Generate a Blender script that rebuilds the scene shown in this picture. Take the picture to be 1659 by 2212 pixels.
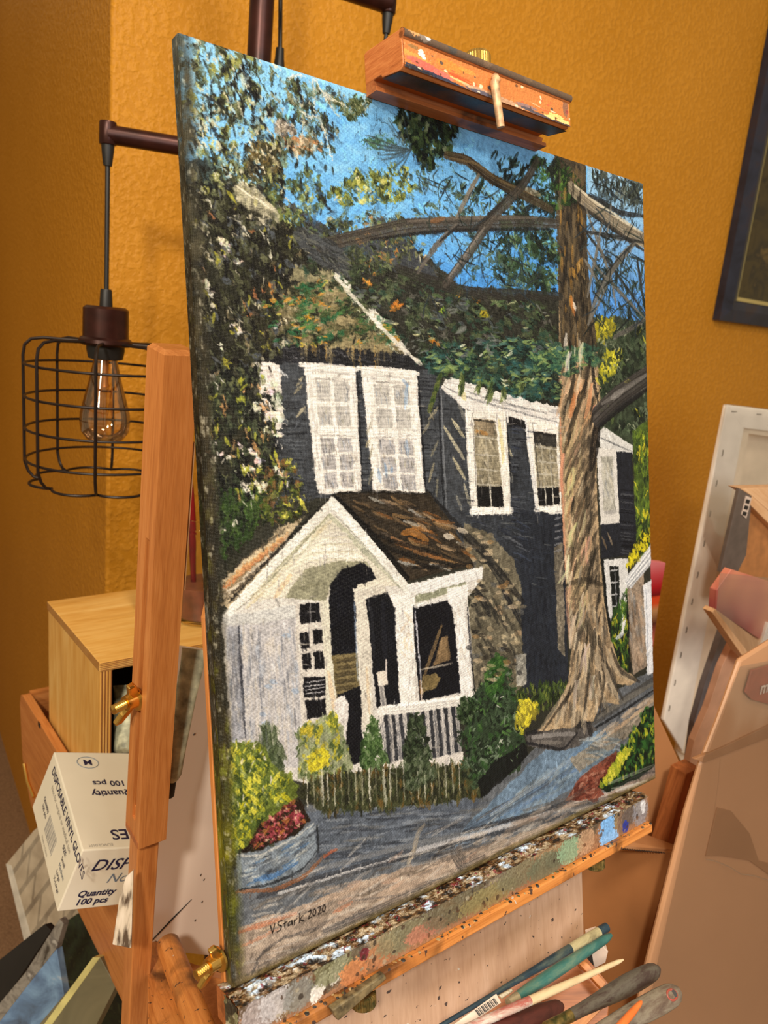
import bpy, bmesh, math, random
from mathutils import Vector, Matrix
for o in list(bpy.data.objects): bpy.data.objects.remove(o)
SC = bpy.context.scene
COL = SC.collection
# ---------------------------------------------------------------- the painted picture (brush strokes laid on a numpy grid)
import numpy as np, math
FPX, PITCH, ROLL = 1664.9, .2372, -.0972            # camera: focal length in pixels, pitch down, roll
CAMZ = 1.45
CW, CH = .4064, .508                                 # 16 x 20 in stretched canvas
YAW, TILT = .6826, .2228
_cp, _sp, _cr, _sr = np.cos(PITCH), np.sin(PITCH), np.cos(ROLL), np.sin(ROLL)
_r, _f = np.array([1., 0, 0]), np.array([0, _cp, -_sp]); _d = np.cross(_f, _r)
RC = np.array([_cr*_r+_sr*_d, -_sr*_r+_cr*_d, _f])   # world -> camera (x right, y down, z forward)
CAM = np.array([0, 0, CAMZ])
U = np.array([np.cos(YAW), np.sin(YAW), 0]); N = np.array([-np.sin(YAW), np.cos(YAW), 0])
V = np.array([0, 0, 1.])*np.cos(TILT)+N*np.sin(TILT)
B = np.cross(U, V); B = -B                           # away from the viewer, square to the canvas
BL = CAM+CW*np.array([-.1378, .8553, -.8879])
GW, GH = 960, 1200
def ray(x, y):
    return RC.T@np.array([(x-829.5)/FPX, (y-1106.)/FPX, 1.])
Hc = np.linalg.inv(np.array([U*CW, -V*CH, BL+V*CH-CAM]).T)
def q(p):                                            # spot seen at (x, y) -> canvas grid (column, row)
    p = np.atleast_2d(np.array(p, float))
    D = np.stack([(p[:, 0]-829.5)/FPX, (p[:, 1]-1106.)/FPX, np.ones(len(p))], 1)@RC
    r = D@Hc.T
    return np.stack([r[:, 0]/r[:, 2]*GW, r[:, 1]/r[:, 2]*GH], 1)
rng = np.random.default_rng(7)
IMG = np.zeros((GH, GW, 3), np.float32); HGT = np.zeros((GH, GW), np.float32)
def fnoise(h, w, cell, seed, ax=1.):
    r = np.random.default_rng(seed); out = np.zeros((h, w), np.float32); amp = 1; tot = 0
    for o in range(4):
        cy, cx = max(cell/2**o, 1.2), max(cell*ax/2**o, 1.2)
        gy, gx = int(h/cy)+3, int(w/cx)+3
        g = r.random((gy, gx)).astype(np.float32)
        yy, xx = np.arange(h)/cy, np.arange(w)/cx
        iy, ix = yy.astype(int), xx.astype(int); fy, fx = yy-iy, xx-ix
        fy, fx = fy*fy*(3-2*fy), fx*fx*(3-2*fx)
        a = g[iy][:, ix]*(1-fx)+g[iy][:, ix+1]*fx; b = g[iy+1][:, ix]*(1-fx)+g[iy+1][:, ix+1]*fx
        out += amp*(a*(1-fy)[:, None]+b*fy[:, None]); tot += amp; amp *= .55
    return out/tot
WX, WY = (fnoise(GH, GW, 26, s)-.5 for s in (1, 2))
FINE = fnoise(GH, GW, 5, 3); MID = fnoise(GH, GW, 40, 4)
YY, XX = np.mgrid[0:GH, 0:GW].astype(np.float32)
WEAVE = .5+.25*np.sin(XX*2.1)+.25*np.sin(YY*2.1)
def C(c): return np.array(c, np.float32)/255.
def pmask(P, warp=8.):
    x0, y0 = np.floor(P.min(0)-warp-2).astype(int); x1, y1 = np.ceil(P.max(0)+warp+2).astype(int)
    x0, y0, x1, y1 = max(x0, 0), max(y0, 0), min(x1, GW), min(y1, GH)
    if x1 <= x0 or y1 <= y0: return None
    sl = (slice(y0, y1), slice(x0, x1))
    X = XX[sl]+WX[sl]*warp*2; Y = YY[sl]+WY[sl]*warp*2
    m = np.zeros(X.shape, bool); n = len(P)
    for i in range(n):
        (ax, ay), (bx, by) = P[i], P[(i+1) % n]
        if ay == by: continue
        c = (Y > min(ay, by)) & (Y <= max(ay, by))
        m ^= c & (X < (Y-ay)*(bx-ax)/(by-ay)+ax)
    return sl, m
def blur(a):
    p = np.pad(a, 1, mode='edge')
    return (p[:-2, 1:-1]+p[2:, 1:-1]+p[1:-1, :-2]+p[1:-1, 2:]+2*p[1:-1, 1:-1])/6
def poly(pts, col, var=.10, warp=5., a=1., dry=0., h=.3, canvas=False, grad=None, ang=None):
    """a filled shape with ragged painted edges; grad=(colour2, (x0,y0), (x1,y1))"""
    P = q(pts); r = pmask(P, warp)
    if r is None: return
    sl, m = r
    al = blur(m.astype(np.float32))*a
    if dry: al = al*np.clip((1-dry)*1.6-.9*WEAVE[sl]+FINE[sl], 0, 1)
    c = np.broadcast_to(C(col), m.shape+(3,)).copy()
    if grad:
        g0, g1 = q([grad[1], grad[2]]); d = g1-g0
        t = np.clip(((XX[sl]-g0[0])*d[0]+(YY[sl]-g0[1])*d[1])/(d@d), 0, 1)[..., None]
        c = c*(1-t)+C(grad[0])*t
    c *= (1+var*2*(FINE[sl]-.5)+var*2*(MID[sl]-.5))[..., None]
    IMG[sl] = IMG[sl]*(1-al[..., None])+c*al[..., None]
    HGT[sl] = HGT[sl]*(1-al*.6)+al*h*(.3+.9*FINE[sl])
def _seg(P, w, col, a=1., br=.5, taper=.5, h=.5, cv=.08, soft=1.):
    x0, y0 = np.floor(P.min(0)-w-2).astype(int); x1, y1 = np.ceil(P.max(0)+w+2).astype(int)
    x0, y0, x1, y1 = max(x0, 0), max(y0, 0), min(x1, GW), min(y1, GH)
    if x1 <= x0+1 or y1 <= y0+1: return
    sl = (slice(y0, y1), slice(x0, x1)); X = XX[sl]; Y = YY[sl]
    seg = np.linalg.norm(np.diff(P, axis=0), axis=1); L = max(seg.sum(), 1e-3); acc = 0
    best = np.full(X.shape, 1e9, np.float32); T = np.zeros(X.shape, np.float32); S = np.zeros(X.shape, np.float32)
    for i in range(len(P)-1):
        d = P[i+1]-P[i]; l = max(seg[i], 1e-3)
        ux, uy = d/l; rx, ry = X-P[i][0], Y-P[i][1]
        t = np.clip(rx*ux+ry*uy, 0, l); dx, dy = rx-t*ux, ry-t*uy
        dd = np.hypot(dx, dy); k = dd < best
        best = np.where(k, dd, best); T = np.where(k, (acc+t)/L, T); S = np.where(k, rx*uy-ry*ux, S); acc += l
    wd = w*.5*(1-taper*np.abs(2*T-1)**2.2)
    al = np.clip((wd-best)/soft+.5, 0, 1)
    nb = 64; k = rng.random(nb).astype(np.float32); ii = ((S/max(w, 1)+1)*nb*.28).astype(int) % nb
    b = k[ii]
    al = al*np.clip(1-br*np.clip(b*1.5-.35+(T-.5)*.5, 0, 1)*(.6+.8*FINE[sl]), 0, 1)*a
    c = C(col)*(1+cv*2*(b-.5))[..., None]
    IMG[sl] = IMG[sl]*(1-al[..., None])+c*al[..., None]
    HGT[sl] = HGT[sl]*(1-al*.5)+al*h*(.25+b*.6)
def sc(x, y):
    a = q([(x, y), (x+4, y), (x, y+4)]); return np.sqrt(abs(np.cross(a[1]-a[0], a[2]-a[0])))/4
def line(pts, w, col, a=1., br=.4, taper=.5, h=.5, cv=.08, soft=1.):
    pts = np.array(pts, float); m = pts.mean(0)
    if len(pts) > 2:                                  # smooth the polyline
        t = np.arange(len(pts)); tt = np.linspace(0, len(pts)-1, (len(pts)-1)*4+1)
        pts = np.stack([np.interp(tt, t, pts[:, 0]), np.interp(tt, t, pts[:, 1])], 1)
        k = pts.copy(); k[1:-1] = (pts[:-2]+2*pts[1:-1]+pts[2:])/4; pts = k
    _seg(q(pts), w*sc(*m), col, a, br, taper, h, cv, soft)
def inside(pts, x, y):
    n = len(pts); c = False
    for i in range(n):
        (ax, ay), (bx, by) = pts[i], pts[(i+1) % n]
        if (ay > y) != (by > y) and x < (bx-ax)*(y-ay)/(by-ay)+ax: c = not c
    return c
DM = 1.7
def dabs(region, n, cols, ln=(8, 18), w=(3, 6), ang=(60, 120), a=.95, br=.5, h=.6, cv=.12, clump=0, taper=.7):
    """n short dabs scattered in the region; cols = [(colour, weight)...] or colours"""
    ws = np.array([c[1] if len(c) == 2 else 1. for c in cols]); cs = [c[0] if len(c) == 2 else c for c in cols]
    ws = ws/ws.sum(); R = np.array(region, float); lo, hi = R.min(0), R.max(0); k = 0; tries = 0
    cen = []; n = int(n*DM); lum = [sum(c) for c in cs]; dark = [i for i in range(len(cs)) if lum[i] <= sorted(lum)[len(cs)//2]]
    while k < n and tries < n*30:
        tries += 1
        if clump and (k % clump): x, y = cen[0]+rng.normal(0, cen[2]), cen[1]+rng.normal(0, cen[2])
        else:
            x, y = lo+(hi-lo)*rng.random(2); cen = [x, y, rng.uniform(5, 12)]; cc = rng.choice(len(cs), p=ws)
        if not inside(region, x, y):
            if clump: k += 1 if rng.random() < .2 else 0
            continue
        k += 1
        ci = cc if clump and rng.random() < .75 else rng.choice(len(cs), p=ws)
        big = k < n*.3
        if big: ci = dark[rng.integers(len(dark))]
        an = np.radians(rng.uniform(*ang)+rng.normal(0, 14)); l = rng.uniform(*ln)/2*(1.35 if big else rng.uniform(.55, 1.05)); dx, dy = l*np.cos(an), l*np.sin(an)
        bend = rng.normal(0, .15)*l
        P = q([(x-dx, y-dy), (x-dy/l*bend, y+dx/l*bend), (x+dx, y+dy)])
        _seg(P, rng.uniform(*w)*(1.9 if big else rng.uniform(.5, 1.1))*sc(x, y), cs[ci], a, br, taper, h, cv)

def splat(x, y, dx, dy, w, col, n=9):
    """one loaded touch of the brush, broken into ragged little marks"""
    for k in range(n):
        t = rng.random(); s = rng.normal(0, .22)*w; L_ = math.hypot(dx, dy)+1e-3; px, py = x+dx*t-dy/L_*s, y+dy*t+dx/L_*s
        a = math.atan2(dy, dx)+rng.normal(0, .7); l = w*rng.uniform(.35, .8); line([(px, py), (px+l*math.cos(a), py+l*math.sin(a))], w*rng.uniform(.3, .6), tuple(v*rng.uniform(.9, 1.05) for v in col), .92, br=.5, h=.9)
def restroke(n, ln, w, jit, region=None, ang=None, a=.75):
    """go over the picture with strokes that pick up the paint beneath"""
    for k in range(n):
        cx, cy = rng.uniform(0, GW-1), rng.uniform(0, GH-1)
        c = IMG[int(cy), int(cx)]; f = 1+rng.normal(0, jit)
        an = math.radians(ang[0]+rng.normal(0, ang[1]))if ang else rng.uniform(0, math.pi)
        l = rng.uniform(*ln)/2; dx, dy = l*math.cos(an), l*math.sin(an)
        _seg(np.array([[cx-dx, cy-dy], [cx+dx, cy+dy]]), rng.uniform(*w), tuple(np.clip(c*f, 0, 1)*255), a, .5, .6, .5, .06)
def paint_picture():
    IMG[:] = C((62, 62, 54))
    DK, DK2 = (38, 38, 33), (58, 60, 48)
    OL, OL2, GG = (92, 96, 58), (120, 122, 84), (112, 118, 98)
    CR, CR2, YG, YL = (222, 216, 190), (240, 232, 210), (158, 165, 62), (208, 200, 40)
    GR, GR2, TEAL = (58, 92, 52), (84, 118, 62), (48, 84, 78)
    OR, TAN, PK = (196, 132, 52), (176, 152, 112), (206, 158, 130)
    SK = (112, 176, 224)
    SL, SL2, NV = (72, 76, 82), (84, 88, 92), (34, 37, 44)
    WH, WH2 = (228, 222, 212), (206, 202, 198)
    # ---- sky
    poly([(360, 40), (1400, 380), (1400, 720), (1180, 680), (960, 640), (800, 600), (640, 520), (380, 420)], (132, 192, 232), .03,
         grad=((70, 142, 212), (800, 200), (880, 640)), h=.15)
    poly([(1270, 340), (1400, 380), (1400, 720), (1270, 700)], (146, 190, 224), .04, 4, grad=((76, 136, 204), (1330, 400), (1330, 660)), h=.15)
    dabs([(560, 130), (800, 210), (1000, 300), (1100, 420), (1100, 600), (760, 500), (560, 350)], 260,
         [(146, 200, 232), (112, 178, 226), (88, 158, 218)], (30, 70), (10, 18), (-12, 12), a=.25, br=.3, h=.2, cv=.03)
    # ---- roof and hill of dark leaves behind, left and middle
    poly([(380, 400), (470, 400), (560, 400), (640, 470), (700, 520), (860, 520), (1000, 620), (1215, 640), (1215, 900), (960, 830), (600, 800), (420, 800)], (54, 54, 48), .3, 12)
    poly([(620, 430), (720, 500), (860, 500), (960, 620), (760, 560), (640, 520)], (70, 74, 80), .15, 7)
    poly([(497, 402), (522, 384), (560, 410), (606, 470), (575, 474), (505, 430)], (206, 196, 168), .12, 4, dry=.1, h=.5)
    for k in range(16):
        x = rng.uniform(505, 580); line([(x, 395+.6*(x-505)), (x+22, 412+.62*(x-505))], 4, [(226, 218, 190), (160, 152, 128)][k % 2], .7)
    # ---- gable of the house and slate band
    poly([(560, 640), (700, 590), (760, 620), (890, 780), (700, 760), (540, 740)], (132, 122, 92), .2, 6, h=.3)
    poly([(640, 565), (720, 590), (760, 630), (620, 600)], (138, 132, 104), .15, 5)
    poly([(715, 585), (735, 590), (800, 660), (840, 700), (905, 790), (880, 770), (830, 720), (770, 655)], (212, 208, 200), .08, 2.5, h=.7)
    poly([(752, 640), (775, 640), (812, 690), (812, 700), (770, 668)], (226, 222, 212), .08, 3, h=.8)
    for i in range(8): line([(755+i*14, 648+i*16), (795+i*14, 690+i*16)], 5, [(190, 190, 160), (160, 165, 130), (222, 218, 205)][i % 3], .7)
    poly([(530, 738), (640, 742), (880, 762), (925, 800), (900, 806), (640, 790), (530, 775)], (44, 45, 50), .2, 4)
    for i in range(36):
        x, y = rng.uniform(540, 860), rng.uniform(745, 785); line([(x, y), (x+rng.uniform(20, 50), y+4)], 2, [(120, 120, 124), (28, 28, 32), (74, 76, 84)][i % 3], .7)
    # ---- big tiles of siding, slate
    poly([(520, 780), (950, 800), (965, 1120), (900, 1070), (720, 1070), (560, 1100), (520, 900)], SL, .16, 4)
    poly([(950, 832), (1215, 900), (1222, 1500), (1100, 1480), (1000, 1180), (960, 1100)], SL, .16, 3, grad=((54, 59, 68), (1000, 1000), (1180, 1200)))
    for i in range(34):
        y = 815+i*8.0
        for xa, xb in ((604, 672), (768, 806), (897, 952)):
            if rng.random() < .85: line([(xa+rng.uniform(-3, 8), y), (xb-rng.uniform(0, 14), y+rng.uniform(0, 2))], rng.uniform(1.5, 3), [(30, 32, 40), (104, 110, 118), (84, 88, 94)][rng.integers(3)], .75, br=.5)
    # ---- upper windows, white
    poly([(530, 778), (600, 782), (606, 800), (606, 930), (586, 925), (548, 850)], (222, 214, 206), .1, 5, dry=.15, h=.6)
    for (a, b, c, d) in (((654, 786), (766, 792), (780, 1062), (682, 1066)), ((778, 794), (898, 800), (917, 1068), (806, 1066))):
        A, Bq, Cq, D = map(np.array, (a, b, c, d))
        poly([A, Bq, Cq, D], (232, 226, 218), .07, 2.5, h=.75)
        def W(s, t): return tuple((A*(1-s)+Bq*s)*(1-t)+(D*(1-s)+Cq*s)*t)
        line([W(-.06, .0), W(1.04, .02)], 14, (238, 233, 226), h=.9)
        line([W(0, .05), W(1, .06)], 4, (170, 168, 166), .7)
        for r0, r1 in ((.12, .28), (.31, .47), (.56, .68), (.70, .82), (.84, .96)):
            for c0, c1 in ((.2, .48), (.56, .84)):
                up = r0 < .5
                cc = (160, 158, 154) if up else (128, 127, 132)
                poly([W(c0, r0), W(c1, r0), W(c1, r1), W(c0, r1)], cc, .15, 2, a=.8 if up else .62, dry=.15, h=.35)
                for k in range(9): 
                    s = rng.uniform(c0, c1); t0 = rng.uniform(r0, r1-.05); line([W(s, t0), W(s+.01, t0+.06)], 2, [(112, 112, 116), (222, 218, 214), (136, 150, 168), (160, 158, 140)][rng.integers(4)], .7)
        line([W(.02, .51), W(.98, .52)], 9, (236, 231, 224), h=.9)
        line([W(.15, .54), W(.9, .55)], 2.5, (150, 148, 148), .8)
        line([W(.19, .10), W(.86, .105)], 3.5, (120, 118, 116), .8)
        line([W(.52, .1), W(.52, .97)], 4.5, (234, 229, 222), .9)
        for s in (.04, .10, .93, .98): line([W(s, .03), W(s, .98)], 4, [(240, 236, 228), (204, 200, 196)][rng.integers(2)], .7, h=.8)
        line([W(1.03, .04), W(1.02, .98)], 5, (30, 32, 38), .9)
    for p in (((878, 830), (874, 880)), ((868, 820), (880, 832)), ((830, 1000), (834, 1030)), ((845, 1010), (842, 1020)), ((875, 950), (880, 985)), ((816, 1012), (820, 1040))):
        line(p, 9, (120, 156, 196), .55)
    # light flecks through the trees on the siding
    for (x, y, dx, dy) in ((635, 850, 16, -22), (640, 830, 12, -18), (638, 900, 20, -24), (790, 935, 12, -26), (797, 990, 6, -30), (795, 1045, 10, -36), (790, 965, 8, -20),
                           (925, 905, 20, -26), (930, 985, 16, -34), (926, 1040, 10, -40), (912, 935, 16, -26), (942, 1070, 2, -40)):
        line([(x, y), (x+dx, y+dy)], 6, [(168, 158, 128), (196, 184, 150), (140, 136, 118)][rng.integers(3)], .8, br=.6)
    for (x, y, dx, dy) in ((958, 920, 30, 50), (976, 905, 26, 40), (978, 988, 26, 46), (1002, 1045, 12, 46), (985, 1070, 12, 30), (970, 940, 22, 36), (1092, 960, 14, 26), (1098, 1010, 8, 30), (990, 870, 14, 40), (985, 960, 16, 30)):
        line([(x, y), (x+dx, y+dy)], 8, [(178, 172, 150), (146, 144, 134), (206, 196, 160)][rng.integers(3)], .8, br=.6)
    line([(951, 838), (957, 980), (964, 1105)], 5, (128, 132, 138), .9)
    line([(946, 838), (952, 980), (958, 1100)], 4, (34, 37, 44), .8)
    # ---- right wing: eaves and windows
    poly([(962, 812), (1080, 846), (1208, 880), (1208, 948), (1140, 930), (1098, 912), (1000, 878), (952, 836)], (222, 218, 214), .08, 3, h=.7)
    for k in range(26):
        t = rng.random(); x = 965+t*225; y = 820+t*62+rng.uniform(0, 16+24*t); line([(x, y), (x+40, y+11)], rng.uniform(2, 5), [(240, 236, 230), (150, 150, 152), (188, 186, 186), (240, 236, 230)][k % 4], .75)
    line([(958, 834), (1010, 858), (1100, 884), (1206, 912)], 4, (112, 114, 118), .8); line([(1000, 842), (1040, 856), (1180, 892)], 4, (90, 92, 96), .6)
    line([(996, 845), (1004, 862)], 12, (214, 200, 140), .8)
    for o, g, dk in ((((1005, 884), (1090, 890), (1100, 1110), (1020, 1112)), ((1022, 903), (1068, 908), (1088, 1094), (1031, 1094)), 1), (((1134, 902), (1206, 920), (1213, 1108), (1160, 1110)), ((1150, 930), (1200, 938), (1208, 1088), (1163, 1092)), 0)):
        poly(o, (232, 227, 218), .06, 2, h=.8)
        A, Bq, Cq, D = map(np.array, g)
        def W(s, t): return tuple((A*(1-s)+Bq*s)*(1-t)+(D*(1-s)+Cq*s)*t)
        poly(g, (140, 132, 112), .2, 2, h=.3)
        poly([W(0, .0), W(1, .0), W(1, .18), W(0, .18)], (128, 116, 96) if dk else (66, 64, 60), .25, 2)
        if dk: line([W(.05, .14), W(.6, .16)], 9, (176, 126, 62), .7)
        for k in range(40):
            s, t = rng.random(2); line([W(s, t*.75), W(s+.05, t*.75+.06)], 3.5, [(172, 164, 142), (110, 104, 88), (192, 186, 170), (150, 142, 116), (90, 86, 78)][rng.integers(5)], .7)
        poly([W(0, .76), W(1, .76), W(1, 1), W(0, 1)], (36, 36, 38), .15, 1.5)
        for t in (.2, .4, .57, .74): line([W(0, t), W(1, t+.01)], 3, (186, 182, 170), .8)
        for s in (.33, .68) if not dk else (.5,): line([W(s, .2), W(s, .75)], 3, (176, 172, 158), .7); line([W(s+.02, .76), W(s+.02, 1)], 4, (222, 218, 206), .9)
        line([W(0, .01), W(1, .02)], 4, (50, 48, 46), .9)
        line([o[0], o[3]], 9, (240, 236, 228), h=.9); line([(o[3][0]-2, o[3][1]-8), (o[2][0]+3, o[2][1]-8)], 15, (240, 237, 230), h=.95, taper=.1)
        line([(o[0][0]+14, o[0][1]+8), (o[3][0]+10, o[3][1]-16)], 3, (70, 70, 70), .6)
    line([(1090, 895), (1100, 1105)], 10, (238, 233, 222), h=.9); line([(1076, 905), (1086, 980), (1084, 1000)], 9, (222, 208, 150), .8)
    line([(1022, 1113), (1100, 1110)], 3, (60, 62, 70), .8)
    line([(1093, 900), (1097, 960), (1104, 1060)], 5, (30, 32, 38), .8)
    poly([(1096, 896), (1134, 908), (1136, 926), (1098, 920)], (38, 38, 42), .2, 2)
    for k in range(30):
        y = rng.uniform(915, 1130); line([(1104, y), (1104+rng.uniform(12, 34), y+2)], 2.5, [(96, 100, 108), (30, 33, 42), (64, 72, 92)][k % 3], .7)
    line([(1134, 905), (1148, 1000), (1160, 1110)], 8, (216, 216, 218), .9); line([(1160, 1110), (1162, 1190)], 5, (92, 98, 110), .6)
    # ---- lower slate wall, shadow, stone wall
    poly([(1120, 1100), (1218, 1112), (1228, 1500), (1120, 1500), (1128, 1330)], (52, 57, 67), .12, 4)
    for k in range(80):
        x, y = rng.uniform(1125, 1210), rng.uniform(1130, 1470); line([(x, y), (x+rng.uniform(-2, 2), y+rng.uniform(20, 50))], rng.uniform(4, 9), [(50, 57, 70), (38, 42, 52), (58, 64, 74)][k % 3], .5)
    for k in range(26):
        x, y = rng.uniform(1010, 1120), rng.uniform(1120, 1200); line([(x, y), (x+30, y+rng.uniform(8, 20))], 3, [(104, 108, 116), (52, 58, 74), (74, 84, 104)][k % 3], .7)
    poly([(1000, 1130), (1060, 1150), (1110, 1210), (1124, 1260), (1128, 1500), (1012, 1510), (1005, 1330), (1040, 1250), (1000, 1180)], (112, 106, 90), .22, 6)
    for k in range(90):
        x, y = rng.uniform(1002, 1120), rng.uniform(1140, 1470)
        if x > 1055+(y-1140)*.45 and y < 1290: continue
        s = rng.uniform(6, 12); poly([(x, y), (x+s*1.3, y+1), (x+s*1.3, y+s), (x, y+s)], [(160, 148, 122), (186, 168, 138), (132, 126, 108), (86, 82, 72), (176, 150, 118), (98, 98, 96)][rng.integers(6)], .15, 3, a=.75)
    for k in range(46):
        x, y = rng.uniform(1020, 1110), rng.uniform(1280, 1440); line([(x, y), (x+rng.uniform(12, 24), y+rng.uniform(18, 34))], rng.uniform(4, 8), [(66, 64, 58), (50, 50, 50), (88, 84, 72)][k % 3], .6)
    poly([(1112, 1412), (1136, 1410), (1136, 1478), (1114, 1482)], (150, 148, 140), .25, 3)
    poly([(1196, 1180), (1214, 1170), (1220, 1420), (1204, 1400)], (134, 124, 106), .3, 4, a=.8)
    for y in range(1120, 1200, 14): line([(1197, y), (1212, y-4)], 4, (142, 142, 146), .7)
    line([(921, 1062), (985, 1135), (1050, 1200), (1110, 1275), (1130, 1300)], 17, (42, 42, 44), .85); line([(1040, 1190), (1085, 1260), (1122, 1330)], 12, (52, 52, 52), .8)
    line([(1010, 1260), (1040, 1290), (1058, 1330)], 13, (46, 46, 48), .85); line([(1078, 1260), (1100, 1300), (1126, 1350)], 9, (44, 46, 52), .8)
    # ---- porch roof
    poly([(712, 1070), (735, 1062), (924, 1064), (975, 1128), (1024, 1222), (960, 1232), (880, 1252), (850, 1212), (775, 1120)], (66, 58, 48), .2, 3)
    for k in range(130):
        x, y = rng.uniform(750, 1000), rng.uniform(1070, 1225)
        if not inside([(740, 1066), (920, 1066), (1020, 1215), (885, 1245)], x, y): continue
        line([(x, y), (x+rng.uniform(22, 48), y+rng.uniform(8, 22))], rng.uniform(4, 8), [(132, 108, 78), (44, 40, 38), (162, 128, 84), (190, 160, 124), (92, 80, 64), (104, 92, 82), (160, 106, 54), (38, 36, 36), (176, 176, 170)][rng.integers(9)], .75, br=.6)
    line([(868, 1150), (890, 1146), (922, 1165)], 16, (196, 130, 54), .7); line([(845, 1160), (900, 1190), (965, 1208)], 10, (176, 122, 70), .6)
    line([(730, 1064), (820, 1060), (924, 1066)], 6, (38, 36, 34), .9); line([(722, 1073), (790, 1140), (878, 1248)], 15, (26, 26, 28), .95, taper=.2)
    line([(810, 1170), (860, 1192), (960, 1216)], 9, (34, 33, 33), .8); line([(800, 1150), (850, 1168), (930, 1192), (1000, 1214)], 8, (36, 34, 34), .8); line([(890, 1226), (950, 1222), (1020, 1216)], 9, (36, 34, 34), .8)
    line([(960, 1156), (978, 1160)], 12, (216, 206, 190), .9); line([(988, 1142), (1008, 1148)], 10, (202, 190, 170), .9)
    line([(858, 1212), (880, 1216), (896, 1220)], 6, (180, 182, 180), .8)
    # ---- left roof scrap
    poly([(476, 1250), (600, 1142), (650, 1120), (660, 1110), (560, 1240), (500, 1312), (480, 1310)], (176, 160, 132), .15, 4)
    for c, y in (((206, 148, 86), 0), ((70, 62, 52), -16), ((196, 180, 150), -8), ((188, 108, 56), 8), ((120, 96, 64), 16), ((216, 206, 190), 22), ((60, 52, 46), 30)):
        line([(482, 1262+y*1.1), (540, 1212+y), (620, 1150+y*.8)], 8, c, .75, br=.6)
    # ---- porch: gable, walls
    poly([(478, 1330), (500, 1306), (716, 1076), (800, 1160), (880, 1262), (1042, 1224), (1042, 1250), (1010, 1290), (1024, 1505), (860, 1530), (985, 1660), (700, 1700), (620, 1680), (500, 1640)], (206, 202, 196), .08, 2.5, h=.6)
    poly([(530, 1290), (712, 1106), (860, 1262), (700, 1290)], (214, 208, 192), .07, 3, h=.7)
    for k in range(40):
        t = rng.random(); x = 530+t*170; y = 1296-t*175+rng.uniform(2, 20); line([(x, y), (x+26, y-26)], 7, [(226, 220, 200), (178, 178, 154), (236, 230, 216), (206, 194, 164)][rng.integers(4)], .7, h=.8)
    line([(528, 1288), (620, 1200), (710, 1112)], 9, (150, 150, 124), .8); line([(710, 1112), (780, 1182), (866, 1268)], 12, (148, 152, 132), .85); line([(716, 1150), (640, 1218), (560, 1296)], 9, (232, 226, 204), .8, h=.9)
    line([(626, 1240), (600, 1276), (590, 1290)], 12, (222, 184, 140), .7)
    for y, xa, xb in ((1165, 690, 760), (1182, 672, 768), (1198, 668, 782), (1150, 700, 748)): line([(xa, y+6), ((xa+xb)/2, y), (xb, y+4)], 10, (236, 230, 218), .9, h=1.); line([(xa, y+10), (xb, y+8)], 2, (172, 166, 140), .7)
    line([(498, 1316), (600, 1206), (716, 1084)], 20, (236, 232, 222), h=1., taper=.1); line([(716, 1082), (790, 1166), (880, 1274)], 21, (238, 234, 226), h=1., taper=.1)
    line([(492, 1300), (600, 1184), (712, 1072)], 6, (36, 34, 34), .8); line([(510, 1318), (610, 1222), (712, 1106)], 3, (120, 118, 100), .7); line([(722, 1110), (790, 1180), (868, 1274)], 3, (120, 122, 108), .7)
    poly([(876, 1262), (1040, 1222), (1042, 1248), (884, 1290)], (226, 224, 222), .05, 2, h=.8)
    poly([(884, 1288), (1006, 1256), (1004, 1272), (890, 1304)], (142, 144, 122), .08, 2)
    line([(884, 1310), (950, 1296), (1008, 1276)], 7, (222, 222, 220), .9, h=.9)
    # soffit and dark arch
    poly([(612, 1290), (656, 1226), (735, 1208), (790, 1212), (812, 1250), (780, 1250), (712, 1262), (702, 1296)], (146, 144, 122), .1, 3)
    line([(640, 1270), (700, 1258)], 8, (118, 116, 94), .6); line([(655, 1226), (735, 1206), (785, 1210)], 5, (222, 216, 200), .8, h=.9)
    poly([(709, 1310), (712, 1262), (738, 1228), (782, 1215), (800, 1228), (812, 1250), (770, 1262), (768, 1420), (716, 1416)], (30, 32, 41), .12, 2)
    poly([(478, 1330), (640, 1304), (700, 1296), (702, 1310), (640, 1330), (630, 1344), (486, 1352)], (196, 196, 194), .07, 3, h=.8)
    line([(482, 1328), (500, 1322)], 12, (240, 238, 232), h=1.)
    poly([(484, 1350), (640, 1336), (655, 1660), (500, 1640)], (182, 180, 182), .1, 3, h=.4)
    for k in range(170):
        x, y = rng.uniform(486, 640), rng.uniform(1350, 1600); line([(x, y), (x+rng.uniform(0, 3), y+rng.uniform(20, 60))], rng.uniform(4, 9), [(206, 200, 194), (160, 162, 170), (196, 188, 180), (140, 144, 154), (216, 206, 190), (150, 164, 184)][rng.integers(6)], .5, br=.7)
    poly([(490, 1352), (516, 1350), (530, 1590), (500, 1600)], (120, 122, 130), .2, 3, a=.7, dry=.2)
    line([(514, 1350), (520, 1470), (528, 1592)], 6, (52, 54, 64), .85)
    for x in (555, 605): line([(x, 1350), (x+4, 1450), (x+10, 1560)], 3, (116, 120, 132), .7)
    for p in ((572, 1480), (582, 1470), (560, 1540), (566, 1560), (630, 1490), (610, 1370)): line([p, (p[0]+14, p[1]+4)], 10, (120, 152, 190), .45)
    # side light with glazing bars
    poly([(636, 1304), (700, 1298), (712, 1560), (650, 1575)], (206, 200, 192), .08, 2, h=.6)
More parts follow.
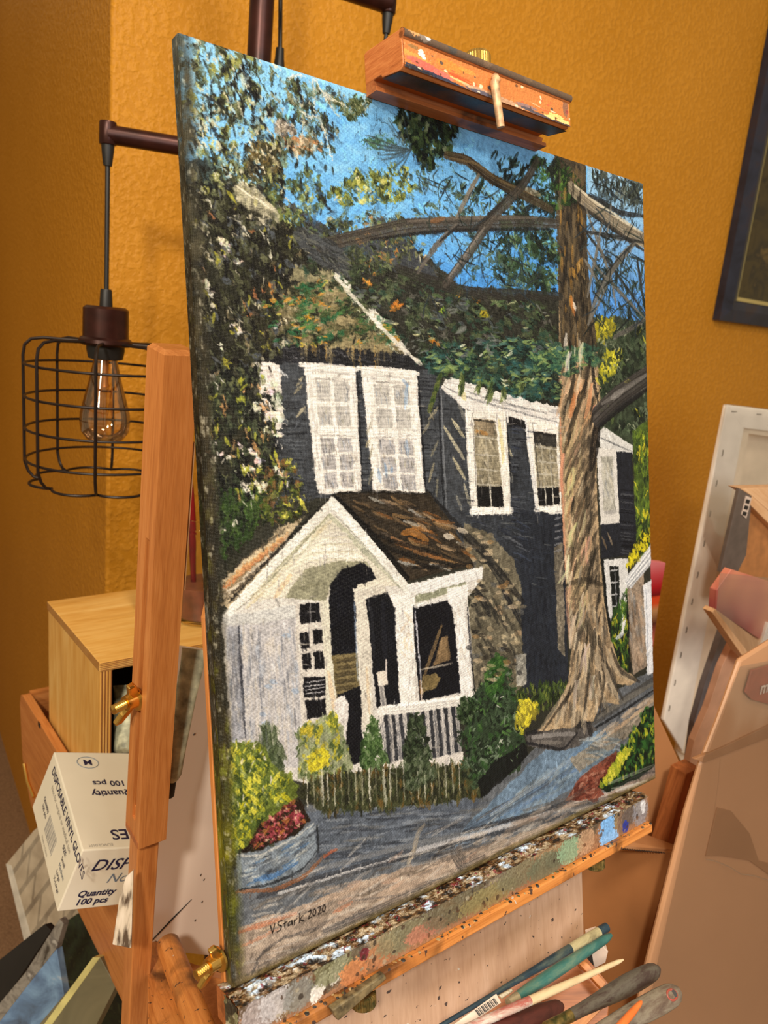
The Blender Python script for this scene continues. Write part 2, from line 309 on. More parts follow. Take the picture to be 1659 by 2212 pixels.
    for pp in (((645, 1303), (690, 1300), (692, 1342), (647, 1345)), ((645, 1364), (666, 1362), (668, 1398), (648, 1400)), ((673, 1358), (698, 1355), (698, 1386), (676, 1390)), ((650, 1410), (669, 1408), (671, 1444), (653, 1446)),
               ((676, 1405), (698, 1402), (700, 1442), (679, 1444)), ((652, 1464), (704, 1458), (706, 1500), (656, 1508)), ((657, 1514), (704, 1506), (706, 1545), (661, 1554))):
        poly(pp, (32, 32, 38), .15, 2.5)
    for k in range(4): line([(658, 1474+k*8), (700, 1468+k*8)], 2.6, (206, 204, 206), .9)
    line([(668, 1302), (670, 1344)], 3, (190, 186, 182), .8); line([(660, 1322), (690, 1318)], 2.5, (190, 186, 182), .6)
    poly([(690, 1296), (709, 1294), (716, 1416), (722, 1450), (732, 1580), (706, 1590), (700, 1440)], (212, 208, 192), .08, 2, h=.6)
    line([(708, 1450), (716, 1500), (722, 1540)], 10, (224, 186, 146), .6)
    # doorway below the arch
    poly([(716, 1414), (770, 1408), (776, 1520), (730, 1530)], (118, 106, 74), .15, 3)
    for k in range(20): line([(724, 1420+k*5), (768, 1414+k*5)], 4, [(146, 132, 96), (78, 68, 52), (60, 54, 46)][k % 3], .6)
    poly([(728, 1500), (776, 1480), (784, 1640), (758, 1652), (744, 1600)], (32, 33, 40), .1, 3)
    poly([(722, 1510), (742, 1500), (752, 1520), (746, 1600), (726, 1640)], (222, 216, 212), .08, 3, h=.8)
    poly([(762, 1270), (828, 1262), (836, 1285), (792, 1292), (796, 1320), (805, 1568), (780, 1575), (770, 1330)], (212, 206, 194), .1, 3, h=.7)
    line([(764, 1300), (768, 1400), (772, 1470)], 4, (168, 188, 214), .6); line([(790, 1440), (797, 1540)], 7, (214, 182, 140), .5)
    poly([(790, 1292), (836, 1278), (852, 1310), (862, 1530), (812, 1535), (800, 1400)], (32, 34, 42), .12, 2)
    line([(800, 1310), (806, 1420)], 9, (66, 68, 74), .5); line([(824, 1300), (832, 1440)], 12, (52, 54, 64), .5)
    poly([(813, 1452), (826, 1446), (836, 1450), (836, 1478), (815, 1482)], (216, 206, 194), .08, 2); line([(833, 1424), (834, 1470)], 4, (216, 206, 200))
    # posts
    poly([(843, 1284), (897, 1276), (895, 1306), (890, 1310), (898, 1520), (864, 1526), (851, 1312)], (232, 228, 222), .05, 2, h=.9)
    for k in range(26): 
        y = rng.uniform(1310, 1500); line([(862+rng.uniform(-4, 22)+(y-1310)*.04, y), (866+rng.uniform(-4, 22)+(y-1310)*.04, y+24)], 6, [(242, 240, 238), (214, 210, 206), (224, 204, 180)][k % 3], .7, h=1.)
    poly([(891, 1312), (972, 1296), (988, 1400), (996, 1494), (905, 1514), (894, 1400)], (32, 33, 41), .1, 2)
    line([(953, 1350), (932, 1410), (908, 1480)], 9, (150, 124, 84), .85); poly([(952, 1378), (966, 1374), (972, 1426), (934, 1436)], (150, 124, 88), .2, 3, a=.8); line([(908, 1446), (975, 1432)], 4, (196, 184, 164), .8)
    poly([(912, 1462), (940, 1452), (952, 1462), (940, 1484), (906, 1500)], (128, 112, 76), .15, 4); line([(906, 1470), (910, 1512)], 6, (196, 150, 104), .7)
    line([(895, 1318), (906, 1440), (910, 1512)], 4, (222, 222, 230), .8)
    poly([(964, 1270), (1012, 1262), (1008, 1296), (1002, 1306), (1022, 1505), (994, 1512), (980, 1320), (966, 1300)], (230, 227, 224), .05, 2, h=.9)
    for k in range(20): 
        y = rng.uniform(1300, 1480); line([(984+rng.uniform(-4, 14)+(y-1300)*.1, y), (988+rng.uniform(-4, 14)+(y-1300)*.1, y+24)], 5, [(244, 242, 240), (210, 208, 206), (222, 212, 200)][k % 3], .7, h=1.)
    line([(1008, 1310), (1016, 1410), (1026, 1505)], 5, (40, 42, 50), .8)
    # rail and balusters
    poly([(815, 1530), (990, 1512), (1000, 1660), (830, 1690)], (64, 66, 72), .15, 4)
    for i, x in enumerate(np.linspace(822, 985, 11)): line([(x, 1535-(x-822)*.1), (x+6, 1590), (x+10, 1660-(x-822)*.05)], 10, [(224, 218, 212), (206, 200, 194), (234, 228, 222)][i % 3], .85, br=.6, taper=.1, h=.8)
    poly([(826, 1646), (1000, 1626), (1000, 1668), (850, 1690), (770, 1690), (770, 1656)], (214, 208, 202), .1, 5, h=.7)
    line([(820, 1534), (900, 1526), (1020, 1508)], 20, (236, 232, 226), h=1., taper=.15); line([(820, 1470), (828, 1520), (820, 1560)], 14, (222, 216, 208), .8)
    for k in range(14): line([(830+k*13, 1528-k*1.6), (850+k*13, 1522-k*1.6)], 5, (248, 246, 242), .8, h=1.2)
    # ---- ground: road, path, kerbs
    poly([(500, 1880), (660, 1740), (1010, 1720), (1130, 1640), (1210, 1560), (1420, 1440), (1420, 1700), (510, 2150)], (104, 108, 114), .12, 5)
    poly([(660, 1752), (1000, 1726), (1040, 1720), (1000, 1790), (860, 1850), (680, 1900), (680, 1800)], (98, 106, 118), .12, 5)
    for k in range(150):
        x = rng.uniform(665, 1000); y = rng.uniform(1752, 1880)-(x-665)*.08; line([(x, y), (x+rng.uniform(30, 90), y-rng.uniform(0, 14))], rng.uniform(3, 7), [(120, 128, 140), (70, 76, 86), (148, 154, 162), (84, 92, 106), (58, 62, 70), (122, 120, 116)][rng.integers(6)], .55, br=.6)
    poly([(1000, 1790), (1150, 1640), (1240, 1570), (1340, 1580), (1320, 1640), (1180, 1740), (1080, 1790), (980, 1830)], (112, 134, 156), .12, 5)
    for k in range(120):
        t = rng.random(); x = 1010+t*270+rng.uniform(-10, 50); y = 1800-t*200+rng.uniform(-14, 30); line([(x, y), (x+rng.uniform(20, 60), y-rng.uniform(16, 44))], rng.uniform(4, 10), [(108, 140, 176), (150, 166, 178), (86, 98, 112), (176, 180, 176), (124, 140, 150), (98, 126, 166), (112, 116, 118)][rng.integers(7)], .5, br=.6)
    poly([(1230, 1640), (1300, 1590), (1400, 1520), (1415, 1500), (1415, 1540), (1330, 1610), (1250, 1670)], (146, 134, 116), .15, 5, a=.8)
    for k in range(30):
        t = rng.random(); x = 1280+t*120; y = 1612-t*95+rng.uniform(-16, 14); line([(x, y), (x+26, y-20)], 7, [(196, 168, 136), (168, 144, 120), (122, 118, 112), (206, 188, 168)][rng.integers(4)], .6)
    line([(1240, 1580), (1300, 1545), (1410, 1470)], 17, (84, 82, 80), .85, taper=.1); line([(1290, 1550), (1340, 1516), (1412, 1476)], 10, (128, 124, 116), .7); line([(1250, 1592), (1330, 1545), (1412, 1490)], 5, (36, 38, 42), .9)
    # long kerb lines in the foreground
    for (p, w, c) in ((((520, 1925), (640, 1890), (860, 1830), (1010, 1800), (1220, 1740), (1410, 1665)), 10, (132, 134, 138)), (((560, 1935), (700, 1892), (900, 1838), (1200, 1768), (1400, 1690)), 12, (76, 78, 84)),
                      (((600, 1930), (760, 1880), (1000, 1812), (1200, 1750), (1410, 1680)), 5, (206, 204, 204)), (((900, 1836), (1100, 1782), (1300, 1718), (1410, 1680)), 8, (190, 188, 190)), (((1000, 1795), (1160, 1755), (1300, 1705), (1400, 1665)), 7, (62, 62, 66))):
        line(p, w, c, .85, br=.6, taper=.1)
    poly([(515, 2000), (640, 1958), (800, 1900), (960, 1848), (1200, 1780), (1416, 1692), (1416, 1720), (1200, 1820), (900, 1960), (512, 2150)], (158, 142, 128), .14, 6)
    for k in range(240):
        t = rng.random(); x = 520+t*880; y = 2010-t*325+rng.uniform(-45, 120)*(1-t*.85)
        line([(x, y), (x+rng.uniform(20, 60), y-rng.uniform(6, 26))], rng.uniform(5, 11), [(190, 168, 148), (136, 122, 110), (206, 188, 168), (98, 92, 88), (196, 156, 132), (176, 166, 158), (112, 100, 86), (214, 204, 190)][rng.integers(8)], .5, br=.6)
    for (p, w, c) in ((((516, 2012), (560, 1998), (640, 1970)), 12, (190, 112, 76)), (((516, 2045), (550, 2030), (600, 2005)), 8, (196, 132, 100)), (((720, 1970), (760, 1948)), 9, (196, 128, 96)), (((560, 2010), (620, 1990), (670, 1970)), 7, (214, 190, 160)),
                      (((540, 2110), (560, 2060), (620, 2018)), 8, (74, 72, 74)), (((545, 2130), (580, 2080)), 9, (88, 84, 82)), (((890, 1850), (900, 1800), (915, 1780)), 12, (172, 158, 138)), (((880, 1866), (894, 1830)), 12, (196, 180, 156)),
                      (((990, 1830), (1000, 1890), (985, 1905)), 24, (116, 106, 98)), (((700, 2010), (800, 1970), (860, 1950)), 16, (104, 100, 100))):
        line(p, w, c, .7, br=.6)
    for k in range(70):
        t = rng.random(); x = 520+t*880; line([(x, 2135-t*440-rng.uniform(0, 20)), (x+40, 2117-t*440-rng.uniform(0, 20))], 7, [(98, 86, 52), (124, 108, 60), (78, 72, 54), (150, 132, 100)][rng.integers(4)], .6)
    # ---- planter with red flowers
    poly([(508, 1842), (560, 1838), (640, 1800), (676, 1776), (684, 1840), (640, 1890), (580, 1916), (512, 1926)], (122, 132, 142), .15, 3)
    for k in range(60):
        t = rng.random(); x = 515+t*150; y = 1856-t*t*60+rng.uniform(0, 60)*(1-.3*t); line([(x, y), (x+24, y-7-10*t)], rng.uniform(4, 8), [(164, 170, 174), (84, 92, 104), (196, 198, 192), (70, 110, 156), (104, 114, 128), (60, 64, 72)][rng.integers(6)], .6)
    line([(548, 1900), (590, 1892), (640, 1862)], 12, (62, 112, 172), .7); line([(512, 1922), (580, 1910), (650, 1880), (684, 1836)], 6, (44, 48, 54), .85); line([(508, 1926), (600, 1920), (660, 1890), (700, 1846), (726, 1834)], 9, (160, 98, 58), .75)
    line([(700, 1850), (724, 1832)], 8, (180, 96, 70), .8); line([(684, 1780), (686, 1840)], 6, (48, 52, 56), .8); line([(510, 1846), (560, 1848), (640, 1806), (676, 1778)], 5, (206, 204, 196), .8)
    poly([(520, 1800), (570, 1740), (640, 1722), (672, 1770), (640, 1800), (560, 1836), (520, 1840)], (52, 40, 30), .2, 5)
    dabs([(530, 1800), (575, 1745), (630, 1728), (660, 1775), (600, 1815), (545, 1835)], 210, [((140, 58, 66), 3), ((176, 84, 96), 3), ((92, 40, 42), 2), ((198, 116, 120), 1), ((60, 60, 34), 1.5), ((170, 110, 60), 1), ((206, 180, 150), .5)], (7, 14), (4, 8), (0, 180))
    # ---- green things in front
    dabs([(484, 1700), (560, 1640), (560, 1560), (600, 1575), (610, 1660), (560, 1720)], 150, [(96, 108, 78), (76, 90, 62), (120, 130, 104), (70, 80, 56)], (14, 28), (5, 9), (70, 120))
    poly([(484, 1640), (500, 1600), (550, 1600), (640, 1690), (640, 1720), (560, 1780), (520, 1830), (505, 1830), (492, 1740)], (104, 116, 50), .25, 9)
    dabs([(482, 1640), (500, 1602), (545, 1600), (560, 1650), (642, 1680), (636, 1706), (560, 1770), (530, 1830), (505, 1840), (490, 1740)], 380,
         [((190, 184, 36), 3), ((206, 200, 60), 1.4), ((130, 142, 60), 4), ((96, 114, 52), 3), ((150, 160, 106), 2), ((66, 82, 42), 2)], (9, 20), (4, 8), (40, 140), clump=6)
    poly([(640, 1590), (700, 1545), (740, 1570), (760, 1660), (700, 1690), (640, 1680)], (132, 140, 104), .15, 7, a=.85)
    dabs([(636, 1590), (660, 1560), (720, 1540), (730, 1570), (752, 1620), (750, 1680), (650, 1690)], 220, [((120, 132, 84), 3), ((150, 160, 120), 2), ((84, 100, 60), 2), ((186, 176, 50), 1), ((170, 170, 140), 1)], (9, 20), (4, 8), (60, 120), clump=5)
    dabs([(664, 1630), (700, 1615), (710, 1650), (670, 1665)], 40, [(206, 194, 40), (222, 210, 50), (170, 160, 50)], (8, 14), (5, 9), (30, 150))
    dabs([(645, 1580), (675, 1562), (670, 1590)], 14, [(206, 186, 60), (170, 160, 50)], (8, 14), (4, 8)); dabs([(700, 1560), (725, 1540), (725, 1570)], 14, [(206, 196, 60), (120, 130, 50)], (8, 14), (4, 8))
    dabs([(790, 1570), (812, 1545), (822, 1600), (838, 1640), (800, 1680), (775, 1640)], 120, [(76, 104, 58), (98, 126, 76), (58, 82, 46), (120, 140, 100)], (9, 18), (4, 8), (40, 140))
    poly([(645, 1690), (720, 1670), (1000, 1650), (1100, 1660), (1040, 1720), (880, 1740), (700, 1756), (640, 1720)], (66, 68, 48), .2, 6)
    dabs([(645, 1680), (720, 1672), (1010, 1640), (1090, 1650), (1040, 1716), (880, 1744), (700, 1758)], 420, [((88, 92, 62), 3), ((52, 54, 40), 3), ((116, 116, 84), 2), ((140, 136, 110), 1), ((70, 78, 50), 2), ((120, 96, 50), .6)], (12, 26), (3, 6), (80, 100), br=.6)
    for x in np.arange(660, 1000, 15): line([(x, 1668-(x-660)*.05), (x+3, 1745-(x-660)*.08)], rng.uniform(2.5, 4), [(190, 188, 168), (156, 154, 130), (210, 206, 192)][rng.integers(3)], .75, br=.7)
    for x in (693, 795, 828): line([(x, 1660), (x+4, 1740)], 4.5, (206, 204, 190), .85, br=.5)
    dabs([(872, 1640), (880, 1560), (900, 1535), (912, 1560), (930, 1620), (920, 1660)], 150, [(50, 62, 44), (72, 88, 62), (40, 48, 36), (92, 104, 80)], (9, 18), (4, 8), (30, 150))
    dabs([(870, 1640), (920, 1620), (940, 1680), (880, 1710)], 100, [(78, 92, 66), (100, 112, 86), (52, 62, 44), (120, 128, 108)], (9, 18), (4, 8), (60, 120))
    poly([(1005, 1520), (1040, 1480), (1080, 1430), (1110, 1500), (1135, 1600), (1120, 1660), (1040, 1710), (1010, 1640)], (62, 78, 58), .15, 7)
    dabs([(990, 1560), (1000, 1510), (1030, 1500), (1060, 1430), (1090, 1410), (1108, 1480), (1130, 1590), (1110, 1650), (1020, 1700), (985, 1660)], 420, [((64, 84, 60), 3), ((84, 104, 78), 2.5), ((44, 54, 42), 2.5), ((116, 130, 112), 1), ((64, 98, 54), 1)], (8, 18), (4, 7), (20, 160), clump=5)
    dabs([(1045, 1450), (1070, 1415), (1092, 1430), (1080, 1500), (1050, 1500)], 70, [(62, 100, 50), (84, 124, 60), (50, 84, 40)], (8, 16), (4, 8), (100, 160))
    dabs([(985, 1530), (1000, 1505), (1020, 1520), (1022, 1550), (1000, 1570)], 50, [(36, 50, 34), (60, 80, 50), (96, 112, 84)], (8, 14), (4, 8), (20, 160))
    poly([(1030, 1690), (1060, 1650), (1130, 1600), (1140, 1630), (1080, 1690), (1040, 1720)], (36, 38, 38), .15, 5, a=.9)
    dabs([(1110, 1500), (1130, 1480), (1225, 1475), (1220, 1500), (1180, 1530), (1120, 1530)], 120, [(66, 84, 44), (92, 112, 56), (46, 56, 38), (122, 132, 64)], (10, 22), (3, 5), (70, 110))
    dabs([(1112, 1540), (1126, 1510), (1160, 1515), (1158, 1540), (1130, 1580), (1114, 1580)], 60, [(214, 202, 50), (228, 214, 60), (150, 140, 50)], (8, 16), (5, 8), (50, 120))
    # ---- old log and kerb stones at the foot of the tree
    poly([(1134, 1585), (1180, 1572), (1246, 1570), (1272, 1562), (1290, 1575), (1250, 1612), (1218, 1622), (1140, 1612)], (96, 92, 90), .15, 3)
    for p, w, c in ((((1138, 1584), (1190, 1572), (1280, 1556)), 9, (44, 44, 48)), (((1136, 1604), (1180, 1612), (1216, 1620), (1246, 1582)), 6, (46, 46, 50)), (((1150, 1592), (1200, 1586), (1240, 1584)), 8, (150, 146, 144)), (((1246, 1565), (1270, 1560), (1276, 1585)), 14, (56, 54, 54)), (((1160, 1602), (1210, 1604)), 7, (134, 128, 122))):
        line(p, w, c, .85, taper=.2)
    for k in range(30):
        x, y = rng.uniform(1250, 1330), rng.uniform(1590, 1640); line([(x, y), (x+34, y+rng.uniform(-14, 14))], 4, [(120, 138, 150), (86, 98, 108), (176, 184, 188)][k % 3], .6)
    # ---- bush at the right edge, red earth
    poly([(1220, 1730), (1250, 1680), (1330, 1620), (1340, 1640), (1300, 1700), (1290, 1730)], (134, 76, 58), .15, 5, a=.9)
    dabs([(1225, 1725), (1260, 1680), (1320, 1640), (1330, 1660), (1290, 1720)], 60, [(150, 86, 68), (112, 58, 46), (180, 130, 110)], (10, 22), (4, 8), (120, 170))
    poly([(1290, 1700), (1340, 1630), (1400, 1530), (1418, 1520), (1418, 1650), (1380, 1680), (1310, 1710)], (36, 50, 34), .15, 5)
    dabs([(1296, 1695), (1340, 1625), (1396, 1530), (1418, 1525), (1418, 1640), (1370, 1670), (1310, 1700)], 330, [((44, 82, 44), 3), ((64, 112, 54), 2.5), ((30, 44, 32), 2), ((176, 180, 44), 1.3), ((110, 140, 60), 1.3)], (8, 17), (4, 7), (50, 120), clump=4)
    dabs([(1296, 1695), (1345, 1618), (1365, 1612), (1340, 1660), (1315, 1690)], 60, [(200, 196, 50), (160, 170, 50), (222, 214, 80)], (8, 15), (4, 7), (50, 110))
    poly([(1310, 1712), (1380, 1680), (1418, 1650), (1418, 1690), (1340, 1712)], (142, 126, 116), .15, 4); line([(1330, 1708), (1396, 1686)], 6, (226, 222, 218), .8)
    # ---- narrow wing and garden right of the trunk
    poly([(1285, 680), (1400, 690), (1406, 1000), (1340, 960), (1290, 920)], (66, 76, 60), .2, 6)
    dabs([(1285, 690), (1398, 700), (1402, 940), (1330, 930), (1288, 900)], 330, [((58, 74, 56), 3), ((84, 98, 76), 2), ((112, 124, 100), 1.5), ((44, 52, 44), 2), ((150, 154, 130), .7)], (9, 20), (4, 8), (50, 130), clump=5)
    dabs([(1284, 690), (1325, 684), (1322, 720), (1300, 740), (1284, 730)], 70, [(176, 164, 36), (206, 196, 50), (120, 120, 50)], (6, 12), (4, 6), (60, 120), clump=4)
    dabs([(1290, 790), (1310, 760), (1342, 770), (1330, 800), (1300, 820)], 60, [(206, 196, 40), (150, 150, 50), (222, 216, 80)], (6, 12), (4, 6), (60, 120), clump=4)
    poly([(1366, 930), (1406, 900), (1410, 1220), (1376, 1200)], (86, 106, 48), .2, 4)
    dabs([(1366, 940), (1404, 920), (1408, 1180), (1376, 1190)], 170, [((120, 144, 50), 3), ((80, 100, 50), 3), ((52, 66, 44), 1.5), ((214, 202, 44), 1.5)], (10, 26), (3, 6), (80, 100), clump=4)
    poly([(1288, 940), (1303, 921), (1366, 962), (1366, 980), (1300, 975)], (208, 208, 206), .08, 2, h=.7); line([(1290, 942), (1330, 960), (1364, 974)], 3, (84, 86, 90), .8)
    poly([(1296, 972), (1364, 976), (1376, 1196), (1298, 1206)], (48, 51, 60), .12, 2)
    for k in range(26): 
        y = rng.uniform(1050, 1195); line([(1340, y), (1368, y+3)], 2.5, [(86, 88, 94), (30, 32, 40)][k % 2], .8)
    poly([(1288, 966), (1330, 970), (1338, 1130), (1297, 1132)], (214, 211, 206), .06, 2, h=.7); poly([(1298, 985), (1322, 985), (1328, 1100), (1303, 1104)], (172, 170, 160), .15, 2)
    for k in range(18): x, y = rng.uniform(1298, 1322), rng.uniform(990, 1080); line([(x, y), (x+3, y+16)], 4, [(206, 198, 180), (130, 134, 142), (226, 224, 220)][k % 3], .6)
    line([(1305, 1106), (1330, 1104)], 8, (150, 148, 146), .7); line([(1312, 1150), (1322, 1175)], 5, (172, 150, 120), .8); line([(1300, 1160), (1310, 1185)], 5, (140, 118, 88), .8)
    poly([(1298, 1206), (1356, 1204), (1362, 1450), (1320, 1460)], (36, 40, 40), .12, 3)
    poly([(1303, 1208), (1357, 1205), (1350, 1368), (1340, 1372), (1336, 1222), (1316, 1222), (1324, 1350), (1314, 1330)], (212, 212, 212), .06, 1.5, h=.7)
    for k in range(4): line([(1318, 1232+k*26), (1334, 1230+k*26)], 3, (196, 196, 200), .9)
    line([(1327, 1224), (1333, 1340)], 2.5, (176, 176, 184), .7)
    dabs([(1318, 1340), (1345, 1280), (1358, 1270), (1356, 1440), (1330, 1440)], 90, [(66, 100, 44), (96, 132, 50), (190, 184, 50), (44, 60, 40)], (10, 20), (3, 6), (70, 110))
    line([(1330, 1378), (1346, 1368)], 8, (186, 192, 198), .9)
    poly([(1354, 1270), (1390, 1230), (1396, 1440), (1366, 1460)], (150, 134, 118), .15, 3)
    for k in range(40): x, y = rng.uniform(1358, 1388), rng.uniform(1265, 1420); line([(x, y), (x+3, y+24)], 7, [(182, 156, 132), (110, 106, 104), (160, 158, 156), (126, 104, 84)][rng.integers(4)], .6)
    poly([(1388, 1262), (1408, 1250), (1412, 1452), (1398, 1458)], (222, 224, 230), .05, 1.5, h=.8); line([(1394, 1270), (1400, 1450)], 3, (160, 166, 178), .8)
    poly([(1348, 1252), (1406, 1172), (1408, 1216), (1360, 1272)], (206, 208, 212), .08, 2, h=.8)
    for k in range(6): line([(1352+k, 1254+k*3), (1406, 1182+k*6)], 3, [(244, 244, 244), (128, 132, 140)][k % 2], .7)
    dabs([(1352, 1225), (1368, 1180), (1402, 1140), (1406, 1165), (1364, 1225)], 90, [((222, 208, 30), 4), ((160, 152, 40), 1), ((60, 70, 36), 1)], (6, 12), (4, 7), (50, 120))
    # ---- tree trunk
    T = [(1196, 330), (1266, 340), (1266, 400), (1268, 520), (1272, 620), (1284, 700), (1292, 800), (1296, 880), (1288, 960), (1290, 1080), (1296, 1200), (1304, 1290), (1318, 1380), (1340, 1440), (1376, 1468), (1360, 1480), (1330, 1476), (1336, 1520), (1296, 1516),
         (1280, 1560), (1255, 1552), (1240, 1570), (1160, 1580), (1200, 1530), (1226, 1470), (1234, 1400), (1226, 1300), (1218, 1180), (1213, 1060), (1207, 940), (1207, 800), (1207, 660), (1202, 500), (1196, 400)]
    poly(T, (142, 122, 94), .14, 3, grad=((168, 146, 116), (1230, 700), (1240, 900)), h=.5)
    poly([(1196, 330), (1266, 340), (1268, 520), (1272, 620), (1284, 700), (1290, 760), (1212, 760), (1207, 640), (1200, 480)], (76, 68, 56), .2, 3, a=.9)
    def trunk(y):
        ys = [340, 500, 620, 700, 800, 880, 960, 1080, 1200, 1290, 1380, 1440, 1480, 1540]; l = [1196, 1202, 1206, 1208, 1207, 1207, 1207, 1213, 1218, 1226, 1233, 1230, 1224, 1195]; r = [1264, 1268, 1272, 1284, 1292, 1296, 1288, 1290, 1296, 1304, 1318, 1330, 1330, 1300]
        return np.interp(y, ys, l), np.interp(y, ys, r)
    for k in range(1100):
        y = rng.uniform(345, 1540); l, r = trunk(y); s = rng.random(); x = l+5+(r-l-10)*s; ln = rng.uniform(18, 46)
        if y < 740: cs = [(58, 52, 46), (86, 76, 62), (112, 98, 76), (48, 44, 42), (128, 108, 74)]; dx = rng.uniform(-2, 3)
        elif y < 900: cs = [(176, 156, 124), (112, 100, 82), (196, 160, 128), (86, 76, 62), (206, 182, 150), (184, 134, 90)]; dx = -ln*.35
        elif y < 1300: cs = [(186, 166, 126), (198, 184, 140), (164, 136, 104), (206, 160, 134), (150, 132, 104), (120, 106, 84)] if s < .62 else [(104, 92, 76), (140, 124, 102), (76, 70, 62), (166, 148, 124)]; dx = rng.uniform(-8, 0)
        else: cs = [(150, 134, 112), (112, 106, 96), (190, 176, 152), (80, 76, 70), (206, 190, 166), (136, 116, 94), (70, 66, 62)] ; dx = (x-1270)*.16
        line([(x, y), (x+dx*.5, y+ln*.5), (x+dx, y+ln)], rng.uniform(5, 10), cs[rng.integers(len(cs))], .6, br=.6, cv=.12)
    for k in range(10):                                     # slanting shade bands on the bark
        y = 930+k*36; l, r = trunk(y); line([(r-4, y-40), ((l+r)/2, y+20), (l+14, y+76)], rng.uniform(8, 15), (76, 68, 58), .6, br=.5)
    line([(1290, 905), (1284, 960), (1276, 1010)], 24, (40, 36, 36), .85); line([(1286, 980), (1278, 1060)], 9, (50, 44, 40), .6); line([(1272, 1000), (1252, 1080), (1240, 1150)], 12, (78, 68, 56), .6)
    line([(1209, 900), (1212, 1000), (1216, 1120), (1222, 1260)], 6, (212, 150, 118), .7); line([(1222, 1270), (1230, 1380)], 8, (200, 150, 124), .6)
    line([(1225, 1262), (1260, 1250), (1300, 1262)], 11, (70, 62, 52), .75)
    for p in (((1250, 440), (1254, 500)), ((1240, 590), (1256, 560)), ((1236, 580), (1244, 600)), ((1232, 640), (1236, 670))): line(p, 13, (176, 134, 62), .8)
    line([(1232, 640), (1240, 680)], 10, (206, 128, 66), .7); line([(1238, 652), (1242, 668)], 8, (232, 226, 216), .9); line([(1250, 570), (1262, 600)], 9, (196, 166, 110), .8)
    line([(1222, 720), (1220, 755), (1222, 770)], 10, (206, 200, 190), .8); line([(1246, 720), (1254, 765)], 9, (196, 184, 160), .7); line([(1270, 700), (1272, 790), (1255, 860)], 12, (58, 52, 46), .7)
    for p, c in ((((1254, 820), (1240, 870), (1228, 900)), (214, 172, 136)), (((1276, 830), (1270, 880), (1262, 900)), (210, 152, 110)), (((1240, 850), (1232, 900)), (186, 116, 66)), (((1284, 878), (1280, 900)), (206, 140, 118)), (((1262, 830), (1246, 880), (1228, 940), (1218, 980)), (92, 80, 60)), (((1240, 810), (1232, 850), (1222, 880)), (66, 58, 48))):
        line(p, 12, c, .8, br=.4)
    line([(1276, 770), (1284, 840), (1292, 870)], 9, (44, 42, 42), .9); line([(1278, 765), (1262, 830), (1254, 850)], 7, (60, 54, 48), .8)
    # roots
    for p in (((1250, 1400), (1240, 1470), (1190, 1540), (1165, 1576)), ((1262, 1420), (1258, 1500), (1246, 1560)), ((1290, 1400), (1296, 1470), (1284, 1540)), ((1310, 1400), (1330, 1450), (1372, 1472)), ((1300, 1430), (1320, 1480), (1336, 1510))):
        line(p, 10, (176, 160, 136), .7); line([(a+9, b) for a, b in p], 8, (62, 58, 54), .75)
    for p in (((1256, 1350), (1250, 1380)), ((1284, 1360), (1282, 1400))): line(p, 14, (66, 62, 58), .6)
    def limbs():
        # ---- limbs
        line([(1292, 898), (1330, 862), (1400, 812)], 40, (78, 74, 72), .95, taper=.1, cv=.2); line([(1300, 872), (1350, 838), (1400, 806)], 9, (130, 126, 122), .7); line([(1320, 860), (1345, 842)], 12, (150, 146, 142), .5)
        line([(1294, 920), (1340, 880), (1400, 838)], 10, (42, 42, 44), .9)
        line([(1234, 406), (1270, 440), (1330, 484), (1396, 524)], 25, (150, 138, 118), .95, taper=.1, cv=.2); line([(1240, 400), (1290, 440), (1392, 506)], 7, (206, 196, 172), .8); line([(1250, 440), (1310, 484), (1390, 540)], 8, (58, 54, 50), .85)
        line([(1270, 420), (1320, 448), (1340, 460), (1392, 466)], 9, (48, 48, 50), .8)
        line([(965, 334), (1010, 345), (1060, 385), (1110, 410), (1190, 452)], 20, (92, 78, 60), .95, taper=.3, cv=.2); line([(970, 340), (1030, 352), (1080, 390), (1150, 420)], 5, (132, 112, 78), .7); line([(1010, 352), (1060, 392), (1130, 428)], 5, (46, 40, 36), .7); line([(1135, 408), (1165, 420)], 12, (166, 150, 120), .7)
        line([(690, 530), (790, 506), (880, 486), (1000, 482), (1120, 476), (1200, 482)], 26, (82, 76, 70), .95, taper=.2, cv=.2); line([(880, 478), (1000, 470), (1160, 470)], 7, (122, 112, 102), .7); line([(800, 516), (960, 496), (1180, 494)], 7, (44, 42, 42), .8); line([(930, 478), (960, 470)], 10, (150, 100, 56), .6)
        line([(860, 580), (930, 606), (1010, 632), (1110, 636), (1210, 640)], 22, (60, 58, 54), .9, taper=.3)
        line([(1160, 345), (1130, 400), (1060, 470), (1010, 550), (960, 614)], 18, (84, 78, 72), .92, taper=.3, cv=.2); line([(1046, 490), (1005, 550), (968, 600)], 6, (150, 142, 134), .7)
        line([(1034, 376), (1010, 420), (985, 470)], 10, (134, 124, 110), .9); line([(985, 484), (940, 530), (902, 588)], 10, (110, 104, 98), .85); line([(990, 486), (950, 520)], 5, (50, 48, 48), .8)
        line([(1090, 430), (1050, 470), (1020, 498)], 8, (50, 48, 46), .8)
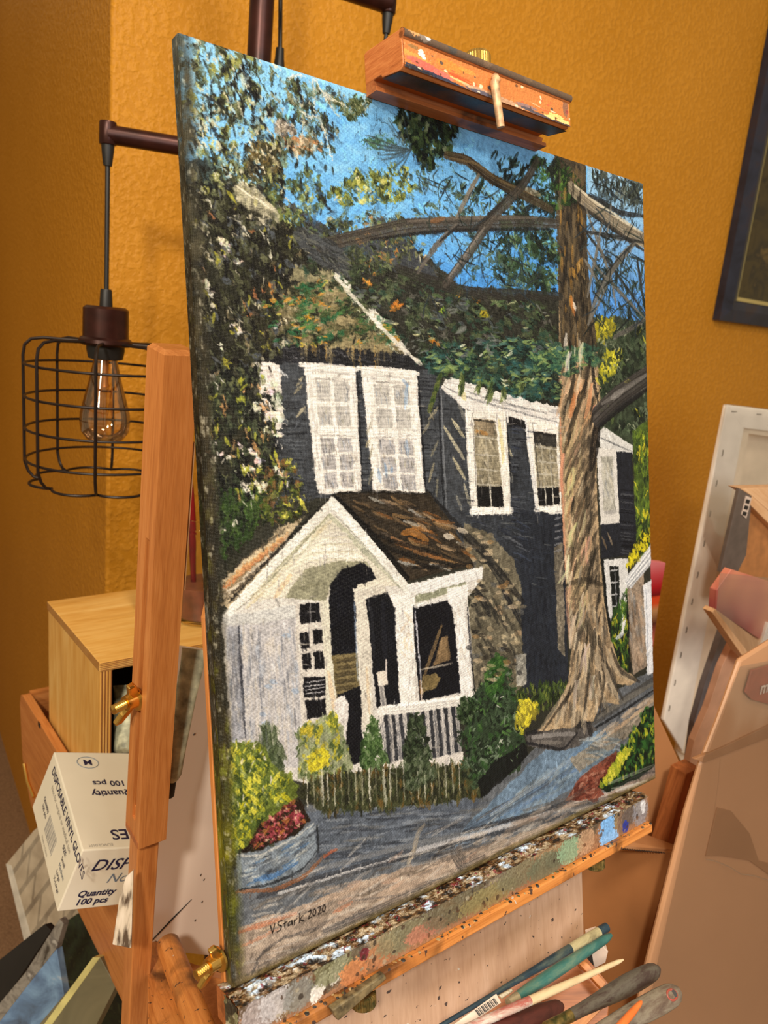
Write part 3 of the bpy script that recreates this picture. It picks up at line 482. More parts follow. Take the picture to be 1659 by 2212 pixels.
        for p in (((1394, 500), (1330, 560), (1300, 640), (1270, 700)), ((1250, 480), (1310, 560), (1395, 680)), ((1262, 440), (1290, 520), (1320, 600), (1330, 660)), ((1265, 500), (1330, 510), (1392, 524)), ((1372, 520), (1310, 590), (1285, 640)), ((1262, 560), (1300, 620)), ((1300, 480), (1285, 560), (1268, 640)),
                  ((1392, 690), (1350, 716), (1325, 728)), ((1320, 440), (1312, 500)), ((1376, 560), (1388, 640)), ((1268, 540), (1290, 580), (1330, 620), (1394, 690))):
            line(p, rng.uniform(5, 9), [(54, 56, 58), (92, 90, 86), (120, 116, 108)][rng.integers(3)], .85, br=.3)
        line([(1372, 524), (1316, 590), (1284, 650), (1270, 700)], 9, (116, 112, 104), .85)
    limbs()
    # twigs
    for k in range(230):
        rg = [(860, 330, 1195, 640), (1270, 360, 1392, 690), (780, 220, 900, 340)][k % 3 if k < 60 else k % 2]
        x, y = rng.uniform(rg[0], rg[2]), rng.uniform(rg[1], rg[3])
        if y < 215+(x-830)*.30+120 and rg[0] == 860: continue
        an = rng.uniform(20, 150); L = rng.uniform(14, 46); a = np.radians(an); bx, by = L*np.cos(a), L*np.sin(a)
        line([(x, y), (x+bx*.5+rng.normal(0, 3), y+by*.5), (x+bx, y+by)], rng.uniform(1.8, 3.6), [(48, 52, 50), (72, 78, 70), (60, 72, 84)][rng.integers(3)], .75, br=.2)
    for (x, y, pts) in ((880, 320, ((-90, -30), (-80, -5), (-66, 24), (-40, 36), (-50, -66), (-20, -80), (-64, 10), (-100, -20))),):
        for dx, dy in pts: line([(x, y), (x+dx*.5, y+dy*.5+5), (x+dx, y+dy)], 3.5, (84, 100, 104), .7, br=.2)
    dabs([(785, 300), (840, 285), (850, 315), (800, 325)], 22, [(72, 108, 84), (96, 128, 96)], (12, 24), (2, 4), (-30, 30))
    # ---- leaves: hanging cluster under the clamp
    dabs([(858, 225), (900, 232), (985, 268), (968, 330), (940, 350), (925, 372), (905, 340), (880, 300), (862, 300)], 170, [((36, 48, 36), 4), ((66, 84, 54), 3), ((88, 104, 62), 1.5), ((30, 34, 34), 2), ((128, 138, 108), .6)], (14, 26), (6, 10), (70, 110), br=.3)
    # evergreen sprays around the trunk
    dabs([(1150, 340), (1200, 330), (1260, 400), (1250, 440), (1180, 450), (1150, 420)], 130, [((48, 74, 42), 3), ((76, 112, 52), 2), ((36, 50, 40), 2), ((104, 140, 60), 1)], (8, 18), (4, 7), (20, 150), clump=5)
    dabs([(1095, 460), (1150, 450), (1190, 490), (1210, 560), (1190, 640), (1120, 620), (1060, 560), (1060, 500)], 300, [((50, 72, 50), 3), ((78, 104, 70), 2.5), ((36, 50, 46), 2.5), ((118, 140, 96), 1.2)], (8, 18), (3, 7), (10, 160), clump=6)
    dabs([(980, 580), (1010, 500), (1070, 520), (1160, 600), (1100, 640)], 70, [(60, 80, 66), (84, 102, 88)], (10, 26), (2, 4), (20, 150))
    dabs([(1280, 370), (1390, 400), (1392, 470), (1300, 450)], 60, [(70, 82, 84), (100, 116, 120), (52, 60, 60)], (12, 30), (2, 5), (60, 110))
    dabs([(920, 340), (1140, 380), (1150, 470), (900, 470), (870, 400)], 70, [(66, 80, 70), (90, 102, 70), (120, 130, 90)], (10, 24), (2, 5), (10, 80))
    # mid leaf clouds
    dabs([(700, 420), (760, 370), (850, 350), (905, 372), (900, 400), (860, 440), (720, 440)], 190, [((140, 146, 62), 3), ((104, 112, 58), 3), ((176, 176, 90), 1.6), ((64, 72, 44), 1.6), ((206, 200, 170), .6)], (7, 14), (4, 7), (20, 150), clump=5)
    dabs([(700, 470), (800, 450), (880, 470), (900, 500), (880, 560), (800, 600), (720, 560), (680, 500)], 260, [((84, 92, 60), 3), ((112, 118, 76), 2), ((60, 66, 52), 2), ((150, 152, 96), 1), ((190, 130, 60), .8), ((72, 96, 110), 1)], (8, 16), (4, 7), (20, 150), clump=5)
    dabs([(620, 560), (740, 540), (900, 590), (1010, 630), (1200, 650), (1205, 760), (1205, 860), (1130, 860), (1000, 800), (920, 780), (840, 700), (760, 640)], 900, [((62, 72, 54), 4), ((86, 98, 70), 3), ((46, 50, 44), 3), ((118, 128, 92), 1.4), ((56, 84, 70), 2), ((104, 102, 96), 1)], (9, 20), (4, 8), (-10, 60), clump=6)
    dabs([(890, 770), (960, 740), (1100, 730), (1210, 740), (1210, 870), (1150, 862), (1040, 830), (940, 810)], 520, [((50, 80, 68), 4), ((70, 98, 84), 3), ((104, 128, 76), 1.6), ((38, 54, 50), 3), ((140, 158, 90), .9), ((48, 92, 92), 1.5)], (9, 20), (4, 8), (-30, 40), clump=6)
    dabs([(1140, 760), (1280, 740), (1290, 780), (1230, 810), (1150, 800)], 130, [(60, 100, 84), (84, 120, 90), (44, 70, 62), (120, 146, 90)], (8, 16), (4, 7), (-30, 30))
    for (x, y) in ((1000, 830), (1035, 835), (1060, 850), (1090, 850), (1130, 830)):
        for k in range(9): line([(x+rng.uniform(-8, 8), y+rng.uniform(-30, 0)), (x-6+rng.uniform(-8, 8), y+rng.uniform(0, 30)-6)], 6, [(92, 108, 60), (124, 136, 84), (58, 72, 48)][k % 3], .9)
    for k in range(9): line([(952-k*2.4, 806+k*8), (944-k*2.4, 824+k*8)], 11, [(86, 104, 50), (60, 78, 44), (110, 118, 66)][k % 3], .9)
    dabs([(560, 650), (700, 600), (840, 690), (860, 740), (740, 735), (600, 745)], 330, [((72, 96, 58), 3), ((46, 106, 72), 2.6), ((128, 118, 84), 2), ((98, 96, 66), 2), ((168, 158, 130), 1), ((196, 136, 50), .9), ((56, 60, 46), 2)], (10, 22), (4, 8), (-50, 10), clump=6)
    for (x0, y0, x1, y1, c, w) in ((566, 622, 600, 632, (198, 128, 54), 18), (575, 610, 592, 616, (206, 136, 50), 10), (985, 634, 1032, 648, (206, 140, 46), 12), (832, 664, 862, 660, (196, 128, 50), 16), (925, 728, 946, 740, (200, 134, 48), 9), (780, 600, 800, 612, (196, 130, 60), 12), (668, 644, 690, 654, (190, 122, 66), 10), (540, 634, 552, 640, (200, 124, 60), 8),
                                   (664, 670, 668, 690, (206, 160, 40), 9), (646, 742, 660, 746, (214, 186, 60), 7), (672, 740, 682, 748, (206, 176, 60), 8), (1036, 672, 1050, 682, (160, 150, 40), 14), (960, 655, 952, 672, (150, 176, 60), 8)):
        splat(x0, y0, x1-x0, y1-y0, w, c)
    for k in range(26):
        x = rng.uniform(600, 840); line([(x, 745), (x+2, 745+rng.uniform(12, 50))], rng.uniform(3, 8), [(176, 160, 120), (150, 134, 96), (196, 160, 90)][k % 3], .6, br=.8)
    # ---- large left-hand tree: ragged dark and light leaves
    LEFT = [(380, 60), (470, 95), (560, 130), (540, 240), (560, 280), (620, 330), (610, 400), (700, 520), (640, 560), (600, 640), (600, 720), (640, 760), (560, 780), (560, 900), (620, 1000), (640, 1060), (560, 1140), (480, 1230), (470, 1100), (430, 800), (400, 400)]
    poly([(380, 330), (440, 340), (500, 360), (540, 420), (600, 470), (640, 530), (590, 620), (600, 740), (540, 780), (560, 900), (610, 1010), (560, 1120), (480, 1250), (440, 1000)], (52, 52, 42), .35, 14, a=.8)
    dabs([(380, 60), (560, 120), (560, 250), (620, 330), (600, 420), (420, 420), (395, 200)], 760, [((54, 54, 42), 4), ((84, 90, 60), 3.5), ((120, 126, 92), 2), ((36, 34, 32), 3), ((200, 198, 176), 1.3), ((146, 196, 226), 3), ((110, 140, 140), 1.5), ((150, 152, 80), .8)], (10, 22), (4, 8), (50, 110), clump=6)
    dabs([(400, 380), (600, 400), (700, 520), (620, 600), (590, 700), (620, 740), (560, 790), (430, 800)], 900, [((48, 46, 38), 4), ((74, 76, 54), 3.5), ((104, 106, 80), 2.2), ((34, 32, 32), 3), ((196, 190, 168), .9), ((120, 110, 84), 1.3), ((90, 96, 104), .9), ((170, 164, 60), .4), ((178, 120, 80), .3)], (10, 22), (4, 8), (30, 110), clump=6)
    dabs([(430, 790), (560, 780), (600, 860), (590, 960), (640, 1030), (560, 1120), (480, 1200), (450, 1000)], 620, [((44, 48, 42), 4), ((66, 76, 56), 3.5), ((92, 100, 76), 1.8), ((30, 32, 34), 3), ((226, 218, 206), .8), ((150, 154, 60), .7), ((196, 150, 100), .6)], (10, 22), (4, 8), (40, 110), clump=6)
    dabs([(560, 1000), (640, 990), (660, 1070), (640, 1130), (560, 1130), (540, 1040)], 190, [((92, 104, 46), 3), ((128, 134, 60), 2), ((58, 66, 42), 2), ((206, 200, 80), 1), ((130, 96, 60), .8)], (8, 16), (4, 7), (30, 150), clump=5)
    dabs([(470, 1060), (560, 1060), (570, 1120), (480, 1210)], 150, [((60, 84, 44), 3), ((84, 108, 54), 2), ((40, 48, 38), 2)], (14, 30), (4, 7), (50, 130))
    # white glimpses
    for (x, y, dx, dy, w) in ((474, 512, 16, 24, 16), (440, 592, 8, 26, 14), (450, 625, 6, 14, 10), (500, 700, 14, 14, 12), (590, 706, 26, -16, 10), (560, 800, 40, 30, 14), (570, 830, 30, 40, 20), (580, 880, 20, 26, 22), (545, 870, 20, 20, 12), (560, 920, 40, 20, 14), (540, 965, 16, 30, 16), (520, 1005, 22, 10, 14), (590, 1010, 18, 12, 14),
                              (545, 1045, 24, 4, 14), (462, 975, 18, 8, 8), (455, 955, 10, 3, 7), (515, 955, 8, 20, 8), (530, 1052, 6, 16, 9), (506, 560, 12, 8, 8), (470, 740, 12, 16, 8)):
        splat(x, y, dx, dy, w, (230, 224, 212), 12)
    for (x, y) in ((544, 948), (552, 960), (530, 925), (560, 930), (572, 925), (510, 1060), (595, 985), (600, 1000), (480, 855), (478, 870)): line([(x, y), (x+8, y+26)], 6, (206, 156, 100), .8)
    for k in range(60):
        x, y = rng.uniform(405, 600), rng.uniform(100, 380); line([(x, y), (x+rng.uniform(4, 12), y+rng.uniform(10, 24))], rng.uniform(3, 7), [(226, 220, 190), (206, 204, 180), (196, 196, 120)][k % 3], .85, h=.9)
    # hanging moss, upper left middle
    dabs([(560, 140), (640, 165), (800, 215), (795, 240), (770, 260), (740, 250), (720, 330), (690, 350), (640, 320), (600, 330), (560, 300), (545, 200)], 330, [((58, 64, 44), 3), ((96, 104, 64), 2.6), ((186, 184, 160), 1.6), ((140, 138, 110), 1.6), ((40, 42, 46), 1.6), ((120, 180, 224), 2)], (9, 20), (3, 6), (60, 110), clump=6)
    dabs([(720, 210), (800, 212), (790, 240), (760, 262), (730, 240)], 70, [((62, 74, 44), 3), ((110, 118, 76), 2), ((168, 168, 130), 1)], (8, 14), (3, 7), (20, 150))
    dabs([(585, 265), (620, 255), (640, 285), (600, 300)], 30, [(206, 198, 186), (160, 148, 130), (96, 88, 80)], (8, 14), (5, 9), (20, 150)); dabs([(600, 300), (670, 295), (700, 320), (640, 335)], 50, [(186, 180, 158), (140, 130, 100), (80, 80, 60), (190, 130, 80)], (8, 14), (5, 8), (20, 150))
    dabs([(520, 310), (600, 310), (610, 370), (540, 380)], 90, [(84, 80, 52), (120, 104, 60), (200, 190, 160), (52, 50, 42)], (9, 18), (5, 8), (60, 110))
    dabs([(560, 400), (660, 360), (690, 380), (700, 440), (640, 500), (600, 470)], 190, [((88, 100, 60), 3), ((124, 134, 74), 2), ((60, 68, 56), 2), ((176, 180, 110), 1), ((80, 130, 170), 1.4)], (8, 16), (4, 7), (50, 120), clump=5)
    for p in (((620, 170), (640, 155), (655, 160)), ((675, 160), (690, 195), (720, 215), (750, 230)), ((690, 190), (715, 230), (732, 250)), ((640, 235), (665, 250), (690, 250)), ((655, 245), (650, 310)), ((640, 320), (642, 355)), ((560, 495), (578, 520), (584, 560)), ((672, 160), (680, 240)), ((690, 255), (705, 300), (716, 345)), ((496, 470), (520, 480), (535, 510)), ((444, 425), (456, 450))):
        line(p, 4.5, (228, 224, 206), .85, br=.3, h=.9)
    for p in (((525, 150), (540, 195), (560, 225)), ((532, 158), (545, 200)), ((458, 270), (475, 310), (490, 345)), ((575, 250), (585, 235), (592, 228)), ((680, 390), (700, 440), (720, 460)), ((440, 200), (470, 225), (480, 235)), ((470, 178), (478, 200)), ((640, 165), (650, 220)), ((705, 260), (712, 300)), ((560, 350), (562, 385)), ((590, 370), (586, 400))):
        line(p, 8, (38, 38, 40), .85, br=.3)
    for p in (((782, 200), (800, 215)), ((700, 560), (712, 574)), ((850, 480), (862, 500)), ((700, 470), (720, 472))): line(p, 3, (206, 200, 180), .8)
    # cloth-dragged, broken edges: strongest in the leaves, slight on the house and trunk
    hm = pmask(q([(640, 770), (960, 800), (1200, 880), (1200, 330), (1270, 340), (1290, 900), (1410, 960), (1418, 1700), (480, 2160), (470, 1340), (700, 1060), (640, 1000)]), 4)
    K = np.ones((GH, GW), np.float32); K[hm[0]][hm[1]] = .28
    for _ in range(6): K = blur(K)
    for k in range(9000):
        cx, cy = rng.uniform(0, GW-1), rng.uniform(0, GH-1); kk = K[int(cy), int(cx)]
        if kk < .5 and rng.random() < .45: continue
        c = IMG[int(cy), int(cx)]; an = rng.uniform(.9, 2.2) if kk < .5 else rng.uniform(0, math.pi); l = rng.uniform(4, 10)*(.6+.5*kk)
        _seg(np.array([[cx-l*math.cos(an), cy-l*math.sin(an)], [cx+l*math.cos(an), cy+l*math.sin(an)]]), rng.uniform(2, 5)*(.6+.4*kk), tuple(np.clip(c*(1+rng.normal(0, .16)), 0, 1)*255), .7, .5, .6, .5, .06)
    dx = (fnoise(GH, GW, 5, 31)-.5)*9*K; dy = (fnoise(GH, GW, 5, 32)-.5)*9*K
    sy, sx = np.clip(YY+dy, 0, GH-1).astype(int), np.clip(XX+dx, 0, GW-1).astype(int); IMG[:] = IMG[sy, sx]
    # ---- last lights and darks on top
    for k in range(70):
        wx = rng.choice([700, 745, 830, 875]); x, y = wx+(rng.uniform(860, 1050)-900)*.1+rng.uniform(-12, 12), rng.uniform(940, 1050)
        line([(x, y), (x+2, y+rng.uniform(8, 18))], rng.uniform(2, 5), [(96, 96, 100), (120, 118, 116), (214, 208, 202), (140, 130, 116)][rng.integers(4)], .6, br=.7)
    for k in range(110):
        x, y = rng.uniform(492, 636), rng.uniform(1350, 1590); line([(x, y), (x+3, y+rng.uniform(14, 50))], rng.uniform(2, 6), [(96, 100, 112), (120, 124, 134), (214, 206, 198), (150, 146, 146)][rng.integers(4)], .5, br=.8)
    dabs([(486, 1640), (505, 1604), (545, 1602), (600, 1670), (560, 1760), (500, 1800)], 90, [((70, 88, 44), 3), ((110, 124, 60), 3), ((206, 200, 190), 1), ((214, 206, 70), 2)], (8, 20), (3, 6), (40, 140))
    for t in np.linspace(0, 1, 26):
        x, y = 722+t*172, 596+t*178+8*math.sin(t*3.1); 
        if rng.random() < .82: line([(x, y), (x+15, y+13+rng.uniform(-3, 3))], rng.uniform(6, 12), [(222, 216, 204), (196, 192, 176), (236, 232, 224)][rng.integers(3)], .85, br=.6, h=1.)
    for k in range(240):
        x, y = rng.uniform(395, 720), rng.uniform(90, 1100)
        if x > 560+60*(y > 300) and y < 300 or (y > 740 and x > 600): continue
        line([(x, y), (x+rng.uniform(-3, 9), y+rng.uniform(10, 30))], rng.uniform(4, 9), [(24, 24, 24), (34, 36, 28), (44, 46, 36)][k % 3], .85, br=.6)
    for (ax, ay, bx, by) in ((655, 790, 778, 1064), (782, 800, 914, 1066), (1008, 890, 1096, 1108), (1136, 908, 1208, 1106), (640, 1300, 720, 1580), (500, 1320, 640, 1640), (860, 1300, 1020, 1520), (830, 1530, 1000, 1680), (560, 1130, 860, 1290), (965, 830, 1205, 930)):
        for k in range(int((bx-ax)*(by-ay)/420)+14):
            x, y = rng.uniform(ax, bx), rng.uniform(ay, by); c = IMG[tuple(np.clip(q([(x, y)])[0][::-1], 0, [GH-1, GW-1]).astype(int))]
            if c.mean() < .55: continue
            dx_, dy_ = ((rng.uniform(-2, 3), rng.uniform(10, 34)) if rng.random() < .6 else (rng.uniform(8, 22), rng.uniform(-4, 4))); line([(x, y), (x+dx_, y+dy_)], rng.uniform(1.5, 4), [(158, 156, 156), (176, 170, 162), (126, 126, 132), (190, 182, 168)][rng.integers(4)], .55, br=.8)
    def accents(region, n, cols, ln, w, ang):
        global DM; d0 = DM; DM = 1.; dabs(region, n, cols, ln, w, ang, a=.9, br=.45, clump=4, h=.9); DM = d0
    accents([(390, 100), (560, 130), (600, 330), (620, 420), (420, 420)], 170, [((222, 216, 186), 3), ((190, 190, 160), 3), ((176, 176, 96), 2), ((30, 30, 30), 3), ((160, 206, 232), 3)], (6, 16), (2.5, 6), (40, 120))
    accents([(400, 380), (600, 420), (700, 520), (590, 640), (600, 740), (430, 790)], 230, [((150, 148, 124), 3), ((206, 198, 172), 2), ((28, 27, 27), 5), ((120, 124, 96), 3), ((170, 166, 60), .6), ((96, 100, 106), 1.4)], (7, 20), (2, 5), (30, 110))
    accents([(430, 790), (560, 780), (600, 900), (630, 1040), (560, 1110), (470, 1150)], 200, [((26, 28, 30), 4), ((212, 206, 196), 2), ((112, 116, 80), 3), ((196, 156, 100), 1), ((170, 172, 60), .8)], (7, 20), (2, 5), (50, 120))
    accents([(700, 420), (760, 370), (900, 360), (905, 400), (860, 440), (720, 440)], 90, [((176, 176, 70), 3), ((206, 202, 120), 2), ((222, 216, 190), 1), ((56, 64, 40), 2)], (5, 11), (3, 5), (20, 150))
    accents([(640, 500), (800, 450), (900, 500), (960, 600), (860, 600), (700, 580)], 170, [((140, 142, 96), 3), ((84, 90, 96), 3), ((206, 200, 170), 1), ((196, 132, 60), 1), ((40, 44, 38), 3), ((110, 130, 80), 2)], (6, 15), (2.5, 5), (20, 150))
    accents([(760, 620), (960, 620), (1200, 660), (1205, 760), (1100, 760), (920, 780)], 260, [((118, 122, 118), 3), ((84, 92, 96), 3), ((150, 156, 120), 2), ((34, 38, 34), 4), ((196, 194, 150), 1), ((96, 120, 80), 2)], (8, 20), (2, 5), (-30, 60))
    accents([(900, 760), (1100, 730), (1210, 745), (1205, 868), (1100, 850), (960, 810)], 220, [((136, 156, 96), 3), ((176, 184, 120), 1.5), ((84, 120, 112), 3), ((28, 42, 40), 4), ((214, 216, 190), .6)], (7, 18), (2, 5), (-40, 30))
    accents([(560, 650), (700, 600), (840, 700), (860, 740), (600, 745)], 150, [((84, 130, 70), 2), ((52, 110, 76), 2), ((170, 160, 130), 2), ((44, 48, 40), 3), ((204, 150, 60), 1), ((206, 196, 90), 1)], (7, 16), (2, 5), (-50, 20))
    accents([(1010, 1500), (1080, 1430), (1130, 1590), (1110, 1660), (1010, 1680)], 160, [((126, 142, 120), 2), ((30, 40, 32), 3), ((92, 130, 70), 2), ((206, 206, 196), .6)], (6, 14), (2, 4), (20, 160))
    accents([(1290, 700), (1396, 700), (1402, 930), (1340, 930), (1290, 880)], 110, [((150, 156, 130), 2), ((36, 44, 36), 3), ((96, 112, 70), 2), ((190, 184, 60), 1)], (7, 16), (2, 5), (50, 130))
    dabs([(960, 400), (1080, 380), (1195, 420), (1200, 640), (1100, 630), (1020, 520)], 170, [((40, 54, 44), 4), ((62, 80, 62), 3), ((28, 36, 34), 3), ((96, 112, 84), 1)], (10, 24), (3, 6), (10, 160), clump=6)
    dabs([(1060, 330), (1200, 350), (1200, 480), (1100, 440)], 100, [((44, 54, 46), 4), ((70, 86, 66), 2), ((34, 40, 40), 3)], (12, 26), (2.5, 5), (60, 150), clump=5)
    dabs([(1275, 360), (1392, 396), (1392, 440), (1280, 410)], 90, [((44, 50, 46), 4), ((84, 92, 84), 2), ((120, 128, 120), 1)], (14, 30), (2.5, 5), (70, 110), clump=4)
    dabs([(1280, 560), (1394, 560), (1394, 700), (1285, 690)], 90, [((44, 56, 50), 4), ((70, 86, 76), 2)], (14, 34), (2, 4), (50, 110))
    limbs()
    poly([(500, 396), (522, 384), (560, 408), (604, 462), (606, 476), (570, 470), (510, 432)], (186, 180, 154), .2, 9, dry=.45, h=.6, a=.8)
    for k in range(16):
        x = rng.uniform(503, 575); line([(x, 398+.6*(x-505)), (x+26, 418+.62*(x-505))], 3.5, [(230, 222, 196), (150, 144, 124), (236, 228, 206)][k % 3], .7)
    dabs([(640, 500), (690, 500), (760, 560), (740, 590), (660, 550)], 50, [(84, 88, 92), (66, 68, 70), (104, 106, 100)], (20, 40), (4, 8), (20, 50))
    for k in range(150):                                 # streaky boards on the slate walls
        x, y = rng.uniform(955, 1205), rng.uniform(880, 1290)
        if not inside([(955, 850), (1000, 870), (1010, 1110), (1100, 1115), (1100, 910), (1140, 930), (1160, 1110), (1208, 1110), (1212, 1290), (1130, 1290), (1100, 1200), (1010, 1130), (960, 1110)], x, y): continue
        line([(x, y), (x+rng.uniform(10, 30), y+rng.uniform(0, 5))], rng.uniform(1.5, 4), [(100, 106, 112), (76, 82, 92), (34, 38, 46), (124, 126, 124), (62, 70, 84)][rng.integers(5)], .6, br=.6)
    for k in range(90):
        x, y = rng.uniform(1005, 1122), rng.uniform(1140, 1480)
        if x > 1050+(y-1140)*.45 and y < 1290: continue
        line([(x, y), (x+rng.uniform(8, 18), y+rng.uniform(-2, 4))], rng.uniform(5, 10), [(176, 160, 130), (196, 176, 146), (58, 54, 50), (140, 128, 104), (166, 130, 84), (46, 46, 48)][rng.integers(6)], .75, br=.6)
    for k in range(130):                                 # bark lights and darks down the trunk and roots
        y = rng.uniform(360, 1540); l, r = trunk(y); x = rng.uniform(l+6, r-6); ln = rng.uniform(16, 40); q_ = (x-l)/(r-l); dx_ = (x-1270)*.2 if y > 1330 else -6*(y > 800)
        c = (40, 37, 34) if (q_ > .7 or rng.random() < .35) else [(206, 190, 160), (190, 150, 110), (176, 166, 146), (220, 206, 180)][rng.integers(4)]
        if y < 740 and c != (40, 37, 34): c = [(140, 112, 70), (120, 108, 90), (170, 130, 64)][rng.integers(3)]
        line([(x, y), (x+dx_*.5, y+ln*.5), (x+dx_, y+ln)], rng.uniform(4, 8), c, .7, br=.6)
    for p, w, c in ((((700, 2012), (800, 1972), (900, 1926), (1010, 1880)), 18, (96, 92, 90)), (((560, 2090), (640, 2050), (760, 2004)), 16, (112, 104, 98)), (((980, 1838), (1000, 1870), (1040, 1850)), 26, (100, 94, 90)), (((1060, 1830), (1150, 1796), (1260, 1760)), 12, (176, 162, 146)), (((820, 1936), (900, 1900), (960, 1868)), 22, (206, 180, 156)),
                    (((660, 1960), (760, 1918), (860, 1886)), 14, (186, 160, 138)), (((640, 1930), (800, 1872), (1000, 1816)), 9, (66, 66, 70)), (((540, 1960), (660, 1920), (760, 1890)), 10, (120, 118, 116)), (((1010, 1786), (1100, 1740), (1180, 1690)), 22, (92, 104, 120)), (((1060, 1760), (1150, 1700), (1230, 1640)), 9, (176, 182, 184))):
        line(p, w, c, .6, br=.75, taper=.3, cv=.2)
    for k in range(170):                                 # bare twigs against the sky
        rg = [(900, 350, 1195, 640), (1272, 360, 1392, 690)][k % 2]; x, y = rng.uniform(rg[0], rg[2]), rng.uniform(rg[1], rg[3])
        if k % 2 == 0 and y < 300+(x-900)*.32+40: continue
        a = math.radians(rng.uniform(20, 150)); L_ = rng.uniform(20, 60); bx, by = L_*math.cos(a), L_*math.sin(a)
        line([(x, y), (x+bx*.5+rng.normal(0, 4), y+by*.5), (x+bx, y+by)], rng.uniform(1.8, 3.6), [(40, 46, 46), (60, 68, 62), (52, 62, 72)][rng.integers(3)], .8, br=.2)
    for dx_, dy_ in ((-90, -30), (-84, -4), (-66, 24), (-40, 40), (-50, -66), (-20, -84), (-70, 12), (-104, -20), (-30, 50)): line([(888, 322), (888+dx_*.5, 322+dy_*.5+5), (888+dx_, 322+dy_)], 3.2, (78, 92, 96), .75, br=.2)
    for (x, y, w, h_, c) in ((1222, 1200, 20, 60, (226, 208, 176)), (1240, 1130, 16, 50, (214, 196, 150)), (1258, 1300, 18, 60, (186, 170, 140)), (1240, 1330, 14, 70, (206, 192, 168)), (1268, 1390, 18, 60, (200, 190, 170)), (1280, 1460, 14, 50, (214, 206, 188)), (1246, 1470, 10, 60, (176, 164, 144)), (1236, 1010, 18, 60, (206, 192, 140)), (1262, 1100, 20, 60, (176, 156, 132)), (1270, 1160, 16, 60, (196, 164, 134)), (1216, 980, 8, 80, (206, 150, 122)), (1230, 760, 8, 40, (206, 200, 186)), (1256, 740, 8, 40, (190, 182, 164))):
        for k in range(5): line([(x+rng.uniform(-w, w)*.5, y), (x+rng.uniform(-w, w)*.5-4, y+h_*.5), (x+rng.uniform(-w, w)*.6-6, y+h_)], rng.uniform(4, 8), tuple(v*rng.uniform(.9, 1.05) for v in c), .7, br=.6)
    for p, w in ((((1284, 1010), (1262, 1090), (1240, 1170), (1232, 1230)), 14), (((1288, 1180), (1270, 1230), (1256, 1262)), 16), (((1252, 1262), (1236, 1310)), 10), (((1250, 1370), (1266, 1340), (1282, 1380), (1276, 1450), (1284, 1520)), 15), (((1224, 940), (1240, 900), (1262, 850)), 10), (((1220, 1040), (1236, 1000), (1256, 960)), 9)):
        line(p, w, (74, 68, 58), .6, br=.6, cv=.2)
    for k in range(120):                                 # dark and light drags over the road and the foreground
        t = rng.random(); x = 520+t*860; y = 2060-t*330+rng.uniform(-150, 60)*(1-.6*t)
        line([(x, y), (x+rng.uniform(30, 110), y-rng.uniform(12, 46))], rng.uniform(2, 7), [(60, 60, 64), (196, 190, 184), (84, 84, 88), (214, 206, 196), (110, 100, 92)][rng.integers(5)], .5, br=.8)
    # ---- signature
    SG = [[(0, 13), (5, -3)], [(5, -3), (10, 13)], [(25, 12), (18, 13), (16, 8), (24, 3), (22, -3), (14, -4)], [(31, 10), (31, -2)], [(27, 5), (36, 7)], [(46, 5), (38, 4), (38, -2), (45, -1), (46, 5)], [(46, 5), (47, -3)], [(51, 5), (51, -4)], [(51, 2), (57, 5)], [(62, 12), (62, -4)], [(69, 6), (62, 1), (72, -5)],
          [(80, 8), (86, 10), (86, 4), (80, -4), (88, -3)], [(92, 8), (90, 0), (94, -4), (97, 3), (94, 9), (92, 8)], [(101, 8), (106, 9), (106, 3), (101, -4), (108, -3)], [(112, 8), (110, 0), (114, -4), (117, 3), (115, 9), (112, 8)]]
    for s in SG:
        line([(583+x*1.02, 2014-y*1.25-x*.43) for x, y in s], 2.6, (34, 28, 26), .95, br=.05, taper=.2, h=.4)
    g = IMG.mean(2, keepdims=True); IMG[:] = np.clip((g+(IMG-g)*.94-.42)*1.14+.395, 0, 1)**1.13; g = IMG.mean(2, keepdims=True); IMG[:] = g+(IMG-g)*.86; hi = np.clip((g-.6)*4, 0, 1); IMG[:] = IMG*(1-hi*(.05+.55*np.clip(FINE[..., None]-.52, 0, 1)+.35*np.clip(MID[..., None]-.5, 0, 1)))
    IMG[:] = np.clip(IMG*(1+.30*(FINE[..., None]-.5)+.05*(WEAVE[..., None]-.5)), 0.02, .97)
# ---------------------------------------------------------------- camera, light, exposure
M4 = np.eye(4); M4[:3, 0] = RC[0]; M4[:3, 1] = -RC[1]; M4[:3, 2] = -RC[2]; M4[:3, 3] = CAM
cd = bpy.data.cameras.new('camera'); cam = bpy.data.objects.new('camera', cd); COL.objects.link(cam)
cam.matrix_world = Matrix(M4.tolist())
cd.sensor_fit = 'VERTICAL'; cd.sensor_height = 24.; cd.lens = FPX/2212*24.; cd.clip_start = .01
cd.dof.use_dof = True; cd.dof.focus_distance = .52; cd.dof.aperture_fstop = 9.
SC.camera = cam
SC.view_settings.view_transform = 'Standard'; SC.view_settings.look = 'None'; SC.view_settings.gamma = 1.; SC.view_settings.use_curve_mapping = False
SC.view_settings.exposure = .10
wd = bpy.data.worlds.new('room_light'); SC.world = wd; wd.use_nodes = True
wd.node_tree.nodes['Background'].inputs[0].default_value = (1., .76, .46, 1); wd.node_tree.nodes['Background'].inputs[1].default_value = .34
def area(name, loc, to, size, power, col, sy=None):
    l = bpy.data.lights.new(name, 'AREA'); l.energy = power; l.color = col; l.size = size
    if sy: l.shape = 'RECTANGLE'; l.size_y = sy
    o = bpy.data.objects.new(name, l); COL.objects.link(o); o.location = loc
    o.rotation_euler = (Vector(to)-Vector(loc)).to_track_quat('-Z', 'Y').to_euler(); return o
area('ceiling_lamp_light', (.35, -.1, 2.75), (.3, 1., .9), .35, 17, (1., .86, .68))
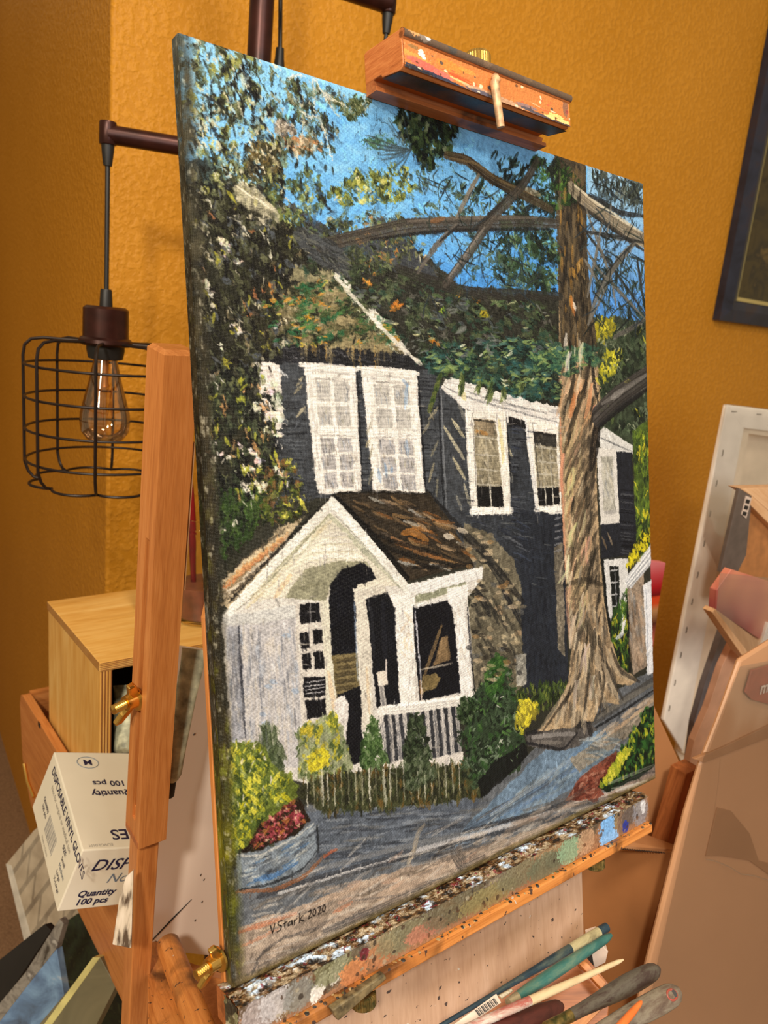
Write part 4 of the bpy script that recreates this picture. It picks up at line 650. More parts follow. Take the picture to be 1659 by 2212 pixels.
area('warm_room_lamp_light', (-.16, -.85, 2.25), (-.2, .8, 1.0), .12, 19, (1., .90, .75))
area('side_lamp_light', (-.75, -.8, 1.9), (-.25, .7, 1.0), .15, 9, (1., .86, .66))
area('window_daylight', (1.5, -1.6, 1.9), (.3, .7, 1.2), 1.1, 30, (.92, .95, 1.), 1.3)
# ---------------------------------------------------------------- materials
def lin(c):
    c = np.array(c[:3], float)/255.; return tuple(np.where(c <= .04045, c/12.92, ((c+.055)/1.055)**2.4))+(1.,)
MATS = {}
class NT:
    def __init__(s, name, rough=.5, metal=0., spec=.5):
        s.m = bpy.data.materials.new(name); s.m.use_nodes = True; s.t = s.m.node_tree; s.b = s.t.nodes['Principled BSDF']
        s.b.inputs['Roughness'].default_value = rough; s.b.inputs['Metallic'].default_value = metal; s.b.inputs['Specular IOR Level'].default_value = spec; MATS[name] = s.m
    def n(s, typ, **k):
        x = s.t.nodes.new(typ)
        for a, b in k.items():
            if hasattr(x, a): setattr(x, a, b)
            else: x.inputs[a].default_value = b
        return x
    def l(s, a, b): s.t.links.new(a, b)
    def co(s, scale=(1, 1, 1), attr=None):
        if attr: a = s.n('ShaderNodeAttribute', attribute_name=attr).outputs['Vector']
        else: a = s.n('ShaderNodeTexCoord').outputs['Object']
        m = s.n('ShaderNodeMapping'); m.inputs['Scale'].default_value = scale; s.l(a, m.inputs[0]); return m.outputs[0]
    def noise(s, v, scale, detail=4, dist=0., rough=.5):
        x = s.n('ShaderNodeTexNoise'); s.l(v, x.inputs['Vector']); x.inputs['Scale'].default_value = scale; x.inputs['Detail'].default_value = detail
        x.inputs['Distortion'].default_value = dist; x.inputs['Roughness'].default_value = rough; return x.outputs['Fac']
    def ramp(s, f, stops, interp='LINEAR'):
        r = s.n('ShaderNodeValToRGB'); s.l(f, r.inputs[0]); e = r.color_ramp.elements; r.color_ramp.interpolation = interp
        while len(e) < len(stops): e.new(.5)
        for i, (p, c) in enumerate(stops): e[i].position = p; e[i].color = lin(c) if not np.isscalar(c) else (c, c, c, 1)
        return r.outputs[0]
    def mix(s, f, a, b, mode='MIX'):
        x = s.n('ShaderNodeMix'); x.data_type = 'RGBA'; x.blend_type = mode
        if np.isscalar(f): x.inputs[0].default_value = f
        else: s.l(f, x.inputs[0])
        for v, i in ((a, 6), (b, 7)):
            if isinstance(v, tuple): x.inputs[i].default_value = v
            else: s.l(v, x.inputs[i])
        return x.outputs[2]
    def color(s, c):
        if isinstance(c, tuple): s.b.inputs['Base Color'].default_value = lin(c)
        else: s.l(c, s.b.inputs['Base Color'])
    def bump(s, h, st=.3, dist=.001):
        b = s.n('ShaderNodeBump'); b.inputs['Strength'].default_value = st; b.inputs['Distance'].default_value = dist; s.l(h, b.inputs['Height'])
        s.l(b.outputs[0], s.b.inputs['Normal']); return b
def plain(name, c, rough=.5, metal=0., spec=.5, var=.08, scale=60, bump=.1):
    m = NT(name, rough, metal, spec); v = m.co(); f = m.noise(v, scale)
    a = tuple(max(0, x*(1-var)) for x in c); b = tuple(min(255, x*(1+var)) for x in c)
    m.color(m.ramp(f, [(.3, a), (.7, b)]));
    if bump: m.bump(f, bump, .0006)
    return m.m
def wood(name, dark, mid, light, rough=.42, sc=(2.5, 45, 45), stain=0., bump=.12, specks=0.):
    """grain runs along the first axis of the 'gc' coordinates"""
    m = NT(name, rough); v = m.co(sc, 'gc'); f = m.noise(v, 3., 5, 1.2, .6); c = m.ramp(f, [(.28, dark), (.5, mid), (.75, light)])
    v2 = m.co((sc[0]*6, sc[1]*8, sc[2]*8), 'gc'); g = m.noise(v2, 3., 2); c = m.mix(.25, c, m.ramp(g, [(.35, dark), (.6, light)]))
    if stain:
        v3 = m.co((1, 1, 1), 'gc'); s = m.noise(v3, 26., 5, .5); c = m.mix(m.ramp(s, [(.62-stain*.2, 0.), (.72-stain*.1, .85)]), c, lin(tuple(x*.42 for x in dark)))
    if specks:
        v3 = m.co((1, .6, 1), 'gc'); s = m.noise(v3, 190., 2, .3); c = m.mix(m.ramp(s, [(.70-specks*.06, 0.), (.72-specks*.05, .9)]), c, lin((44, 42, 46)))
        s = m.noise(v3, 120., 2, .6); c = m.mix(m.ramp(s, [(.735, 0.), (.75, .9)]), c, lin((206, 200, 190)))
    m.color(c); m.bump(f, bump, .0006); return m.m
def vcol(name, rough=.45, scale=900, st=.25, rv=.15):
    m = NT(name, rough); a = m.n('ShaderNodeAttribute', attribute_name='Col'); m.color(a.outputs['Color'])
    v = m.co(); m.bump(m.noise(v, scale, 2), st, .0004); return m.m
wood('beech_wood', (168, 98, 46), (198, 124, 62), (216, 146, 84))
wood('beech_wood_worn', (170, 98, 44), (204, 130, 62), (226, 152, 84), stain=.5, specks=.6)
wood('beech_wood_dark', (134, 72, 36), (170, 98, 52), (192, 118, 66), stain=.2)
wood('redwood', (156, 80, 34), (194, 110, 54), (216, 140, 80), rough=.4, sc=(3, 70, 9))
wood('pale_board', (176, 140, 114), (194, 158, 130), (206, 172, 146), sc=(3, 60, 20), specks=.35, bump=.06)
wood('plywood', (204, 146, 64), (226, 172, 88), (244, 206, 132), rough=.38, sc=(1.2, 9, 9), bump=.05)
wood('plywood_edge', (120, 70, 34), (176, 116, 62), (214, 156, 96), sc=(1, 260, 3))
wood('pine_bar', (190, 140, 96), (214, 168, 122), (228, 188, 146), sc=(2, 30, 30), bump=.05)
# ---------------------------------------------------------------- mesh helpers
A3 = lambda *a: np.array(a, float)
FR = (A3(1, 0, 0), A3(0, 1, 0), A3(0, 0, 1))
CF = (U, V, -B)                                     # canvas frame: along, up, towards the viewer
UN = (U, N, A3(0, 0, 1))
def F(u, v, f): return BL+U*u+V*v-B*f
def at(x, y, d): return CAM+ray(x, y)*d
def hit(x, y, p0, n):
    r = ray(x, y); return CAM+r*(np.dot(np.array(p0)-CAM, n)/np.dot(r, n))
def nz(v): v = np.array(v, float); return v/np.linalg.norm(v)
def tag(o, label, cat, group=None, kind=None):
    if label: o['label'] = label
    if cat: o['category'] = cat
    if group: o['group'] = group
    if kind: o['kind'] = kind
    return o
def thing(name, label, cat, loc, group=None):
    o = bpy.data.objects.new(name, None); COL.objects.link(o); o.location = tuple(loc); o.empty_display_size = .02
    return tag(o, label, cat, group)
def wloc(o):
    p = Vector((0, 0, 0))
    while o is not None: p += o.location; o = o.parent
    return np.array(p)
class MB:
    def __init__(s): s.v = []; s.f = []; s.g = []; s.c = []
    def add(s, vs, fs, gc=None, col=None):
        k = len(s.v); s.v += [tuple(p) for p in vs]; s.f += [tuple(i+k for i in f) for f in fs]
        s.g += [tuple(p) for p in (vs if gc is None else gc)]; s.c += [col if col is not None else (1, 1, 1, 1)]*len(vs); return s
    def box(s, o, fr, lo, hi, ga=0, col=None):
        """box in frame fr at origin o; ga = axis the grain follows"""
        vs = []; gc = []
        for i in range(8):
            t = [lo[k] if not (i >> k) & 1 else hi[k] for k in range(3)]
            vs.append(np.array(o)+fr[0]*t[0]+fr[1]*t[1]+fr[2]*t[2]); gc.append((t[ga], t[(ga+1) % 3], t[(ga+2) % 3]))
        fs = [(0, 2, 3, 1), (4, 5, 7, 6), (0, 1, 5, 4), (2, 6, 7, 3), (0, 4, 6, 2), (1, 3, 7, 5)]
        if np.dot(np.cross(fr[0], fr[1]), fr[2]) < 0: fs = [f[::-1] for f in fs]
        return s.add(vs, fs, gc, col)
    def prism(s, pts, d, ga=None, col=None):
        """polygon of 3d points pushed along the vector d"""
        P = [np.array(p, float) for p in pts]; n = len(P); d = np.array(d, float); nn = np.zeros(3)
        for i in range(n): nn += np.cross(P[i], P[(i+1) % n])
        if np.dot(nn, d) > 0: P = P[::-1]
        vs = P+[p+d for p in P]; fs = [tuple(range(n)), tuple(range(2*n-1, n-1, -1))]+[(i, i+n, (i+1) % n+n, (i+1) % n) for i in range(n)]
        a = nz(P[1]-P[0]) if ga is None else nz(ga); b = nz(d); b = nz(b-a*np.dot(a, b)) if abs(np.dot(a, b)) < .98 else nz(np.cross(a, [.3, .5, .8])); c = np.cross(a, b)
        return s.add(vs, fs, [(np.dot(p, a), np.dot(p, b), np.dot(p, c)) for p in vs], col)
    def tube(s, pts, r, k=10, closed=False, caps=True, col=None):
        P = [np.array(p, float) for p in pts]; n = len(P); R = [r]*n if np.isscalar(r) else r; vs = []; gc = []; up = None; L = 0
        for i in range(n):
            t = nz(P[(i+1) % n]-P[i-1]) if closed else nz(P[min(i+1, n-1)]-P[max(i-1, 0)])
            if up is None: up = np.cross(t, [0, 0, 1.]) if abs(t[2]) < .9 else np.cross(t, [1., 0, 0])
            up = nz(up-t*np.dot(up, t)); w = np.cross(t, up)
            if i: L += np.linalg.norm(P[i]-P[i-1])
            for j in range(k):
                a = 2*math.pi*j/k; vs.append(P[i]+(up*math.cos(a)+w*math.sin(a))*R[i]); gc.append((L, R[i]*math.cos(a), R[i]*math.sin(a)))
        fs = []
        for i in range(n if closed else n-1):
            for j in range(k): a, b = i*k+j, i*k+(j+1) % k; c, d = ((i+1) % n)*k+(j+1) % k, ((i+1) % n)*k+j; fs.append((a, b, c, d))
        if caps and not closed: fs += [tuple(range(k))[::-1], tuple((n-1)*k+j for j in range(k))]
        return s.add(vs, fs, gc, col)
    def lathe(s, o, ax, prof, k=24, col=None):
        """prof = [(radius, height along ax)...]"""
        ax = nz(ax); a = nz(np.cross(ax, [0, 0, 1.]) if abs(ax[2]) < .9 else np.cross(ax, [1., 0, 0])); b = np.cross(ax, a); vs = []; gc = []
        for r, h in prof:
            for j in range(k): t = 2*math.pi*j/k; vs.append(np.array(o)+ax*h+(a*math.cos(t)+b*math.sin(t))*r); gc.append((h, r*math.cos(t), r*math.sin(t)))
        fs = [(i*k+j, i*k+(j+1) % k, (i+1)*k+(j+1) % k, (i+1)*k+j) for i in range(len(prof)-1) for j in range(k)]
        if prof[0][0] > 1e-5: fs.append(tuple(range(k))[::-1])
        if prof[-1][0] > 1e-5: fs.append(tuple((len(prof)-1)*k+j for j in range(k)))
        return s.add(vs, fs, gc, col)
    def build(s, name, mat, parent=None, smooth=False, bevel=0., label=None, vc=False):
        V_ = np.array(s.v); o0 = wloc(parent) if parent is not None else V_.mean(0)
        me = bpy.data.meshes.new(name); me.from_pydata((V_-o0).tolist(), [], s.f)
        at_ = me.attributes.new('gc', 'FLOAT_VECTOR', 'POINT'); at_.data.foreach_set('vector', np.array(s.g, np.float32).ravel())
        if vc: ca = me.color_attributes.new('Col', 'FLOAT_COLOR', 'POINT'); ca.data.foreach_set('color', np.array(s.c, np.float32).ravel())
        me.materials.append(MATS[mat] if isinstance(mat, str) else mat)
        if smooth: me.polygons.foreach_set('use_smooth', [True]*len(me.polygons))
        o = bpy.data.objects.new(name, me); COL.objects.link(o)
        if parent is not None: o.parent = parent
        else: o.location = tuple(o0)
        if bevel:
            b = o.modifiers.new('bevel', 'BEVEL'); b.width = bevel; b.segments = 2; b.limit_method = 'ANGLE'; b.angle_limit = .6
            b.harden_normals = False
        elif smooth:
            e = o.modifiers.new('edge', 'EDGE_SPLIT'); e.split_angle = math.radians(42)
        if label: o['label'] = label
        me.validate(); return o
def grid(name, P, C_, mat, parent=None, smooth=True):
    """P (h,w,3) points, C_ (h,w,3) display colours -> mesh with painted colours"""
    h, w = P.shape[:2]; o0 = wloc(parent) if parent is not None else P.reshape(-1, 3).mean(0)
    i = np.arange(h*w).reshape(h, w); q4 = np.stack([i[:-1, :-1], i[1:, :-1], i[1:, 1:], i[:-1, 1:]], -1).reshape(-1, 4)
    me = bpy.data.meshes.new(name); me.vertices.add(h*w); me.vertices.foreach_set('co', (P.reshape(-1, 3)-o0).astype(np.float32).ravel())
    me.loops.add(q4.size); me.loops.foreach_set('vertex_index', q4.astype(np.int32).ravel()); me.polygons.add(len(q4))
    me.polygons.foreach_set('loop_start', np.arange(0, q4.size, 4, dtype=np.int32)); me.polygons.foreach_set('loop_total', np.full(len(q4), 4, np.int32))
    me.update(calc_edges=True)
    ca = me.color_attributes.new('Col', 'FLOAT_COLOR', 'POINT'); c = np.clip(C_, 0, 1); c = np.where(c <= .04045, c/12.92, ((c+.055)/1.055)**2.4)
    ca.data.foreach_set('color', np.concatenate([c, np.ones(c.shape[:2]+(1,))], -1).astype(np.float32).ravel())
    if smooth: me.polygons.foreach_set('use_smooth', [True]*len(me.polygons))
    me.materials.append(MATS[mat]); o = bpy.data.objects.new(name, me); COL.objects.link(o)
    if parent is not None: o.parent = parent
    else: o.location = tuple(o0)
    return o
def blobs(h, w, base, marks, seed=0, warp=.02, mottle=.1):
    """small painted surface: marks = (u, v, ru, rv, angle, colour, hardness) in 0..1"""
    im = np.ones((h, w, 3))*C(base); n1, n2 = fnoise(h, w, h*.12+2, seed+50)-.5, fnoise(h, w, h*.12+2, seed+51)-.5; n3 = fnoise(h, w, 4, seed+52)
    v, u = np.mgrid[0:h, 0:w]; v = v/(h-1)+n1*warp*2; u = u/(w-1)+n2*warp*2*h/w
    for (cu, cv, ru, rv, an, col, hd) in marks:
        a = math.radians(an); asp = w/h; x, y = (u-cu)*asp, v-cv; X = (x*math.cos(a)+y*math.sin(a))/(ru*asp); Y = (-x*math.sin(a)+y*math.cos(a))/rv
        al = np.clip((1-np.sqrt(X*X+Y*Y)+(n3-.5)*.7)*8, 0, 1)*hd; im = im*(1-al[..., None])+C(col)*al[..., None]
    return im*(1+mottle*2*(n3[..., None]-.5))
# ---------------------------------------------------------------- room
Wc = at(235, 600, 1.15); YW = .6; UW = A3(math.cos(YW), math.sin(YW), 0); NW = A3(-UW[1], UW[0], 0)
m = NT('ochre_wall_paint', .42, 0., .14); v = m.co(); f = m.noise(v, 115., 2, .25, .45); k = m.ramp(f, [(.40, 0.), (.66, 1.)], 'EASE'); g = m.noise(v, 330., 3, .2, .6); big = m.noise(v, 3., 2)
m.color(m.mix(.5, m.ramp(f, [(.35, (182, 122, 30)), (.7, (204, 142, 50))]), m.ramp(big, [(.3, (184, 124, 32)), (.7, (200, 138, 44))])))
hh = m.n('ShaderNodeMath', operation='MULTIPLY_ADD'); m.l(g, hh.inputs[0]); hh.inputs[1].default_value = .55; m.l(k, hh.inputs[2]); m.bump(hh.outputs[0], .55, .0017)
Wb = A3(Wc[0], Wc[1], 0)
MB().box(Wb, (UW, NW, FR[2]), (.006, 0, 0), (4.2, .12, 2.9)).build('wall_back', 'ochre_wall_paint', bevel=0)['kind'] = 'structure'
MB().box(Wb, (UW, NW, FR[2]), (0, .006, 0), (.12, 3.4, 2.9)).build('wall_left', 'ochre_wall_paint')['kind'] = 'structure'
MB().box(Wb, (UW, NW, FR[2]), (-3.2, 3.4, 0), (.12, 3.5, 2.9)).build('wall_far', 'ochre_wall_paint')['kind'] = 'structure'
MB().tube([Wb+UW*.0062+NW*.0062, Wb+UW*.0062+NW*.0062+FR[2]*2.9], .0063, 16).build('trim_1', 'ochre_wall_paint', smooth=True)['kind'] = 'structure'
m = NT('tan_carpet', .9); v = m.co(); f = m.noise(v, 300., 3); m.color(m.ramp(f, [(.3, (120, 92, 66)), (.7, (160, 128, 96))])); m.bump(f, .4, .003)
MB().box(A3(-3, -3, 0), FR, (0, 0, -.05), (7, 7.5, 0)).build('floor', 'tan_carpet')['kind'] = 'structure'
# ---------------------------------------------------------------- the stretched canvas with the picture
paint_picture()
m = NT('oil_paint_on_canvas', .42, 0., .16); a = m.n('ShaderNodeAttribute', attribute_name='Col'); v = m.co(); m.color(a.outputs['Color'])
cu = m.n('ShaderNodeAttribute', attribute_name='gc')
w1 = m.n('ShaderNodeTexWave', bands_direction='X'); w2 = m.n('ShaderNodeTexWave', bands_direction='Y')
for w_ in (w1, w2): m.l(cu.outputs['Vector'], w_.inputs['Vector']); w_.inputs['Scale'].default_value = 420.; w_.inputs['Distortion'].default_value = 1.2; w_.inputs['Detail'].default_value = 1.
ad = m.n('ShaderNodeMath', operation='ADD'); m.l(w1.outputs['Fac'], ad.inputs[0]); m.l(w2.outputs['Fac'], ad.inputs[1])
st = m.noise(v, 700., 3, .8); ad2 = m.n('ShaderNodeMath', operation='MULTIPLY_ADD'); m.l(st, ad2.inputs[0]); ad2.inputs[1].default_value = 1.6; m.l(ad.outputs[0], ad2.inputs[2])
m.bump(ad2.outputs[0], .5, .0005)
TH = .0102
ns = 34                                              # rows of the picture that run on round each edge
def wrapidx(n, L, k):
    p = np.concatenate([-np.linspace(TH, TH/k, k), (np.arange(n)+.5)/n*L, L+np.linspace(TH/k, TH, k)]); return p
SU, SV = wrapidx(GW, CW, ns), wrapidx(GH, CH, ns)
II = np.concatenate([np.arange(ns, 0, -1)*1, np.arange(GW), GW-1-np.arange(1, ns+1)]); JJ = np.concatenate([np.arange(ns, 0, -1), np.arange(GH), GH-1-np.arange(1, ns+1)])
Im = IMG[JJ][:, II].copy(); Hm = HGT[JJ][:, II].copy()
# the turned edges carry their own loose paint: dark umber and greens down the left, olive along the bottom
eh = fnoise(Im.shape[0], Im.shape[1], 22, 90, .5); e2 = fnoise(Im.shape[0], Im.shape[1], 9, 91, .4)
rows = np.linspace(0, 1, Im.shape[0])[:, None]; cols = np.arange(Im.shape[1])[None, :]
def edgecol(r):
    st_ = [(0, (120, 140, 150)), (.06, (96, 92, 74)), (.2, (92, 86, 66)), (.38, (66, 58, 40)), (.55, (60, 52, 36)), (.7, (70, 60, 32)), (.78, (96, 92, 34)), (.82, (176, 168, 28)), (.86, (140, 136, 30)), (.9, (96, 100, 28)), (.95, (112, 98, 60)), (1, (120, 108, 76))]
    return np.stack([np.interp(r, [a for a, _ in st_], [c[k]/255. for _, c in st_]) for k in range(3)], -1)
ec = edgecol(np.broadcast_to(rows, Im.shape[:2])); al = np.clip((ns+20-cols)/14., 0, 1)*np.ones_like(rows)
al = al*np.clip(.86+(eh-.5)*1.4, 0, 1)
ec = ec*(.10+.95*eh[..., None]); hl = np.clip((e2-.62)*7, 0, 1)[..., None]*.5; ec = ec*(1-hl)+np.array([.80, .78, .70])*hl
gr = np.clip((eh-.60)*6, 0, 1)[..., None]*np.clip((rows-.4)*3, 0, 1)[..., None]*.7; ec = ec*(1-gr)+np.array([.40, .42, .10])*gr
Im = Im*(1-al[..., None])+ec*al[..., None]
rr = np.arange(Im.shape[0])[:, None]; al = np.clip((rr-(GH+ns-16))/14., 0, 1)*np.ones_like(cols)*.85; Im = Im*(1-al[..., None])+np.array([.40, .33, .16])*(.6+.8*eh[..., None])*al[..., None]
SS, TT = np.meshgrid(SU, SV)
RD = .0035
def fold(p, L):                                      # position along the face and depth behind it, with a rounded fold
    x = np.clip(p, 0, L); d = np.clip(-p, 0, None)+np.clip(p-L, 0, None)
    e = np.minimum(p, L-p); rnd = np.where((e < RD) & (e >= 0), RD-np.sqrt(np.clip(RD**2-(RD-e)**2, 0, None)), np.where(e < 0, RD, 0))
    return x, d, rnd
X1, D1, R1 = fold(SS, CW); Y1, D2, R2 = fold(TT, CH)
DD = np.maximum(np.maximum(D1, D2), np.maximum(R1, R2)*.8); rel = (Hm-.3)*.0007*np.clip(1-(D1+D2)*300, 0, 1)
PP = BL[None, None]+U*X1[..., None]+V*(CH-Y1)[..., None]+B*(DD-rel)[..., None]
root = thing('painting', 'large canvas painted with a white porch house and big tree, on the easel', 'painting', F(CW/2, 0, 0))
po = grid('painted_canvas', PP, Im, 'oil_paint_on_canvas', root)
ga = po.data.attributes.new('gc', 'FLOAT_VECTOR', 'POINT'); ga.data.foreach_set('vector', np.stack([SS, TT, SS*0], -1).astype(np.float32).ravel())
sb = MB()
for lo, hi in (((.002, .003, -.0098), (.04, CH-.003, -.003)), ((CW-.04, .003, -.0098), (CW-.002, CH-.003, -.003)), ((.04, .003, -.0098), (CW-.04, .04, -.003)), ((.04, CH-.04, -.0098), (CW-.04, CH-.003, -.003))): sb.box(BL, CF, lo, hi, 1 if hi[1]-lo[1] > .2 else 0)
sb.build('stretcher_bars', 'pine_bar', root)
# ---------------------------------------------------------------- easel
vcol('old_oil_paint', .38, 700, .35)
ez = thing('easel', 'orange beech wood easel with paint-crusted ledge, clamp block and slotted rear leg', 'easel', F(CW/2, -.3, -.05))
# head clamp: moulded block
PR = [(.0, .0215), (.002, .0225), (.034, .0212), (.0365, .0196), (.0372, .0178), (.0365, .0160), (.0350, .0152), (.0356, .0020), (.0345, .0), (.0325, -.0010), (.0290, -.0006), (.016, .0016), (.0152, .0036), (.008, .0035), (.0066, .0012), (.0103, -.0012), (.0106, -.0032), (.0, -.0002)]
UA, UB = .1176, .2650
OC = BL+V*(CH-.0002)
def ext(pr, ua, ub, o=OC, mb=None):
    mb = mb or MB(); mb.prism([o+U*ua+V*v-B*f for f, v in pr], U*(ub-ua), ga=None)
    mb.g = [(float(np.dot(np.array(p)-o, U)), float(np.dot(np.array(p)-o, V)), float(np.dot(np.array(p)-o, B))) for p in mb.v]; return mb
ext(PR[:12]+[(.0152, .0035), (.0, .0035)], UA, UB).build('clamp_block', 'redwood', ez, bevel=.0006)
ext([(.0008, .0035), (.008, .0035), (.0066, .0012), (.0103, -.0006), (.0106, -.0032), (.0009, -.0034)], UA, .270).build('clamp_moulding', 'beech_wood_dark', ez)
h_, w_ = 90, 620
mk = []; rg2 = np.random.default_rng(5)
mk += [(.06, .52, .09, .16, 8, (228, 150, 74), .8), (.12, .72, .12, .18, 10, (206, 92, 84), .9), (.20, .80, .06, .14, 6, (214, 104, 92), .9), (.28, .62, .09, .05, 4, (206, 84, 44), .8), (.30, .70, .08, .04, 8, (196, 70, 40), .7), (.24, .35, .08, .2, 0, (206, 130, 50), .6), (.33, .82, .10, .05, 8, (236, 196, 130), .8), (.34, .28, .05, .12, 0, (220, 160, 70), .4),
       (.09, .28, .018, .14, 0, (230, 224, 214), .95), (.10, .38, .014, .08, 30, (230, 224, 214), .95), (.05, .15, .03, .08, 0, (90, 90, 60), .5), (.47, .62, .012, .1, 60, (60, 60, 70), .9), (.49, .76, .018, .05, 30, (236, 206, 140), .95), (.5, .9, .2, .14, 2, (176, 150, 130), .7), (.42, .95, .1, .1, 0, (60, 66, 90), .8),
       (.16, .93, .2, .08, 4, (40, 48, 70), .95), (.06, .96, .1, .08, 0, (30, 34, 44), .95), (.70, .80, .08, .08, 0, (120, 110, 130), .7), (.78, .62, .05, .02, 10, (230, 190, 150), .8), (.84, .70, .06, .05, 6, (214, 96, 60), .8), (.90, .74, .06, .09, 0, (236, 196, 120), .95), (.86, .88, .05, .07, 0, (240, 206, 130), .95), (.95, .88, .05, .1, 0, (240, 200, 130), .95), (.88, .60, .02, .03, 0, (240, 220, 190), .9), (.76, .93, .12, .07, 4, (70, 70, 84), .9), (.92, .985, .1, .05, 0, (52, 50, 60), .9), (.98, .4, .012, .1, 0, (206, 60, 40), .8), (.97, .2, .02, .5, 0, (80, 70, 80), .5)]
mk += [(rg2.random(), rg2.random(), .004+.008*rg2.random(), .03+.05*rg2.random(), 0, [(60, 60, 66), (236, 220, 190), (206, 90, 60), (90, 60, 40)][rg2.integers(4)], .8) for _ in range(34)]
im = blobs(h_, w_, (190, 116, 62), mk, 3, .03); uu, vv = np.meshgrid(np.linspace(UA+.0006, UB-.0006, w_), np.linspace(.0150, -.0004, h_))
nf = fnoise(h_, w_, 6, 77)
grid('painted_face', OC+U*uu[..., None]+V*vv[..., None]-B*(.0355+(.0151-vv)*.045+.0002+.0005*(nf-.4))[..., None], im, 'old_oil_paint', ez)
im = blobs(40, 620, (92, 74, 60), [(x, .5, .03, .5, 0, c, .6) for x, c in ((.1, (150, 140, 130)), (.25, (60, 66, 70)), (.45, (120, 96, 76)), (.7, (110, 90, 70)), (.9, (90, 70, 56)))]+[(.05, .2, .04, .6, 0, (206, 150, 96), .9), (.12, .5, .015, .3, 0, (206, 206, 210), .9)], 8, .05)
an = np.linspace(-.5, 2.0, 40); uu = np.linspace(UA, UB+.0004, 620)
P_ = OC+U*uu[None, :, None]+V*(.0182+.0023*np.sin(1.57+.0-an+1.2))[:, None, None]*1-B*(.0352+.0026*np.cos(1.57-an+1.2))[:, None, None]
an = np.linspace(2.3, -.9, 40); P_ = OC+U*uu[None, :, None]+V*(.0184+.0028*np.sin(an))[:, None, None]-B*(.0352+.0028*np.cos(an))[:, None, None]
grid('rounded_bead', P_, im, 'old_oil_paint', ez)
MB().tube([OC+U*UA+V*.0184-B*.0352, OC+U*(UB+.0004)+V*.0184-B*.0352], .0026, 16).build('bead_core', 'beech_wood_dark', ez, smooth=True)
# paint on the shaded underside
im = blobs(60, 500, (70, 50, 44), [(x, .3+.3*rg2.random(), .06, .4, 0, [(44, 48, 62), (96, 60, 40), (60, 40, 36), (40, 36, 36)][i % 4], .7) for i, x in enumerate(np.linspace(.02, .98, 18))], 12, .06)
uu, tt = np.meshgrid(np.linspace(UA, UB, 500), np.linspace(0, 1, 60)); grid('painted_underside', OC+U*uu[..., None]+V*(-.0019+tt*.0026)[..., None]-B*(.0330-tt*.0165)[..., None]+0*B, im, 'old_oil_paint', ez)
m = NT('brass', .26, 1.); m.color((238, 196, 108)); v = m.co(); m.bump(m.noise(v, 300., 2), .1, .0003)
m = NT('old_brass', .4, .9); v = m.co(); f = m.noise(v, 260., 4); m.color(m.ramp(f, [(.35, (96, 96, 60)), (.65, (176, 150, 90))])); m.bump(f, .3, .0005)
def knob(name, o, ax, r, h, mat, parent, teeth=32):
    mb = MB(); k = teeth*2; ax = nz(ax); a = nz(np.cross(ax, [.1, .2, 1.])); b = np.cross(ax, a); prof = [(.80, 0), (1, .08), (1, .88), (.86, 1.)]; vs = []
    for rr_, hh_ in prof:
        for j in range(k): t = 2*math.pi*j/k; q_ = r*rr_*(1-.05*(j % 2)); vs.append(np.array(o)+ax*hh_*h+(a*math.cos(t)+b*math.sin(t))*q_)
    fs = [(i*k+j, i*k+(j+1) % k, (i+1)*k+(j+1) % k, (i+1)*k+j) for i in range(3) for j in range(k)]+[tuple(range(k))[::-1], tuple(3*k+j for j in range(k))]
    return mb.add(vs, fs).build(name, mat, parent)
knob('thumb_screw', OC+U*.1985+V*.0210-B*.0150, V, .0088, .0175, 'brass', ez)
im = blobs(160, 24, (206, 160, 110), [(.5, .75, .5, .1, 0, (206, 120, 120), .7), (.3, .5, .4, .1, 0, (120, 110, 96), .7), (.6, .9, .4, .05, 0, (90, 90, 110), .8), (.5, .3, .4, .12, 0, (222, 186, 140), .8), (.5, .05, .6, .1, 0, (170, 160, 150), .9)], 15)
TLc = BL+V*CH; h0 = hit(1070, 168, TLc-B*.037, B); h1 = hit(1068, 178, TLc-B*.041, B); h2 = hit(1082, 275, TLc-B*.041, B)
pts = [h0+B*.004, h0, h0*.4+h1*.6-B*.001, h1, h1*.66+h2*.34, h1*.33+h2*.67, h2]; rad = [.0024, .0026, .0027, .0027, .0026, .0025, .0024]
tb = MB().tube(pts, rad, 20); tb.build('hook_pin', plain('paint_smeared_steel', (190, 150, 112), .4, .1, .5, .25, 180), ez, smooth=True)
# ledge: beam, painted front, crusted top, lip
LA, LB = -.004, .3745
MB().box(BL, CF, (LA, -.0225, -.0155), (LB, -.0034, .0117)).build('ledge_beam', 'beech_wood_dark', ez, bevel=.0008)
MB().box(BL, CF, (LA, -.0305, -.01), (LB-.001, -.0222, .0165)).build('ledge_lip', 'beech_wood_worn', ez, bevel=.0012)
h_, w_ = 120, 1500
u_ = np.linspace(LA-.0005, LB, w_); t_ = np.linspace(0, 1, h_)
n1, n2, n3, n4 = (fnoise(h_, w_, c, s_, a_) for c, s_, a_ in ((14, 60, 1.6), (7, 61, 1.2), (60, 62, 1.), (4, 63, 1.)))
pal = np.array([(26, 22, 19), (44, 33, 23), (70, 48, 28), (96, 68, 40), (106, 84, 58), (150, 134, 110), (60, 54, 46), (84, 70, 50), (150, 150, 160), (190, 205, 226)])/255.
cell = fnoise(h_, w_, 13, 64, 1.5); idx = np.clip(((cell-.25)*2.0*8).astype(int), 0, 5); im = pal[idx]
wl = np.clip((n3-.52)*9, 0, 1)*np.clip((n1-.46)*7, 0, 1); im = im*(1-wl[..., None])+np.array([.72, .80, .90])*wl[..., None]
rw = np.clip((fnoise(h_, w_, 14, 65)-.68)*12, 0, 1)*.8; im = im*(1-rw[..., None])+np.array([.42, .10, .14])*rw[..., None]
